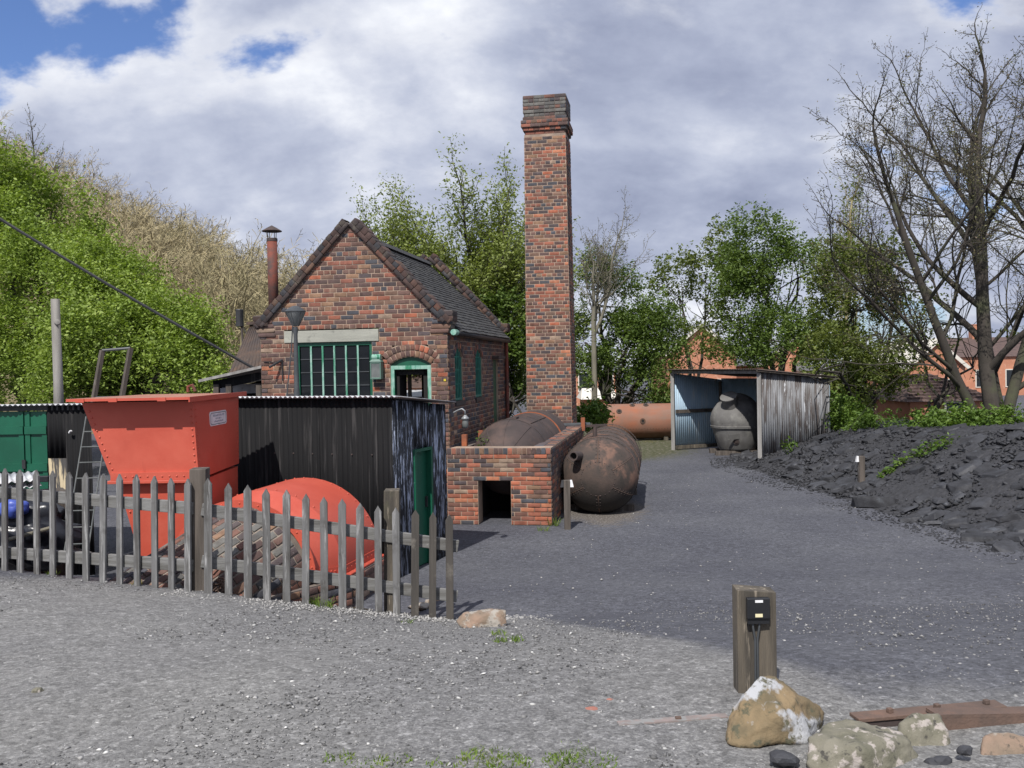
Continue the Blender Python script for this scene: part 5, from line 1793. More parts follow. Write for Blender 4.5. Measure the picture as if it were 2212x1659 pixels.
for p, q in ((B0, C0), (A0, B0)):
    d = (q - p).normalized()
    s = Vector((d.y, -d.x, 0)).normalized()
    for k in range(9):
        rv.dome(p.lerp(q, (k + .5) / 9) + s * 0.016 + Vector((0, 0, .035)), 0.011, s, 0.45, 6)
        rv.dome(p.lerp(q, (k + .5) / 9) + s * 0.055 - Vector((0, 0, .012)), 0.009, (0, 0, 1), 0.45, 6)
rv.build('rivets', MT['red_paint'], hood, kind='stuff')

vault = thing('brick_vault', 'sloping dark brick barrel vault behind the picket fence', 'brick vault', (-3.2, 9.4, 0.2))
V0 = cA + Vector((0.20, 0.26, 0.10))
V1 = Vector((-3.78, 8.98, 0.0))
va = (V1 - V0)
va_n = va.normalized()
vlen = va.length
vr = Vector((-va_n.y, va_n.x, 0)).normalized()
if vr.x < 0:
    vr = -vr
vu = vr.cross(va_n)
if vu.z < 0:
    vu = -vu
a0_ = [V0 + vr * 0.765 * math.cos(t) + vu * 0.70 * math.sin(t) for t in np.linspace(-0.25, math.pi + 0.25, 30)]
a1_ = [p + va for p in a0_]
MB().add(a0_ + a1_, [(k, k + 1, 31 + k, 30 + k) for k in range(29)]).build('vault_core', MT['vault_mortar'], vault)
endw = MB().add([V1] + a1_, [(0, k + 1, k + 2) for k in range(29)]).build('end_wall', MT['dark_mortar'], vault)
B = Bricks('vault', seed=31)
nc = 29
for i in range(nc):
    t = -0.2 + (math.pi + 0.4) * (i + .5) / nc
    p0 = V0 + vr * 0.765 * math.cos(t) + vu * 0.70 * math.sin(t)
    nr = (vr * math.cos(t) + vu * math.sin(t)).normalized()
    tg_ = nr.cross(va_n).normalized()
    x = -0.082 if i % 2 else 0.0
    while x < vlen:
        s, e = max(0.0, x), min(vlen, x + 0.165)
        x += 0.165
        if e - s < 0.03:
            continue
        c = p0 + va_n * (s + e) / 2
        M = Matrix.Identity(4)
        for k in range(3):
            M[k][0], M[k][1], M[k][2], M[k][3] = va_n[k], -nr[k], tg_[k], c[k]
        if M.to_3x3().determinant() < 0:
            for k in range(3):
                M[k][2] = -M[k][2]
        B.put(M, e - s - 0.014, (math.pi + .4) * 0.67 / nc - 0.013, 0.013 * B.r.uniform(.6, 1.5), vault, 1.0, False)
B.finish(vault, 300)

# plinth under the hood and rough stones along the drop behind the fence
pln = thing('stone_plinth', 'low rubble plinth of yellowish stones and brick behind the fence', 'stone wall', (-2.0, 9.5, 0))
pc = MB()
pa0, pa1, pa2 = A0 + rt_h * 0.10, B0 + rt_h * 0.10, C0 + rt_h * 0.10
for a, b in ((pa0 - ax_h * 0.55 - rt_h * 0.25, pa1 - ax_h * 0.02), (pa1, pa2)):
    d = (b - a); d.z = 0
    d.normalize()
    s = Vector((-d.y, d.x, 0))
    pc.hexa([Vector((a.x, a.y, 0)), Vector((b.x, b.y, 0)), Vector((b.x, b.y, 0)) + s * .3, Vector((a.x, a.y, 0)) + s * .3],
            [Vector((a.x, a.y, .46)), Vector((b.x, b.y, .468)), Vector((b.x, b.y, .468)) + s * .3, Vector((a.x, a.y, .46)) + s * .3])
pc.build('plinth_core', MT['dark_mortar'], pln)
B = Bricks('dark', seed=44)
for a, b in ((pa0 - ax_h * 0.55 - rt_h * 0.25, pa1 - ax_h * 0.02), (pa1, pa2)):
    u = Vector((b.x - a.x, b.y - a.y, 0))
    M = basis(Vector((a.x, a.y, 0.0)), u)
    L = u.length
    for i in range(6):
        x = -0.118 * (i % 2)
        while x < L:
            s, e = max(0, x), min(L, x + 0.236)
            x += 0.236
            if e - s < .04:
                continue
            B.put(M @ Matrix.Translation(((s + e) / 2, 0, 0.038 + i * 0.076)), e - s - .014, .062, .016, pln, 1, False)
B.finish(pln, 300)
rr = random.Random(12)
sx = -3.25
while sx < -0.95:
    w = rr.uniform(0.16, 0.34)
    fy = interp(sx + w / 2, FENCE) + 0.33 + rr.uniform(-.03, .06)
    h = rr.uniform(0.12, 0.22)
    zb = interp(sx, [(-3.3, 0.36), (-2.0, 0.24), (-1.0, 0.05)])
    lumpy('stone_block', (sx + w / 2, fy, zb + h * 0.3), (w * 0.52, 0.13, h * 0.75), MT[rr.choice(['sandstone', 'golden_rock', 'sandstone', 'lichen_rock'])], rr.randrange(90), 0.14, 3, 1.5, 6, parent=pln)
    sx += w + rr.uniform(0.0, 0.05)
for px, py, d, lb in ((690, 1300, 8.95, 'yellowish broken stone below the middle pickets'), (770, 1322, 8.95, 'yellowish broken stone left of the right fence post'), (825, 1335, 9.0, 'yellowish broken stone at the foot of the right fence post'), (905, 1310, 9.6, 'pinkish broken brick behind the dark pickets nearer the fence'), (940, 1300, 9.9, 'pinkish broken brick behind the dark pickets nearer the shed')):
    p = pt(px, py, d)
    lumpy('loose_brick', p, (0.12, 0.07, 0.05), MT['sandstone' if px < 900 else 'pink_rock'], px, 0.1, 2, 1.5, 6, label=lb, cat='stone', group='broken stones by the fence foot')
# rusty chain heap
ch = MB()
rr = random.Random(2)
cc = pt(470, 1272, 8.72)
for k in range(46):
    c = cc + Vector((rr.gauss(0, .06), rr.gauss(0, .05), abs(rr.gauss(0, .06)) - .06))
    d1_ = Vector((rr.gauss(0, 1), rr.gauss(0, 1), rr.gauss(0, .5))).normalized()
    d2_ = d1_.orthogonal().normalized()
    ch.tube([c + d1_ * .04 * math.cos(t) + d2_ * .022 * math.sin(t) for t in np.linspace(0, 2 * math.pi, 9)], 0.0075, 5)
ch.build('chain_heap', MT['rail_rust'], label='heap of rusty chain by the left gatepost of the fence', cat='chain')

# ------------------------------------------------------------------ picket fence
fence = thing('picket_fence', 'weathered grey pointed picket fence with two rails and heavy posts', 'fence', (-2.9, 8.5, 0.6))
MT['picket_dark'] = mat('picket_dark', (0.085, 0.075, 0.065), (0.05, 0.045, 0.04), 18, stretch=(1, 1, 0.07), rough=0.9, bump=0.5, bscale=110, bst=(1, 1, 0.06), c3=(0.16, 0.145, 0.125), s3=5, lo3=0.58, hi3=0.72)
PX = [-62, -26, 10, 44, 80, 114, 150, 186, 222, 259, 297, 335, 371, 406, 450, 494, 536, 577, 619, 660, 701, 740, 777, 818, 857, 896, 934, 972]
TOP = [(-62, 1006), (10, 1010), (80, 1016), (150, 1019), (222, 1022), (297, 1026), (371, 1033), (406, 1035), (450, 1034), (494, 1043), (577, 1053), (660, 1065), (740, 1078), (818, 1092), (896, 1101), (972, 1112)]
BOT = [(-62, 1221), (10, 1228), (150, 1244), (259, 1266), (371, 1278), (406, 1282), (494, 1291), (577, 1299), (701, 1316), (777, 1327), (857, 1333), (896, 1335), (972, 1344)]


def fence_depth(px):
    return interp(px, [(-100, 9.4), (0, 9.2), (430, 8.5), (972, 8.7), (1010, 8.72)])


for i, px in enumerate(PX):
    d = fence_depth(px) - 0.035
    b = pt(px, interp(px, BOT), d)
    t_ = pt(px + RND.uniform(-2.5, 1.5), interp(px, TOP) + RND.uniform(-2, 2), d)
    h = t_.z - b.z
    w = 0.069 * RND.uniform(0.95, 1.07)
    th = 0.025
    tip = 0.058
    fd = Vector((1, 0.0, 0))
    n0 = fence_depth(px + 10) - fence_depth(px - 10)
    fd = Vector((20 / 1981 * d, n0, 0)).normalized()
    nn = Vector((-fd.y, fd.x, 0))
    top = Vector((t_.x, t_.y, t_.z))
    bot = Vector((b.x, b.y, b.z - 0.03))
    mid = bot.lerp(top, (h - tip) / h) + nn * RND.uniform(-.006, .006)
    prof = [bot - fd * w / 2, bot + fd * w / 2, mid + fd * w / 2, top, mid - fd * w / 2]
    vs = [p - nn * th / 2 for p in prof] + [p + nn * th / 2 for p in prof]
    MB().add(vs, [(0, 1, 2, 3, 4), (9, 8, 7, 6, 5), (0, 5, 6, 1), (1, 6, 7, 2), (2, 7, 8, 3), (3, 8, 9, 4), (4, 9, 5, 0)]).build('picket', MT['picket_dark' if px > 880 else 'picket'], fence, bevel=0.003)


def rail(a, b, nm='rail'):
    MB().beam(a, b, 0.04, 0.115).build(nm, MT['rail_wood'], fence, bevel=0.006)


for pts_ in (((-80, 1057, 9.40), (418, 1098, 8.545)), ((-80, 1187, 9.40), (418, 1222, 8.545))):
    (ax, ay, ad), (bx_, by, bd) = pts_
    rail(pt(ax, ay, ad + 0.0), pt(bx_, by, bd + 0.0))
for pts_ in (((436, 1100, 8.545), (990, 1180, 8.755)), ((436, 1212, 8.545), (988, 1288, 8.755))):
    (ax, ay, ad), (bx_, by, bd) = pts_
    rail(pt(ax, ay, ad), pt(bx_, by, bd))
for px, ty, by, w in ((431, 1012, 1300, 0.155), (847, 1058, 1350, 0.145)):
    d = fence_depth(px) + 0.105
    t_ = pt(px, ty, d)
    b = pt(px, by, d)
    MB().hexa([Vector((b.x - w / 2, b.y - .06, b.z - .1)), Vector((b.x + w / 2, b.y - .06, b.z - .1)), Vector((b.x + w / 2, b.y + .07, b.z - .1)), Vector((b.x - w / 2, b.y + .07, b.z - .1))],
              [Vector((t_.x - w / 2, t_.y - .06, t_.z)), Vector((t_.x + w / 2, t_.y - .06, t_.z)), Vector((t_.x + w / 2, t_.y + .07, t_.z + .006)), Vector((t_.x - w / 2, t_.y + .07, t_.z + .006))]).build('post', MT['dark_post' if px < 500 else 'old_post'], fence, bevel=0.008)

# ------------------------------------------------------------------ lean-to left of the engine house, stove pipe, posts, lamp, cable
lean_ = thing('lean_to', 'black lean-to shed with rust-streaked corrugated roof left of engine house', 'shed', pt(520, 860, 18))
TLc, TRc, BRc, BLc = pt(540, 702, 20.2), pt(575, 700, 19.8), pt(575, 792, 17.4), pt(493, 808, 17.9)
nfl = 60
vs = []
for i in range(nfl + 1):
    f = i / nfl
    w = Vector((0, -0.35, 0.9)) * 0.012 * math.sin(i * 2 * math.pi / 6)
    vs += [BLc.lerp(BRc, f) + w, TLc.lerp(TRc, f) + w]
ro = MB().add(vs, [(2 * i, 2 * i + 2, 2 * i + 3, 2 * i + 1) for i in range(nfl)]).build('corrugated_roof', MT['rust_tin'], lean_, smooth=True)
ro.modifiers.new('sheet', 'SOLIDIFY').thickness = 0.004
MB().beam(TLc + Vector((0, 0, .03)), TRc + Vector((0, 0, .03)), 0.2, 0.06).build('ridge_cap', MT['rust_tin'], lean_)
k0, k1 = pt(430, 823, 17.0), pt(572, 791, 16.85)
MB().hexa([k0, k1, k1 + Vector((.1, 2.2, .05)), k0 + Vector((.1, 2.2, .05))], [p + Vector((0, 0, .025)) for p in (k0, k1, k1 + Vector((.1, 2.2, .05)), k0 + Vector((.1, 2.2, .05)))]).build('canopy_roof', MT['rust_tin'], lean_)
MB().beam(k0 + Vector((0, -.02, .0)), k1 + Vector((0, -.02, 0)), 0.03, 0.05).build('canopy_edge', MT['grey_timber'], lean_)
wl_ = MB()
wl_.hexa([Vector((k0.x + .45, 17.9, 0)), Vector((k1.x + .1, 17.9, 0)), Vector((k1.x + .1, 17.95, 0)), Vector((k0.x + .45, 17.95, 0))], [Vector((k0.x + .45, 17.9, 2.42)), Vector((k1.x + .1, 17.9, 2.70)), Vector((k1.x + .1, 17.95, 2.70)), Vector((k0.x + .45, 17.95, 2.42))])
wl_.build('back_wall', MT['black_tin'], lean_)
for px in (468, 495, 560):
    a = pt(px, 835, 17.1)
    MB().beam(Vector((a.x, a.y, 0)), Vector((a.x, a.y, 2.5)), 0.10, 0.10).build('post', MT['dark_post'], lean_)
MB().beam(pt(462, 832, 17.15), pt(568, 812, 17.0), 0.05, 0.16).build('fascia_board', MT['black_tin'], lean_)
MB().box(-0.35, 0.5, -0.02, 0.02, -0.09, 0.09, Matrix.Translation(pt(505, 840, 17.8))).build('pale_board', MT['bright_tin'], lean_)

sp = thing('stove_pipe', 'rusty red stove pipe with conical cap beside the gable', 'stove pipe', pt(591, 660, 18.3))
pA, pB = pt(587.5, 516, 18.3), pt(592, 690, 18.3)
prad = 0.101
MB().tube([pB, pA], prad, 18).build('pipe', MT['rust_pipe'], sp, smooth=True)
MB().lathe([(prad + .006, -0.05), (prad + .006, 0.01), (prad - .01, 0.012)], 18, Matrix.Translation(pA)).build('collar', MT['rust_brown'], sp)
for k in range(4):
    a = R(45 + 90 * k)
    MB().tube([pA + Vector((prad * .9 * math.cos(a), prad * .9 * math.sin(a), -.02)), pA + Vector((prad * .98 * math.cos(a), prad * .98 * math.sin(a), .17))], 0.008, 5).build('cap_stay', MT['rust_brown'], sp)
MB().lathe([(0.0, 0.27), (0.10, 0.215), (0.20, 0.155), (0.195, 0.145), (0.0, 0.19)], 20, Matrix.Translation(pA)).build('cap', MT['rust_brown'], sp, smooth=False)

fl = thing('flue_cowl', 'black cylindrical cowl on a thin pole above the lean-to', 'cowl', pt(520, 740, 20.6))
cA_, cB_ = pt(517, 668, 20.6), pt(520, 706, 20.6)
MB().lathe([(0.0, 0.0), (0.075, 0.0), (0.085, -0.02), (0.082, -0.28), (0.09, -0.38), (0.0, -0.40)], 16, Matrix.Translation(cA_)).build('cowl', MT['black_iron'], fl, smooth=False)
MB().tube([cB_ + Vector((0.02, 0, 0.02)), pt(525, 760, 20.4)], 0.022, 8).build('pole', MT['rust_brown'], fl)
MB().tube([cB_ + Vector((0.05, 0, 0.0)), pt(535, 728, 20.5)], 0.01, 6).build('stay', MT['black_iron'], fl)

tp_ = thing('timber_pole', 'weathered grey timber pole standing behind the green-door shed', 'pole', pt(128, 1000, 14.6))
pA, pB = pt(119, 646, 14.6), pt(130, 1010, 14.6)
MB().tube([pB, pB.lerp(pA, .5) + Vector((.01, 0, 0)), pA], [0.085, 0.072, 0.066], 14).build('shaft', MT['pole_wood'], tp_, smooth=True)
kn = pB.lerp(pA, 0.86) + Vector((.05, -.05, 0))
MB().lathe([(0.0, .05), (0.045, .04), (0.05, 0.0), (0.0, 0.0)], 12, Matrix.Translation(kn) @ Matrix.Rotation(R(70), 4, 'X') @ Matrix.Rotation(R(25), 4, 'Y')).build('knot_stub', MT['pole_wood'], tp_)

lp = thing('lamp_post', 'slim dark lamp post with a conical lantern before the big window', 'lamp post', pt(640, 1050, 14.3))
LD = 14.3
lt_, lr_, lb_ = pt(637, 662, LD), pt(638, 672, LD), pt(638, 706, LD)
hc_ = Matrix.Translation(lr_)
MB().lathe([(0.0, 0.085), (0.05, 0.075), (0.12, 0.035), (0.162, 0.0), (0.162, -0.012), (0.145, -0.018)], 22, hc_).build('canopy', MT['lamp_grey'], lp, smooth=False)
MB().lathe([(0.150, -0.019), (0.045, -0.235), (0.0, -0.24)], 22, hc_).build('lantern_glass', MT['lamp_glass'], lp, smooth=True)
for k in range(6):
    a = R(60 * k + 15)
    MB().tube([lr_ + Vector((.151 * math.cos(a), .151 * math.sin(a), -.02)), lr_ + Vector((.047 * math.cos(a), .047 * math.sin(a), -.236))], 0.006, 5).build('glazing_rib', MT['lamp_grey'], lp)
base = pt(640, 880, LD)
MB().lathe([(0.036, 0.0), (0.045, -0.05), (0.032, -0.12), (0.040, -0.9), (0.055, -1.15), (0.055, -2.4), (0.0, -2.4)], 14, Matrix.Translation(lb_)).build('column', MT['lamp_grey'], lp, smooth=True)
MB().tube([pt(632, 705, LD - .03), pt(629, 760, LD), pt(622, 830, LD), pt(618, 880, LD)], 0.011, 6).build('conduit', MT['lamp_grey'], lp)

cab = []
ca, cb_ = pt(-420, 205, 15.5), pt(551, 797, 16.9)
for i in range(41):
    f = i / 40
    p = pt(lerp(-420, 551, f), 0, 1)
    # straight in space with a little sag
    q = ca.lerp(cb_, f)
    cab.append(q - Vector((0, 0, 0.10 * 4 * f * (1 - f))))
MB().tube(cab, 0.028, 6).build('overhead_cable', MT['black_iron'], label='black overhead cable sloping down from upper left to the lean-to', cat='cable')
# ------------------------------------------------------------------ right side: old tank, open shed, coal heap
tank = thing('old_tank', 'faded orange rusty riveted cylindrical tank lying beside the open shed', 'tank', (4.8, 33.0, 0))
TR_ = 0.63
ta = pt(1303, 911, 33.0)
tdir = Vector((1.0, -0.06, 0)).normalized()
TM = basis(ta, Vector((tdir.y, -tdir.x, 0))) @ Matrix.Rotation(R(-90), 4, 'X')
MB().lathe([(0.0, -0.05), (0.3, -0.045), (0.55, -0.02), (TR_ - .01, 0.0), (TR_, 0.03), (TR_, 0.6), (TR_, 1.6), (TR_, 3.6), (0.0, 3.6)], 40, TM).build('shell', MT['rust_orange'], tank, smooth=False).data.polygons.foreach_set('use_smooth', [True] * (8 * 40))
ring_band(TM, TR_, 0.06, 0.07, 0.010, 'end_flange', MT['rust_orange'], tank)
ring_band(TM, TR_, 1.42, 0.06, 0.006, 'lap_joint', MT['rust_orange'], tank)
rivet_ring(TM, TR_, 0.30, 70, 0.013, 'rivets', MT['rust_iron'], tank)
Td = TM.to_3x3()


def tank_dir(a):
    """a: degrees above the horizontal on the side that faces the camera."""
    v = Vector((0, -math.cos(R(a)), math.sin(R(a))))
    return v


rv = MB()
for k in range(60):
    n_ = tank_dir(-22)
    rv.dome(ta + tdir * (0.3 + 3.0 * k / 60) + n_ * TR_ + Vector((0, 0, 0.03 * (k % 2))), 0.014, n_, 0.4, 5)
rv.build('rivets', MT['rust_iron'], tank, kind='stuff')
for x, a in ((0.52, 38), (1.02, 68), (1.50, 68), (1.33, 4)):
    n_ = tank_dir(a)
    q = Matrix.Translation(ta + tdir * x + n_ * (TR_ - 0.01)) @ n_.to_track_quat('Z', 'Y').to_matrix().to_4x4()
    fl_ = MB().lathe([(0.0, .012), (0.05, .02), (0.055, .03), (0.095, .03), (0.105, 0.0)], 16, q).build('flanged_opening', MT['rust_iron'], tank)
    MB().lathe([(0.0, .034), (0.048, .034)], 12, q).build('hole', MT['dark_inside'], fl_)
MB().box(2.1, 2.25, -0.5, 0.1, 0.0, 0.25, Matrix.Translation((ta.x, ta.y, 0))).build('support_block', MT['old_post'], tank)
MB().box(0.4, 0.55, -0.5, 0.1, 0.0, 0.10, Matrix.Translation((ta.x, ta.y, 0))).build('support_block', MT['old_post'], tank)

# open-fronted corrugated shed
os_ = thing('open_shed', 'grey corrugated open-fronted shed with pale blue sheeting inside', 'shed', (5.9, 27, 0))
P1, P2 = Vector((5.06, 28.9, 0)), Vector((6.74, 25.0, 0))
inw = Vector((0.918, 0.395, 0)).normalized()
BL_, BR_ = P1 + inw * 1.85, P2 + inw * 2.45
zf, zb = 2.49, 2.25
RW = basis(P2, inw)
n_s = 0
x = 0.0
while x < 2.44:
    e = min(x + 0.62, 2.45)
    corr_sheet('corrugated_sheet', RW, x, e, 0.12, zf - 0.03 - x * 0.098, MT['grey_tin'], os_, dz=-0.098, y=-0.005 * (n_s % 2))
    n_s += 1
    x = e
LW_ = basis(P1, inw)
x = 0.05
while x < 1.84:
    e = min(x + 0.62, 1.85)
    corr_sheet('inner_sheet', LW_, x, e, 0.12, zf - 0.06 - x * 0.13, MT['blue_tin'], os_, dz=-0.13)
    x = e
bu = (BR_ - BL_).normalized()
BW_ = basis(BL_, bu)
x = 0.0
while x < (BR_ - BL_).length - 0.05:
    e = min(x + 0.66, (BR_ - BL_).length)
    corr_sheet('inner_sheet', BW_, x, e, 0.05, zb - 0.02, MT['blue_tin'], os_)
    x = e
for p, w, h in ((P1, 0.11, zf), (P2, 0.11, zf), (BL_ - inw * 0.08 + bu * 0.05, 0.08, zb - 0.05)):
    MB().box(-w / 2, w / 2, -w / 2, w / 2, 0.0, h - 0.06, Matrix.Translation(p) @ Matrix.Rotation(R(-23), 4, 'Z')).build('post', MT['grey_timber' if h == zf else 'dark_post'], os_)
MB().beam(P1 + Vector((0, 0, zf - 0.03)), P2 + Vector((0, 0, zf - 0.03)), 0.06, 0.09).build('front_beam', MT['grey_timber'], os_)
fo = (P2 - P1).normalized()
MB().beam(P1 + inw * 0.08 + fo * 0.05 + Vector((0, 0, 1.22)), P1 + inw * 1.74 + fo * 0.05 + Vector((0, 0, 1.22)), 0.05, 0.11).build('wall_rail', MT['dark_post'], os_)
MB().beam(P1 + inw * 0.08 + fo * 0.05 + Vector((0, 0, 0.09)), P1 + inw * 1.74 + fo * 0.05 + Vector((0, 0, 0.09)), 0.06, 0.11).build('sole_rail', MT['old_post'], os_)
MB().beam(BL_ + fo * 0.1 - inw * 0.06 + Vector((0, 0, 1.22)), BR_ - inw * 0.06 + Vector((0, 0, 1.22)), 0.05, 0.11).build('wall_rail', MT['dark_post'], os_)
# roof
RFM = basis(P1, fo)
FLN = (P2 - P1).length
x = -0.12
while x < FLN + 0.12:
    e = min(x + 0.66, FLN + 0.15)
    corr_sheet('roof_sheet', RFM, x, e, -0.16, 2.62, MT['rust_tin'], os_, y=zf + 0.04, slope=-0.095, horiz=True, amp=0.014)
    x = e
MB().beam(P2 + inw * -0.15 + Vector((0.0, 0, zf + 0.015)) + fo * 0.10, P2 + inw * 2.55 + Vector((0, 0, zb + 0.0)) + fo * 0.10, 0.05, 0.05).build('verge_board', MT['dark_post'], os_)

# haystack boiler inside it
hb = thing('haystack_boiler', 'grey domed haystack boiler with bolted manhole inside the open shed', 'boiler', (6.72, 27.3, 0))
HB = Matrix.Translation((6.70, 27.35, 0.0))
prof = [(0.0, 0.14), (0.52, 0.14), (0.56, 0.19), (0.66, 0.52), (0.755, 0.84), (0.79, 0.98), (0.785, 1.10), (0.75, 1.24), (0.68, 1.38), (0.57, 1.53), (0.42, 1.68), (0.24, 1.78), (0.1, 1.82), (0.0, 1.83)]
MB().lathe(prof, 40, HB).build('body', MT['tank_grey'], hb, smooth=True)
MB().lathe([(0.755, 0.80), (0.775, 0.80), (0.79, 0.86), (0.762, 0.87)], 40, HB).build('rim_band', MT['tank_grey'], hb)
md = Vector((-0.36, -0.50, 0.95)).normalized()
mp = Vector((6.70, 27.35, 1.14)) + Vector((-0.33, -0.50, 0.46))
MQ = Matrix.Translation(mp) @ md.to_track_quat('Z', 'Y').to_matrix().to_4x4()
MB().lathe([(0.23, -0.2), (0.205, 0.05), (0.215, 0.08), (0.235, 0.085), (0.235, 0.15)], 24, MQ).build('manhole_neck', MT['tank_grey'], hb)
MB().lathe([(0.236, 0.151), (0.25, 0.151), (0.25, 0.18), (0.0, 0.19)], 24, MQ).build('manhole_lid', MT['tank_grey'], hb)
pv = Vector((6.70 - 0.18, 27.35 - 0.60, 0.42))
MB().lathe([(0.0, 0.035), (0.04, 0.035), (0.045, 0.02), (0.085, 0.02), (0.09, -0.05)], 16, Matrix.Translation(pv) @ Vector((-.2, -1, -.25)).normalized().to_track_quat('Z', 'Y').to_matrix().to_4x4()).build('outlet_boss', MT['rust_brown'], hb)
MB().box(-0.45, 0.05, -0.004, 0.004, 0, 0.22, Matrix.Translation((6.72 - 0.15, 27.35 - 0.655, 0.5)) @ Matrix.Rotation(R(17), 4, 'X') @ Matrix.Rotation(R(12), 4, 'Z') @ Matrix.Scale(0.75, 4)).build('patch_plate', MT['tank_grey'], hb)
for y in (-0.4, 0.4):
    MB().box(-0.75, 0.75, y - 0.08, y + 0.08, 0.0, 0.138, HB).build('timber_bearer', MT['dark_post'], hb)

# coal heap: dusty mound with slabs and lumps
heap = thing('coal_heap', 'long heap of black slabby coal and slack along the yard', 'coal heap', (8.5, 17, 0))
hx = np.linspace(5.3, 15.5, 130)
hy = np.linspace(5.5, 34, 260)
HV = np.zeros((len(hy), len(hx), 3))
for j, y in enumerate(hy):
    for i, x in enumerate(hx):
        h = heap_z(x, y)
        h2 = h + sstep(0.03, 0.3, h) * (0.10 * noise.noise((x * 0.9, y * 0.9, 2.0)) + 0.05 * noise.noise((x * 2.7, y * 2.7, 5.0)) + 0.03 * noise.noise((x * 7, y * 7, 7.0)))
        HV[j, i] = (x, y, ground_z(x, y) + h2 - 0.012)
jj, ii = np.meshgrid(np.arange(len(hy) - 1), np.arange(len(hx) - 1), indexing='ij')
a_ = (jj * len(hx) + ii).ravel()
mk('slack_mound', mesh_np('slack_mound', HV.reshape(-1, 3), np.stack([a_, a_ + 1, a_ + len(hx) + 1, a_ + len(hx)], 1), smooth=True), MT['coal_ground'], heap)
CB_F = [(0, 1, 3, 2), (4, 6, 7, 5), (0, 4, 5, 1), (2, 3, 7, 6), (0, 2, 6, 4), (1, 5, 7, 3)]
lump_me = []
rr = random.Random(77)
for k in range(14):
    vs = []
    for x in (-1, 1):
        for y in (-1, 1):
            for z in (-1, 1):
                tp = 0.78 if z > 0 else 1.0
                vs.append((x * tp * rr.uniform(.55, 1.15), y * tp * rr.uniform(.5, 1.1), z * rr.uniform(.6, 1.1)))
    me = bpy.data.meshes.new('coal_lump')
    bm = bmesh.new()
    bvs = [bm.verts.new(v) for v in vs]
    bmesh.ops.convex_hull(bm, input=bvs)
    bmesh.ops.bevel(bm, geom=bm.edges[:], offset=0.10, segments=1, affect='EDGES', profile=0.5)
    bm.to_mesh(me)
    bm.free()
    me.materials.append(MT['coal'])
    lump_me.append(me)
LP = []
tries = 0
while len(LP) < 4200 and tries < 90000:
    tries += 1
    y = rr.uniform(9.5, 27)
    x = toe_x(y) + rr.uniform(-0.35, 5.0)
    if x > 0.56 * y + 1.5:
        continue
    if rr.random() > (0.45 + 0.9 * noise.noise((x * 0.55, y * 0.55, 9.0))):
        continue
    d = (x - toe_x(y))
    s = 0.022 + 0.05 * rr.random() ** 2 + (0.12 * rr.random() ** 2 if rr.random() < 0.22 else 0)
    if d < 0.1:
        s = min(s, 0.035) * 0.7
    LP.append((s / y, s, x, y))
LP.sort(reverse=True)
e_ = 0.15
for k, (_, s, x, y) in enumerate(LP[:280]):
    z = ground_z(x, y) + heap_z(x, y)
    nx_ = -(heap_z(x + e_, y) - heap_z(x - e_, y)) / (2 * e_)
    ny_ = -(heap_z(x, y + e_) - heap_z(x, y - e_)) / (2 * e_)
    nrm = Vector((nx_, ny_, 1)).normalized()
    o = bpy.data.objects.new('coal_lump', lump_me[k % 14])
    COL.objects.link(o)
    q = nrm.to_track_quat('Z', 'Y').to_matrix().to_4x4()
    o.matrix_basis = Matrix.Translation((x, y, z + 0.1 * s)) @ q @ Matrix.Rotation(rr.uniform(0, 6.3), 4, 'Z') @ Matrix.Rotation(rr.gauss(0, .22), 4, 'X') @ Matrix.Diagonal((s * 1.75, s * 1.3, s * rr.uniform(.25, .5), 1))
    attach(o, heap)
big_ = pt(1895, 1102, 17.0)
big_.z = surf_z(big_.x, big_.y)
o = bpy.data.objects.new('coal_slab', lump_me[3])
COL.objects.link(o)
o.matrix_basis = Matrix.Translation(big_ + Vector((0, 0, .05))) @ Matrix.Rotation(R(-14), 4, 'Z') @ Matrix.Rotation(R(-14), 4, 'X') @ Matrix.Diagonal((0.52, 0.26, 0.11, 1))
attach(o, heap)
pts = np.array([(x, y, ground_z(x, y) + heap_z(x, y) + 0.1 * s) for _, s, x, y in LP[280:]])
rock_field('coal_pieces', pts, np.array([s * 1.3 for _, s, x, y in LP[280:]]), rng, MT['coal'], 0.5, 0.3, parent=heap, kind='stuff')
pts, sz = [], []
while len(pts) < 9000:
    y = rng.uniform(9, 27)
    x = toe_x(y) + rng.uniform(-0.5, 5.0)
    if x > 0.56 * y + 1.5:
        continue
    pts.append((x, y, surf_z(x, y) + 0.004))
    sz.append(rng.uniform(0.008, 0.026))
rock_field('coal_nuts', np.array(pts), np.array(sz), rng, MT['coal'], 0.6, 0.35, parent=heap, kind='stuff')

# ------------------------------------------------------------------ bollard lights and the cable post


def light_post(px, top_y, base_y, d, w, label, sides):
    b = pt(px, base_y, d)
    b.z = min(b.z, surf_z(b.x, b.y) + 0.02)
    t_ = pt(px, top_y, d)
    o = thing('light_post', label, 'light post', b, group='short timber posts with small lamps')
    MB().box(b.x - w / 2, b.x + w / 2, b.y - w / 2, b.y + w / 2, b.z - 0.1, t_.z).build('timber', MT['dark_post'], o, bevel=0.006)
    for s in sides:
        zc_ = t_.z - 0.06
        sh = MB()
        sh.hexa([Vector((b.x + s * (w / 2 + x), b.y + y, zc_ - 0.055)) for x, y in ((.002, -.04), (.06, -.04), (.06, .04), (.002, .04))],
                [Vector((b.x + s * (w / 2 + x), b.y + y, zc_ + 0.06)) for x, y in ((.002, -.025), (.035, -.025), (.035, .025), (.002, .025))])
        if s < 0:
            sh.f = [f[::-1] for f in sh.f]
        sh.build('lamp_shade', MT['white'] if (s > 0 or len(sides) == 1) else MT['black_iron'], o)
    return o


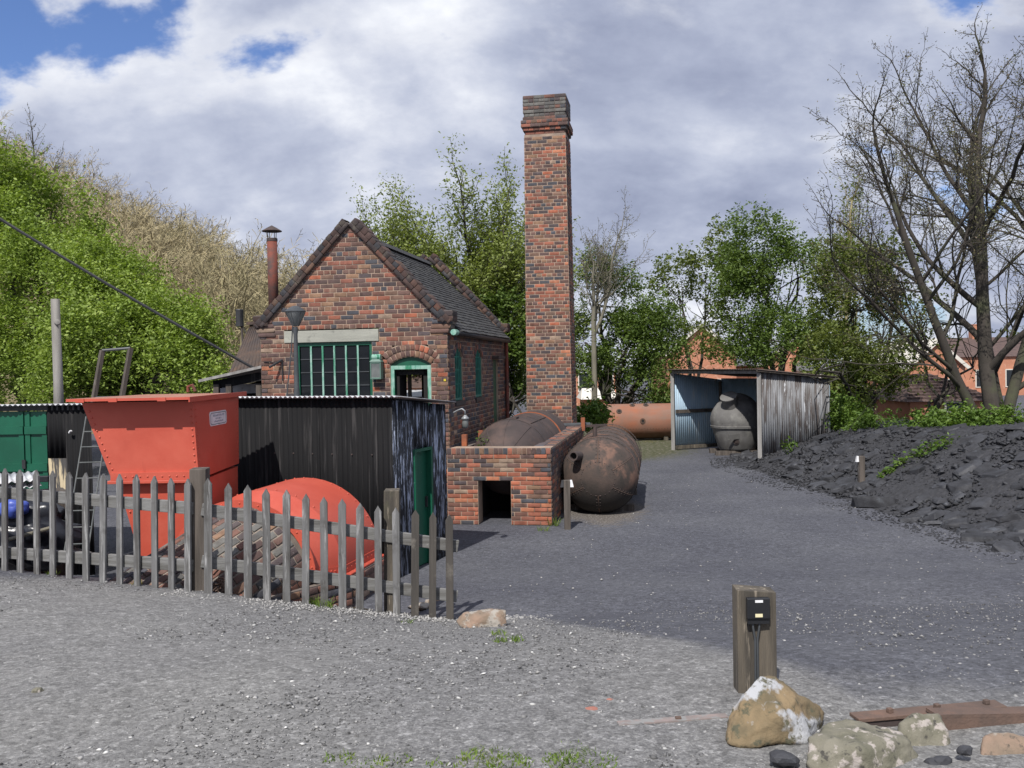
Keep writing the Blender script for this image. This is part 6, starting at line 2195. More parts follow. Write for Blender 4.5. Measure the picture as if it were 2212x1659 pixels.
light_post(1226, 1037, 1142, 15.35, 0.105, 'short dark timber post with small lamps beside the egg-ended boiler', (-1, 1))
q = gp(1861, 1048)
light_post(1861, 985, 1050, q.y, 0.115, 'short dark timber post with a small lamp on the coal heap', (-1,))

cp = thing('cable_post', 'broad weathered timber post carrying a black electrical box', 'post', (1.28, 4.78, 0.95))
PD = 4.78
a, b = pt(1592, 1275, PD), pt(1674, 1278, PD)
zb_ = ground_z(a.x, PD) - 0.1
MB().hexa([Vector((a.x, PD, zb_)), Vector((b.x, PD - .02, zb_)), Vector((b.x, PD + .09, zb_)), Vector((a.x, PD + .11, zb_))],
          [Vector((a.x, PD, a.z)), Vector((b.x, PD - .02, b.z)), Vector((b.x, PD + .09, b.z + .004)), Vector((a.x, PD + .11, a.z + .006))]).build('timber', MT['old_post'], cp, bevel=0.003)
c0_, c1_ = pt(1614, 1293, PD - 0.06), pt(1664, 1337, PD - 0.06)
ebx = MB().box(c0_.x, c1_.x, PD - 0.062, PD - 0.024, c1_.z, c0_.z).build('junction_box', MT['black_plastic'], cp, bevel=0.005)
lw_ = (c1_.x - c0_.x)
for f0, f1, z0, z1, m_ in ((0.34, 0.68, 0.80, 0.92, 'white'), (0.34, 0.66, 0.10, 0.26, 'cream_label')):
    MB().box(c0_.x + lw_ * f0, c0_.x + lw_ * f1, PD - 0.0645, PD - 0.0622, lerp(c1_.z, c0_.z, z0), lerp(c1_.z, c0_.z, z1)).build('label_sticker', MT[m_], ebx)
MB().box(c0_.x + .004, c0_.x + lw_ * .98, PD - .05, PD - .021, c1_.z - 0.028, c1_.z - 0.002).build('gland_plate', MT['black_plastic'], cp)
for s in (-1, 1):
    xm = (c0_.x + c1_.x) / 2 - 0.008
    MB().tube([Vector((xm + s * .018, PD - .035, c1_.z - .01)), Vector((xm + s * .016, PD - .035, c1_.z - .05)), Vector((xm + s * .006, PD - .035, c1_.z - .11)), Vector((xm + s * .0065, PD - .035, c1_.z - .35)), Vector((xm + s * .0065, PD - .035, zb_))], 0.006, 8).build('cable', MT['lamp_grey'], cp, smooth=True)

# ------------------------------------------------------------------ boulders, rails and small things in the foreground


def hull_rock(name, pts_, m_, seed, amp=0.017, label=None, cat='boulder', cuts=4, parent=None, group=None):
    bm = bmesh.new()
    vs = [bm.verts.new(p) for p in pts_]
    bmesh.ops.convex_hull(bm, input=vs)
    loose = [v for v in bm.verts if not v.link_faces]
    bmesh.ops.delete(bm, geom=loose, context='VERTS')
    bmesh.ops.triangulate(bm, faces=bm.faces[:])
    for _ in range(cuts):
        bmesh.ops.subdivide_edges(bm, edges=[e for e in bm.edges if e.calc_length() > 0.022], cuts=1, use_grid_fill=True)
        bmesh.ops.triangulate(bm, faces=bm.faces[:])
    for _ in range(3):
        bmesh.ops.smooth_vert(bm, verts=bm.verts[:], factor=0.4, use_axis_x=True, use_axis_y=True, use_axis_z=True)
    bm.normal_update()
    off = Vector((seed * 2.3, seed * 1.1, seed))
    for v in bm.verts:
        p = v.co
        k = noise.noise(p * 5 + off) * 1.3 + noise.noise(p * 14 + off) * 0.8 + noise.noise(p * 38 + off) * 0.45
        v.co = p + v.normal * amp * k
    me = bpy.data.meshes.new(name)
    bm.to_mesh(me)
    bm.free()
    me.polygons.foreach_set('use_smooth', [True] * len(me.polygons))
    return mk(name, me, m_, parent, label=label, cat=cat, group=group)


D = 4.22
hull_rock('boulder', [pt(1562, 1600, D - .10), pt(1570, 1548, D), pt(1608, 1500, D), pt(1636, 1454, D + .05), pt(1655, 1456, D + .06), pt(1700, 1480, D + .06), pt(1722, 1502, D + .02), pt(1776, 1530, D + .10), pt(1778, 1570, D + .10),
                      pt(1735, 1605, D - .12), pt(1640, 1616, D - .16), pt(1572, 1612, D - .14), pt(1620, 1500, D + .2), pt(1700, 1500, D + .25), pt(1580, 1600, D + .3), pt(1770, 1600, D + .3), pt(1690, 1540, D - .12)],
          MT['golden_rock'], 3, label='pointed golden sandstone boulder with white patch before the cable post')
D = 3.93
hull_rock('boulder', [pt(1738, 1650, D - .08), pt(1745, 1590, D), pt(1790, 1553, D + .12), pt(1840, 1556, D + .15), pt(1940, 1575, D + .12), pt(1965, 1600, D + .02), pt(1984, 1650, D), pt(1965, 1690, D - .10), pt(1870, 1700, D - .14), pt(1752, 1690, D - .12),
                      pt(1760, 1640, D + .3), pt(1960, 1640, D + .3), pt(1860, 1620, D - .12)], MT['lichen_rock'], 8, label='broad grey lichen-covered boulder at the bottom edge of the picture')
D = 4.06
hull_rock('boulder', [pt(1930, 1640, D), pt(1945, 1560, D + .05), pt(1990, 1540, D + .08), pt(2030, 1534, D + .1), pt(2048, 1560, D + .05), pt(2072, 1640, D + .02), pt(2050, 1665, D - .06), pt(1950, 1665, D - .06), pt(1950, 1620, D + .25), pt(2050, 1620, D + .25)],
          MT['lichen_rock'], 13, label='smaller mossy grey boulder touching the broad lichen-covered one')
D = 3.98
hull_rock('boulder', [pt(2116, 1640, D), pt(2122, 1590, D + .02), pt(2140, 1580, D + .05), pt(2230, 1592, D + .05), pt(2300, 1600, D), pt(2300, 1650, D), pt(2120, 1650, D - .05), pt(2140, 1610, D + .25), pt(2280, 1610, D + .25)],
          MT['pink_rock'], 17, label='pinkish brown boulder at the right bottom corner', amp=0.009)
D = 7.66
hull_rock('boulder', [pt(986, 1340, D + .1), pt(1000, 1322, D + .1), pt(1060, 1312, D + .12), pt(1092, 1318, D + .05), pt(1097, 1365, D), pt(1085, 1385, D - .05), pt(1010, 1365, D - .05), pt(990, 1352, D), pt(1000, 1345, D + .4), pt(1080, 1350, D + .4), pt(1035, 1330, D - .02)],
          MT['pink_rock'], 21, amp=0.012, label='squarish pinkish stone beside the last picket of the fence')
for px, py, r_, lab in ((1693, 1640, 0.05, 'shiny black coal lump left of the broad boulder'), (2035, 1648, 0.036, 'black coal lump before the smaller mossy boulder'), (2016, 1658, 0.03, 'small coal lump under the smaller mossy boulder'),
                        (2085, 1622, 0.03, 'coal lump between mossy boulder and pinkish boulder')):
    p = pt(px, py, 3.88)
    p.z = max(p.z, ground_z(p.x, p.y) + r_ * 0.25)
    lumpy('coal_piece', p, (r_ * 1.3, r_, r_ * 0.8), MT['coal'], px, 0.2, 2, 1.5, 7, label=lab, cat='coal')
for px, py, r_, lab in ((1278, 1533, 0.05, 'worn red brick fragment set in the pale gravel'), (1317, 1512, 0.02, 'tiny orange brick chip behind the worn brick fragment')):
    p = gp(px, py)
    lumpy('brick_fragment', p, (r_, r_ * 0.8, 0.008), mat('brick_bit', (0.36, 0.15, 0.11), (0.28, 0.12, 0.09), 12, rough=0.9), px, 0.2, 2, 1.3, 5, label=lab, cat='brick')
p = gp(81, 1500)
lumpy('loose_stone', p + Vector((0, 0, .015)), (0.035, 0.03, 0.025), MT['lichen_rock'], 6, 0.2, 2, 1.5, 6, label='single fist-sized stone on the gravel at lower left', cat='stone')

# half buried rail and rusty channel
rl = thing('buried_rail', 'rusty flat rail running flush in the gravel towards the boulders', 'rail', gp(1450, 1560))
g0, g1 = gp(1335, 1566), gp(1570, 1552)
g0.z += 0.0
g1.z += 0.008
MB().beam(g0, g1, 0.05, 0.02).build('rail', mat('dusty_rail', (0.27, 0.215, 0.20), (0.2, 0.17, 0.16), 20, rough=0.9, bump=0.4, c3=(0.24, 0.235, 0.23), s3=14, lo3=0.5, hi3=0.6), rl)
MB().box(-0.014, 0.014, -0.012, 0.012, 0.0, 0.014, Matrix.Translation(g0.lerp(g1, 0.55) + Vector((0, 0, .004)))).build('bolt_head', MT['rail_rust'], rl)
pr_ = thing('plate_rail', 'rusty plate rail with bolt heads behind the boulders', 'rail', pt(2000, 1535, 4.55))
r0, r1 = pt(1845, 1550, 4.30), pt(2162, 1522, 4.42)
MB().beam(r0, r1, 0.09, 0.018).build('top_plate', MT['rail_rust'], pr_, bevel=0.003)
MB().beam(r0 + Vector((0, -.03, -.03)), r1 + Vector((0, -.03, -.03)), 0.012, 0.05).build('web', MT['rust_brown'], pr_)
for f in (0.24, 0.56, 0.9):
    c = r0.lerp(r1, f) + Vector((0, 0, .009))
    MB().box(-.014, .012, -.012, .012, 0, 0.022, Matrix.Translation(c) @ Matrix.Rotation(R(20), 4, 'Z')).build('bolt', MT['rail_rust'], pr_, bevel=0.003)
chn = thing('rusty_channel', 'rusty iron channel beam with grey top at the right edge', 'beam', pt(2150, 1580, 4.5))
q0, q1 = pt(2020, 1572, 4.24), pt(2330, 1566, 4.36)
MB().beam(q0, q1, 0.02, 0.095).build('web', MT['rail_rust'], chn)
MB().beam(q0 + Vector((0, .035, .056)), q1 + Vector((0, .035, .056)), 0.09, 0.016).build('top_flange', MT['rail_rust'], chn)
MB().beam(q0 + Vector((0, -.02, -.065)), q1 + Vector((0, -.02, -.065)), 0.06, 0.03).build('timber_sill', MT['dark_post'], chn)
for px in (2110, 2211):
    c = pt(px, 1580, 4.24)
    MB().box(-.012, .012, -.02, .01, -.05, .0, Matrix.Translation(c)).build('clip', MT['rust_brown'], chn)


def tuft(rngx, c, n, h, spread, V, F, w=0.004):
    for _ in range(n):
        a = rngx.uniform(0, 2 * math.pi)
        r_ = spread * math.sqrt(rngx.random())
        b = np.array([c[0] + r_ * math.cos(a), c[1] + r_ * math.sin(a), c[2]])
        hh = h * rngx.uniform(0.4, 1.0)
        ln_ = np.array([rngx.normal(0, .4), rngx.normal(0, .4), 1.0]) * hh
        s = np.array([math.cos(a), math.sin(a), 0]) * w
        k = len(V)
        V += [b - s, b + s, b + ln_ * .6 + s * .7, b + ln_ * .6 - s * .7, b + ln_ * np.array([1.5, 1.5, .95])]
        F += [(k, k + 1, k + 2), (k, k + 2, k + 3), (k + 3, k + 2, k + 4)]


def tufts(name, spots, m_, label):
    V, F = [], []
    for px, py, n, h, s in spots:
        p = gp(px, py) if isinstance(px, (int, float)) else px
        tuft(rng, (p.x, p.y, p.z - .005), n, h, s, V, F)
    mk(name, mesh_np(name, np.array(V), np.array(F)), m_, label=label, kind='stuff')


tufts('grass', [(730, 1640, 90, .03, .07), (790, 1655, 90, .03, .10), (850, 1645, 60, .03, .08), (1050, 1640, 160, .035, .12), (1100, 1650, 140, .035, .10), (1210, 1642, 120, .035, .08), (1260, 1652, 220, .04, .15), (1235, 1612, 30, .025, .05), (960, 1652, 40, .025, .08),
                (600, 1290, 70, .10, .07), (675, 1305, 60, .11, .06), (700, 1312, 60, .11, .08), (1100, 1385, 90, .05, .10), (1078, 1370, 40, .05, .05), (115, 1240, 40, .06, .05), (880, 1345, 20, .05, .05), (1830, 1655, 40, .03, .05), (1195, 1135, 50, .22, .10), (1175, 1146, 40, .12, .10)],
      MT['grass'], 'short green grass and weeds on gravel and along fence foot')
tufts('dry_grass', [(80, 1232, 90, .05, .14), (60, 1228, 40, .04, .1), (295, 1262, 20, .06, .06), (1370, 955, 200, .06, 0.8)], MT['dry_grass'], 'dry yellow grass at the foot of the left pickets')
# ------------------------------------------------------------------ trees


def grow(segs, tips, p, d, L, r_, lev, P, rr):
    n = P['seg'][lev]
    step = L / n
    pos = p.copy()
    dr = d.normalized()
    rad = r_
    last = lev == P['levels'] - 1
    nch = P['ch'][lev] if not last else 0
    done = 0
    for i in range(n):
        wv = Vector((rr.gauss(0, 1), rr.gauss(0, 1), rr.gauss(0, 1))) * P['wig'][lev]
        dr = (dr + wv + Vector((0, 0, P['up'][lev]))).normalized()
        q = pos + dr * step
        r2 = max(P.get('rmin', 0.004), rad * (1 - P['tap'][lev] / n))
        segs.append((pos.copy(), q.copy(), rad, r2, lev))
        f = (i + 1) / n
        if last:
            tips.append((q.copy(), dr.copy()))
        elif f >= P['start'][lev]:
            k = int(round(nch * (f - P['start'][lev] + 1 / n) / (1 - P['start'][lev] + 1 / n))) - done
            for _ in range(max(0, k)):
                done += 1
                a = dr.orthogonal().normalized()
                a = Matrix.Rotation(rr.uniform(0, 2 * math.pi), 3, dr) @ a
                sp_ = R(rr.uniform(*P['ang'][lev]))
                nd_ = dr * math.cos(sp_) + a * math.sin(sp_)
                grow(segs, tips, pos.lerp(q, rr.random()), nd_, L * rr.uniform(*P['len'][lev]) * (1.15 - 0.5 * f), rad * P['rr'][lev], lev + 1, P, rr)
        pos, rad = q, r2
    if not last and P.get('cont', True):
        grow(segs, tips, pos, dr, L * 0.45, rad * 0.9, lev + 1, P, rr)


def seg_mesh(segs):
    VV, FF = [], []
    n0 = 0
    for a, b, ra, rb, lev in segs:
        k = 7 if lev == 0 else (5 if lev == 1 else 3)
        d = (b - a).normalized()
        s = d.orthogonal().normalized()
        u = d.cross(s)
        e = d * ra * 0.4
        for c, r_ in ((a - e * 0.5, ra), (b + e * 0.5, rb)):
            for j in range(k):
                t = 2 * math.pi * j / k
                v = c + (s * math.cos(t) + u * math.sin(t)) * r_
                VV.append((v.x, v.y, v.z))
        for j in range(k):
            FF.append((n0 + j, n0 + (j + 1) % k, n0 + k + (j + 1) % k, n0 + k + j))
        n0 += 2 * k
    return np.array(VV), np.array(FF)


def leaf_quads(C, size, rng_, up=0.5, aspect=0.6):
    """Leaf-shaped quads at points C (n,3)."""
    n = len(C)
    N = rng_.normal(0, 1, (n, 3))
    N[:, 2] = np.abs(N[:, 2]) + up
    N /= np.linalg.norm(N, axis=1)[:, None]
    T = rng_.normal(0, 1, (n, 3))
    T -= N * (T * N).sum(1)[:, None]
    T /= np.linalg.norm(T, axis=1)[:, None]
    S = np.cross(N, T)
    sz_ = size * rng_.uniform(0.6, 1.35, (n, 1))
    a = T * sz_
    b = S * sz_ * aspect
    fold = N * sz_ * 0.18
    V = np.stack([C - a, C + b * 0.9 + fold - a * 0.1, C + a, C - b * 0.9 + fold - a * 0.1], 1).reshape(-1, 3)
    F = np.arange(4 * n).reshape(n, 4)
    return V, F


def fake_noise(P, s, ph=0.0):
    x, y, z = P[:, 0] * s + ph, P[:, 1] * s + ph * 1.7, P[:, 2] * s + ph * 0.6
    return (np.sin(x * 1.3 + np.sin(y * 1.7 + z)) + np.sin(y * 1.1 + np.sin(z * 1.9 + x * 0.7) + 1.3) + np.sin(z * 1.6 + np.sin(x * 1.2 - y) + 2.1)) / 3


def lobe_leaves(lobes, n_spray, per, size, rng_, spray=0.4, gap=-0.25, shell=0.6, ns=1.1, droop=-0.15, up=0.5, zmin=-0.75):
    """Leaves in sprays through the outer part of overlapping ellipsoid lobes ((x,y,z),(rx,ry,rz))."""
    w = np.array([(l[1][0] * l[1][2]) for l in lobes], dtype=float)
    w /= w.sum()
    idx = rng_.choice(len(lobes), n_spray, p=w)
    Cc = np.array([l[0] for l in lobes], dtype=float)[idx]
    Rr = np.array([l[1] for l in lobes], dtype=float)[idx]
    D = rng_.normal(0, 1, (n_spray, 3))
    D /= np.linalg.norm(D, axis=1)[:, None]
    keep = D[:, 2] > zmin
    rad_ = shell + (1.05 - shell) * rng_.random((n_spray, 1)) ** 0.7
    stray = rng_.random((n_spray, 1)) < 0.10
    rad_ = np.where(stray, rad_ * rng_.uniform(1.0, 1.28, (n_spray, 1)), rad_)
    P = Cc + D * Rr * rad_
    nz = fake_noise(P, ns) + 0.5 * fake_noise(P, ns * 2.7, 3.0)
    P += D * (0.22 * nz[:, None]) * Rr.min(1)[:, None] * 0.6
    keep &= nz > gap
    # thin out what lies deep inside another lobe
    P, D = P[keep], D[keep]
    deep = np.zeros(len(P), dtype=bool)
    for c, r_ in lobes:
        q = (P - np.array(c)) / np.array(r_)
        deep |= (q ** 2).sum(1) < 0.26
    P, D = P[~deep], D[~deep]
    m = len(P)
    S = D + rng_.normal(0, .6, (m, 3)) + np.array([0, 0, droop])
    S /= np.linalg.norm(S, axis=1)[:, None]
    t = rng_.random((m, per, 1))
    L = P[:, None, :] + S[:, None, :] * t * spray * rng_.uniform(.5, 1.3, (m, 1, 1)) + rng_.normal(0, spray * .11, (m, per, 3))
    return leaf_quads(L.reshape(-1, 3), size, rng_, up)


def lobe_tree(name, base, lobes, n_spray, per, size, lm, bm_, label, seed, trunk_r=0.16, cat='tree', group=None, trunk=True, extra_tips=None, **kw):
    rn = np.random.default_rng(seed)
    rr = random.Random(seed)
    t = thing(name, label, cat, base, group)
    main = list(lobes)
    for c, r_ in main:
        for _ in range(kw.pop('nsub', 5) if False else 5):
            d = Vector((rr.gauss(0, 1), rr.gauss(0, .7), rr.gauss(.25, 1))).normalized()
            f = rr.uniform(.30, .5)
            lobes = list(lobes) + [((c[0] + d.x * r_[0] * .92, c[1] + d.y * r_[1] * .92, c[2] + d.z * r_[2] * .92), (r_[0] * f, r_[1] * f, r_[2] * f))]
    V, F = lobe_leaves(lobes, n_spray, per, size, rn, **kw)
    mk('crown', mesh_np('crown', V, F), lm, t)
    if trunk:
        segs = []
        b = Vector(base)
        for c, r_ in main:
            c = Vector(c)
            n = 7
            p = b + Vector((rr.uniform(-.2, .2), rr.uniform(-.2, .2), -0.2))
            pr = p
            for i in range(1, n + 1):
                f = i / n
                q = b.lerp(c, f) + Vector((rr.gauss(0, .12), rr.gauss(0, .12), 0)) + Vector((0, 0, 0.25 * (c - b).length * f * (1 - f)))
                segs.append((pr, q, trunk_r * (1 - .75 * (f - 1 / n)), trunk_r * (1 - .75 * f), 1))
                pr = q
            limb = [s_[1] for s_ in segs[-4:]]
            for k in range(12):
                d = Vector((rr.gauss(0, 1), rr.gauss(0, 1), rr.gauss(0.2, 1))).normalized()
                e = c + Vector((d.x * r_[0], d.y * r_[1], d.z * r_[2])) * rr.uniform(.7, 1.08)
                c = limb[rr.randrange(4)]
                m_ = c.lerp(e, .5) + Vector((rr.gauss(0, .15), rr.gauss(0, .15), rr.gauss(0, .15)))
                segs.append((c, m_, trunk_r * .28, trunk_r * .17, 2))
                segs.append((m_, e, trunk_r * .13, 0.006, 2))
        V, F = seg_mesh(segs)
        mk('trunk', mesh_np('trunk', V, F, smooth=True), bm_, t)
    return t


def stem_tree(name, bases, P, lm, bm_, label, seed, per=6, size=0.06, spread=0.18, cat='tree', tipfrac=1.0, up=0.4, crown='crown'):
    """Tree grown as branching stems with small leaves or buds at the twig ends."""
    rn = np.random.default_rng(seed)
    rr = random.Random(seed)
    t = thing(name, label, cat, bases[0][0])
    segs, tips = [], []
    for b, d, L, r_ in bases:
        grow(segs, tips, Vector(b), Vector(d), L, r_, 0, P, rr)
    V, F = seg_mesh(segs)
    mk('trunk', mesh_np('trunk', V, F, smooth=True), bm_, t)
    if per:
        T = np.array([tuple(q[0]) for q in tips])
        if tipfrac < 1:
            T = T[rn.random(len(T)) < tipfrac]
        C = np.repeat(T, per, 0) + rn.normal(0, spread, (len(T) * per, 3))
        V, F = leaf_quads(C, size, rn, up)
        mk(crown, mesh_np(crown, V, F), lm, t)
    return t, len(segs), len(tips)


def L3(px, py, d, rx, ry, rz):
    p = pt(px, py, d)
    k = d / FPX
    return ((p.x, p.y, p.z), (rx * k, ry, rz * k))


# left: two big leafy trees above the sheds
lobe_tree('leafy_tree', pt(60, 900, 30), [L3(20, 470, 30, 95, 1.8, 110), L3(110, 500, 29.5, 70, 1.5, 100), L3(-70, 540, 30, 100, 2, 150), L3(90, 640, 28.5, 100, 1.8, 110), L3(140, 610, 29, 45, 1.2, 70), L3(10, 770, 28, 120, 1.8, 100)],
          22000, 9, 0.058, MT['leaf_hedge'], MT['bark'], 'tall bright green leafy tree at the left edge behind timber pole', 101, spray=0.75, gap=-0.12, group='green trees on the left')
lobe_tree('leafy_tree', pt(300, 900, 26), [L3(190, 600, 26.5, 55, 1.3, 60), L3(265, 655, 26, 65, 1.4, 70), L3(345, 705, 25.5, 60, 1.3, 70), L3(405, 770, 25, 48, 1.1, 75), L3(240, 740, 25, 105, 1.6, 100), L3(345, 810, 24.5, 85, 1.4, 70), L3(180, 830, 24.5, 75, 1.3, 60), L3(440, 830, 24.5, 40, 1.0, 45)],
          21000, 9, 0.05, MT['leaf_hedge'], MT['bark'], 'lower bright green leafy tree between timber pole and lean-to', 102, spray=0.7, gap=-0.12, group='green trees on the left')
Pb = dict(levels=4, seg=[6, 5, 4, 3], ch=[7, 6, 5, 0], wig=[.10, .16, .2, .2], up=[.04, .06, .05, .03], tap=[.6, .7, .7, .7], start=[.25, .25, .2, 0], ang=[(25, 50), (25, 50), (25, 55)], len=[(.4, .6), (.4, .6), (.4, .6)], rr=[.55, .5, .55], rmin=.006)
stem_tree('bare_tree', [(pt(95, 620, 33), (0.0, 0, 1), 3.4, .09), (pt(60, 600, 33), (-.15, 0, 1), 3.6, .09)], Pb, MT['leaf_bud'], MT['pale_bark'], 'bare twigs rising behind the tall green tree at left', 61, per=1, size=.03, spread=.04)

# spring tree behind the engine house roof
Ps = dict(levels=4, seg=[8, 6, 5, 3], ch=[10, 7, 5, 0], wig=[.045, .10, .14, .18], up=[.03, .06, .05, .03], tap=[.7, .75, .75, .7], start=[.25, .2, .2, 0], ang=[(25, 50), (25, 50), (25, 55)], len=[(.42, .64), (.38, .58), (.36, .55)], rr=[.5, .5, .55], rmin=.006)
b0 = pt(1035, 905, 27)
b0.z = 0
bs = []
for dx, tx, L_, r_ in ((-.25, -.36, 5.0, .10), (-.1, -.20, 5.3, .12), (0.1, -.06, 5.4, .14), (.3, .06, 5.5, .12), (.55, .12, 5.1, .10), (-.4, -.55, 4.6, .08), (-.5, -.78, 4.1, .07), (-.3, -.45, 4.9, .08), (0.0, -.28, 5.2, .09)):
    bs.append((b0 + Vector((dx, RND.uniform(-.3, .3), 0)), (tx, RND.uniform(-.15, .15), 1), L_, r_))
SP = stem_tree('spring_tree', bs, Ps, MT['leaf_spring'], MT['dark_bark'], 'many-stemmed tree in young yellow-green leaf behind the roof', 33, per=10, size=0.05, spread=0.15, tipfrac=0.85)
lobe_tree('ivy_bush', pt(1080, 900, 25.5), [L3(1095, 700, 26, 45, .9, 90), L3(1085, 800, 25.5, 45, .8, 90), L3(1110, 870, 25, 40, .7, 50)], 2600, 9, 0.06, MT['leaf_dark'], MT['dark_bark'],
          'dark ivy-clad bush between engine house and chimney', 34, spray=.3, gap=-.1, cat='bush')

# right of the chimney: bare pale tree over a green thicket
Pp = dict(levels=5, seg=[6, 6, 5, 4, 3], ch=[2, 6, 5, 4, 0], wig=[.03, .09, .13, .17, .2], up=[.04, .06, .05, .04, .02], tap=[.3, .65, .7, .7, .7], start=[.9, .2, .2, .2, 0], ang=[(14, 30), (25, 48), (28, 52), (28, 55)], len=[(1.05, 1.25), (.5, .7), (.42, .6), (.4, .55)], rr=[.75, .5, .5, .55], rmin=.008)
b1 = pt(1282, 905, 35)
b1.z = 0
stem_tree('pale_bare_tree', [(b1, (.06, 0, 1), 4.5, .13)], Pp, MT['leaf_bud'], MT['pale_bark'], 'bare pale-barked tree just right of the chimney', 48, per=2, size=.03, spread=.07, tipfrac=.6)
lobe_tree('thicket', pt(1330, 930, 36.5), [L3(1290, 660, 37.5, 75, 1.2, 95), L3(1275, 740, 36.5, 55, 1.1, 60), L3(1350, 760, 36, 70, 1.3, 90), L3(1420, 740, 36.5, 60, 1.2, 100), L3(1370, 840, 35.5, 85, 1.1, 60), L3(1300, 850, 35.5, 35, .8, 60)],
          9500, 8, 0.06, MT['leaf_dark'], MT['dark_bark'], 'dense green thicket behind the old tank', 51, spray=.5, gap=-.02, shell=.4, cat='bush')
lobe_tree('green_bush', pt(1278, 930, 26), [L3(1276, 905, 26, 26, .5, 32)], 420, 8, 0.06, MT['leaf_bright'], MT['dark_bark'], 'small bright green bush between chimney foot and old tank', 52, spray=.25, gap=-.6, shell=.3, trunk=False, cat='bush')
lobe_tree('small_leaf_tree', pt(1500, 930, 41), [L3(1470, 640, 41, 55, 1.3, 110), L3(1530, 620, 41.5, 55, 1.3, 120), L3(1490, 760, 40, 70, 1.3, 70)], 3000, 8, .07, MT['leaf_olive'], MT['dark_bark'],
          'thin light green tree between thicket and dark dense tree', 53, spray=.45, gap=.0, shell=.35, trunk_r=.1)
lobe_tree('dense_tree', pt(1680, 930, 38), [L3(1640, 560, 38, 75, 1.5, 110), L3(1720, 600, 38.5, 80, 1.5, 110), L3(1600, 680, 37.5, 60, 1.3, 100), L3(1690, 740, 37, 95, 1.4, 75), L3(1760, 700, 37.5, 60, 1.2, 90)],
          9500, 9, .062, MT['leaf_dark'], MT['dark_bark'], 'dense dark green tree rising behind the open shed', 54, spray=.55, gap=-.05, shell=.4, trunk_r=.15)
lobe_tree('olive_tree', pt(1880, 930, 30), [L3(1830, 640, 30.5, 70, 1.2, 120), L3(1900, 720, 30, 80, 1.2, 110), L3(1820, 770, 29, 75, 1.1, 80), L3(1930, 620, 30.5, 60, 1.2, 110), L3(1870, 840, 28.5, 80, 1.0, 50), L3(1785, 800, 24.0, 40, .5, 35)],
          6800, 9, .062, MT['leaf_olive'], MT['dark_bark'], 'olive green tree between dense dark tree and big bare tree', 55, spray=.42, gap=-.14, shell=.4, trunk_r=.1)
Pt_ = dict(levels=3, seg=[8, 5, 3], ch=[60, 7, 0], wig=[.02, .08, .12], up=[.02, .16, .1], tap=[.8, .7, .7], start=[.1, .1, 0], ang=[(18, 32), (18, 40)], len=[(.20, .30), (.3, .5)], rr=[.3, .5], rmin=.012, cont=False)
stem_tree('far_poplar', [(pt(1825, 800, 62), (0, 0, 1), 11.5, .16)], Pt_, MT['leaf_olive'], MT['wood_twig'], 'slender pale poplar beyond the olive tree', 56, per=2, size=.10, spread=.3)

# big bare trees at the right edge
Pr = dict(levels=5, seg=[7, 7, 6, 4, 3], ch=[6, 6, 5, 4, 0], wig=[.05, .10, .14, .18, .22], up=[.03, .05, .04, .03, .02], tap=[.5, .65, .7, .7, .7], start=[.22, .22, .2, .2, 0], ang=[(28, 58), (26, 50), (28, 52), (28, 58)], len=[(.62, .85), (.45, .62), (.42, .58), (.38, .55)], rr=[.52, .5, .5, .55], rmin=.0055)
b2 = pt(2150, 930, 22)
b2.z = surf_z(b2.x, b2.y) - .2
stem_tree('big_bare_tree', [(b2, (-.02, .03, 1), 6.0, .20), (b2 + Vector((-.2, .1, 0)), (-.50, -.05, 1), 5.4, .13), (b2 + Vector((.2, 0, 0)), (.22, .08, 1), 6.2, .15)], Pr, MT['leaf_bud'], MT['dark_bark'], 'big almost leafless tree spreading over the coal heap', 64, per=2, size=.026, spread=.06, tipfrac=.7)
b3 = pt(2290, 930, 25)
b3.z = 1.0
stem_tree('bare_tree', [(b3, (-.08, 0, 1), 7.2, .2), (b3 + Vector((-1.4, .3, 0)), (-.12, 0, 1), 6.2, .13)], Pr, MT['leaf_bud'], MT['dark_bark'], 'tall bare tree half outside the right edge', 67, per=2, size=.03, spread=.06, tipfrac=.7)
lobe_tree('mossy_shoots', pt(2020, 900, 23.5), [L3(1990, 690, 24, 95, 1.0, 100), L3(2090, 640, 24, 80, 1.0, 120), L3(2150, 740, 24, 70, .9, 100), L3(2060, 800, 23, 90, .8, 60)], 1500, 7, .045, MT['leaf_olive'], MT['dark_bark'],
          'sparse olive shoots among the trunks of the bare trees', 68, spray=.35, gap=.1, shell=.3, trunk_r=.05, cat='bush')

# brambles along the back of the heap
brs = ((1815, 905, 26.5, 55, 45, 'bright bramble bush at the corner of the open shed'), (1890, 900, 24.5, 60, 40, 'bramble bush below the olive tree'), (1985, 925, 22.5, 60, 30, 'low bramble bush before the hip-roofed house'), (2070, 920, 21.5, 65, 26, 'low bramble bush at the foot of the big bare tree'), (2180, 925, 21.5, 70, 24, 'bramble bush at the right edge behind coal heap'))
for i, (px, py, d, rx, rz, lb) in enumerate(brs):
    lobe_tree('bramble_bush', pt(px, py + rz, d), [L3(px, py, d, rx, .6, rz), L3(px + 25, py + 10, d - .5, rx * .7, .5, rz * .7)], 900, 8, .05, MT['leaf_bright'], MT['bark'], lb, 80 + i, spray=.3, gap=-.2, shell=.3, trunk=False, cat='bush', group='brambles behind the coal heap')
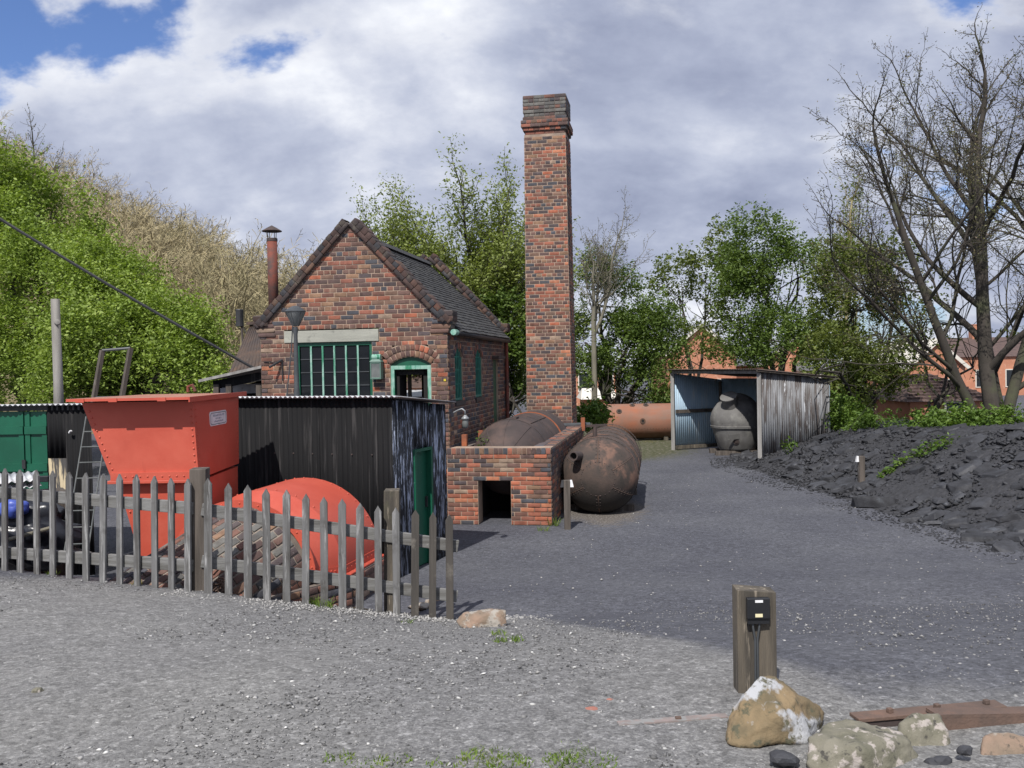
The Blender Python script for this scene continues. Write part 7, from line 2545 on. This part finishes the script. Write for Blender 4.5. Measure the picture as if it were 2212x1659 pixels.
# trailing bramble runner on the heap and a plant by the shed wall
rn = np.random.default_rng(5)
run = []
for i in range(30):
    f = i / 29
    q = gp(lerp(1905, 2050, f), lerp(1035, 958, f ** .8))
    run.append(q + Vector((0, 0, .05 + .05 * math.sin(i))))
rt_ = thing('bramble_runner', 'trailing green bramble shoot lying down the coal heap', 'bramble', run[0])
MB().tube(run, 0.012, 5).build('stem', MT['bark'], rt_)
C = np.repeat(np.array([tuple(p) for p in run]), 14, 0)
C = C + rn.normal(0, 1, C.shape) * np.array([.09, .09, .05]) * np.linspace(.5, 1.7, len(C))[:, None]
V, F = leaf_quads(C, .05, rn)
mk('leaves', mesh_np('leaves', V, F), MT['leaf_bright'], rt_)
for px, py, n, s, lb in ((1705, 965, 70, .10, 'leafy weed at the foot of the open shed side wall'), (1765, 985, 30, .12, 'thin green sprig on the coal heap near the shed'), (1042, 948, 30, .07, 'small weed growing on the brick setting by the bedded boiler')):
    d = 24.2 if px > 1500 else 16.4
    p = pt(px, py, d)
    C = np.array(p) + rn.normal(0, 1, (n, 3)) * np.array([s, s * .6, s])
    V, F = leaf_quads(C, .06 if d > 20 else .03, rn)
    o = thing('weed_plant', lb, 'plant', p, 'weeds')
    mk('leaves', mesh_np('leaves', V, F), MT['leaf_bright'], o)
    p2_ = Vector(p) - Vector((0, 0, s * 1.2))
    MB().tube([p2_, Vector(p) + Vector((s * .2, 0, s * .6))], .006, 4).build('stem', MT['bark'], o)

# bare woodland on the hillside: one far mass
Pw = dict(levels=4, seg=[5, 3, 3, 2], ch=[11, 6, 5, 0], wig=[.05, .12, .16, .2], up=[.05, .05, .04, .03], tap=[.7, .7, .7, .7], start=[.25, .2, .2, 0], ang=[(30, 58), (28, 55), (30, 60)], len=[(.5, .7), (.45, .62), (.4, .55)], rr=[.42, .48, .6], rmin=.011, cont=False)
VV, FF_l = [], []
n0 = 0
variants = []
for s in range(5):
    sg, tp = [], []
    grow(sg, tp, Vector((0, 0, 0)), Vector((0, 0, 1)), 5.4, .09, 0, Pw, random.Random(200 + s))
    rq = random.Random(300 + s)
    vv, ff = [], []
    for a, b, ra, rb, lev in sg:
        d = (b - a).normalized()
        u = Matrix.Rotation(rq.uniform(0, 6.28), 3, d) @ d.orthogonal().normalized()
        k = len(vv)
        vv += [tuple(a - u * ra), tuple(a + u * ra), tuple(b + u * rb), tuple(b - u * rb)]
        ff.append((k, k + 1, k + 2, k + 3))
    variants.append((np.array(vv), np.array(ff)))
rr = random.Random(90)
cnt = 0
while cnt < 300:
    y = rr.uniform(46, 112)
    x = rr.uniform(-0.60, -0.155) * y
    if x > -9:
        continue
    v, f = variants[rr.randrange(5)]
    a = rr.uniform(0, 6.28)
    sc = rr.uniform(1.0, 1.45)
    ca_, sa = math.cos(a) * sc, math.sin(a) * sc
    X = v[:, 0] * ca_ - v[:, 1] * sa + x
    Y = v[:, 0] * sa + v[:, 1] * ca_ + y
    Z = v[:, 2] * sc + hill_z(x, y) + 0.2
    VV.append(np.stack([X, Y, Z], 1))
    FF_l.append(f + n0)
    n0 += len(v)
    cnt += 1
mk('bare_woodland', mesh_np('bare_woodland', np.concatenate(VV), np.concatenate(FF_l)), MT['wood_twig'], label='tan bare spring woodland covering the hillside on the left', kind='stuff')

# ------------------------------------------------------------------ buildings beyond the trees


def far_house(name, label, px0, px1, eave_y, ridge_y, d, depth, wm, rm, gable_front=False, wins=(), hip=0.0, base_z=-0.5, cat='house', yaw=0.0, chim=None, arch=False):
    a, b = pt(px0, eave_y, d), pt(px1, eave_y, d)
    W = b.x - a.x
    ez = (a.z + b.z) / 2
    rz = pt((px0 + px1) / 2, ridge_y, d + (0 if gable_front else depth / 2)).z
    M = Matrix.Translation((a.x, d, 0)) @ Matrix.Rotation(yaw, 4, 'Z')
    t = thing(name, label, cat, M @ Vector((W / 2, depth / 2, base_z)))
    wl__ = MB().box(0, W, 0, depth, base_z, ez, M).build('wall', wm, t)
    o_ = 0.18
    if gable_front:
        g = MB().add([M @ Vector(p) for p in ((0, 0, ez), (W, 0, ez), (W / 2, 0, rz - .02), (0, .2, ez), (W, .2, ez), (W / 2, .2, rz - .02))], [(0, 1, 2), (3, 5, 4), (0, 2, 5, 3), (1, 4, 5, 2)]).build('gable', wm, t)
        for s in (-1, 1):
            e = W / 2 + s * (W / 2 + o_)
            ze = ez - o_ * (rz - ez) / (W / 2)
            q = [Vector((W / 2, -.2, rz)), Vector((e, -.2, ze)), Vector((e, depth, ze)), Vector((W / 2, depth, rz))]
            if s < 0:
                q = q[::-1]
            MB().hexa([M @ p for p in q], [M @ (p + Vector((0, 0, .12))) for p in q]).build('roof', rm, t)
            MB().beam(M @ Vector((W / 2, -.24, rz - .06)), M @ Vector((e, -.24, ze - .06)), .06, .22).build('barge_board', MT['render_white'], t)
    else:
        hp = hip
        ro_ = MB()
        A_ = [Vector((-o_, -o_, ez)), Vector((W + o_, -o_, ez)), Vector((W + o_, depth + o_, ez)), Vector((-o_, depth + o_, ez))]
        Rg = [Vector((hp, depth / 2, rz)), Vector((W - hp, depth / 2, rz))]
        ro_.add([M @ p for p in A_ + Rg], [(0, 1, 5, 4), (2, 3, 4, 5), (1, 2, 5), (3, 0, 4), (3, 2, 1, 0)])
        rf = ro_.build('roof', rm, t)
        if hp:
            n = 9
            for k in range(1, n):
                f = k / n
                MB().beam(M @ (A_[0].lerp(Rg[0], f) + Vector((0, -.02, .02))), M @ (A_[1].lerp(Rg[1], f) + Vector((0, -.02, .02))), .05, .05).build('tile_course', rm, rf)
    for u, z, w, h in wins:
        f = MB().box(u * W - w / 2, u * W + w / 2, -.05, .02, z, z + h, M).build('window', MT['render_white'], t)
        MB().box(u * W - w / 2 + .07, u * W + w / 2 - .07, -.06, -.051, z + .07, z + h - .07, M).build('pane', MT['far_glass'], f)
    if chim:
        MB().box(chim * W - .3, chim * W + .3, depth / 2 - .3, depth / 2 + .3, ez, rz + 1.0, M).build('chimney', wm, t)
    return t


far_house('far_house', 'pink brick house with pale slate roof right of the chimney', 1225, 1330, 805, 760, 62, 6, MT['far_brick'], MT['slate'], wins=((.42, 0.9, 1.3, 1.5), (.8, .9, 1.0, 1.3)))
far_house('outbuilding', 'white-roofed brick outbuilding below the pink brick house', 1262, 1330, 862, 838, 48, 3, MT['far_brick'], MT['render_white'], base_z=-1.5, cat='outbuilding')
far_house('far_house', 'red brick house half hidden behind the thin light green tree', 1440, 1590, 760, 700, 64, 7, MT['far_brick'], MT['slate'], gable_front=True, wins=((.3, .3, 1.0, 1.3), (.7, .3, 1.0, 1.3)))
far_house('far_house', 'red brick gabled house behind the dense dark tree', 1640, 1790, 785, 728, 63, 7, MT['far_brick'], MT['slate'], gable_front=True, wins=((.35, .2, 1.1, 1.3), (.72, .2, 1.1, 1.3)))
far_house('far_house', 'cream rendered house beyond the open shed', 1770, 1870, 800, 770, 58, 6, MT['render_white'], MT['slate'], wins=((.3, .5, 1.0, 1.2), (.7, .5, 1.0, 1.2)))
far_house('far_house', 'orange brick gabled house with white verge beyond the bare trees', 1960, 2085, 790, 735, 60, 7, MT['far_brick'], MT['render_white'], gable_front=True, wins=((.3, .1, 1.0, 1.3), (.7, .1, 1.0, 1.3)))
far_house('far_house', 'orange brick house with chimney at the far right', 2075, 2260, 770, 728, 66, 7, MT['far_brick'], MT['brown_tile'], chim=.45, wins=((.25, .6, 1.0, 1.3), (.6, .6, 1.0, 1.3)))
far_house('hip_roofed_house', 'low brick building with brown hipped tile roof behind the heap', 1965, 2145, 866, 806, 31, 4.5, MT['far_brick'], MT['brown_tile'], hip=1.1, wins=((.55, .9, .8, .4),), cat='building')
far_house('far_house', 'brick house with brown roof seen through the open doorway', 840, 935, 838, 780, 25.2, 4, MT['far_brick'], MT['brown_tile'], cat='house')
far_house('flat_shed', 'pale-roofed shed seen through the open doorway', 868, 960, 856, 842, 23.2, 1.6, MT['dark_post'], MT['bright_tin'], cat='shed')
dk = thing('dark_container', 'dark metal container behind the open shed', 'container', pt(1785, 930, 29))
MB().box(0, 1.4, 0, 1.5, 0, 1.9, Matrix.Translation((pt(1772, 900, 29).x, 29, 0))).build('body', MT['black_tin'], dk, bevel=.02)
MB().box(-.05, 1.45, -.05, 1.55, 1.91, 1.97, Matrix.Translation((pt(1772, 900, 29).x, 29, 0))).build('lid', MT['lamp_grey'], dk)
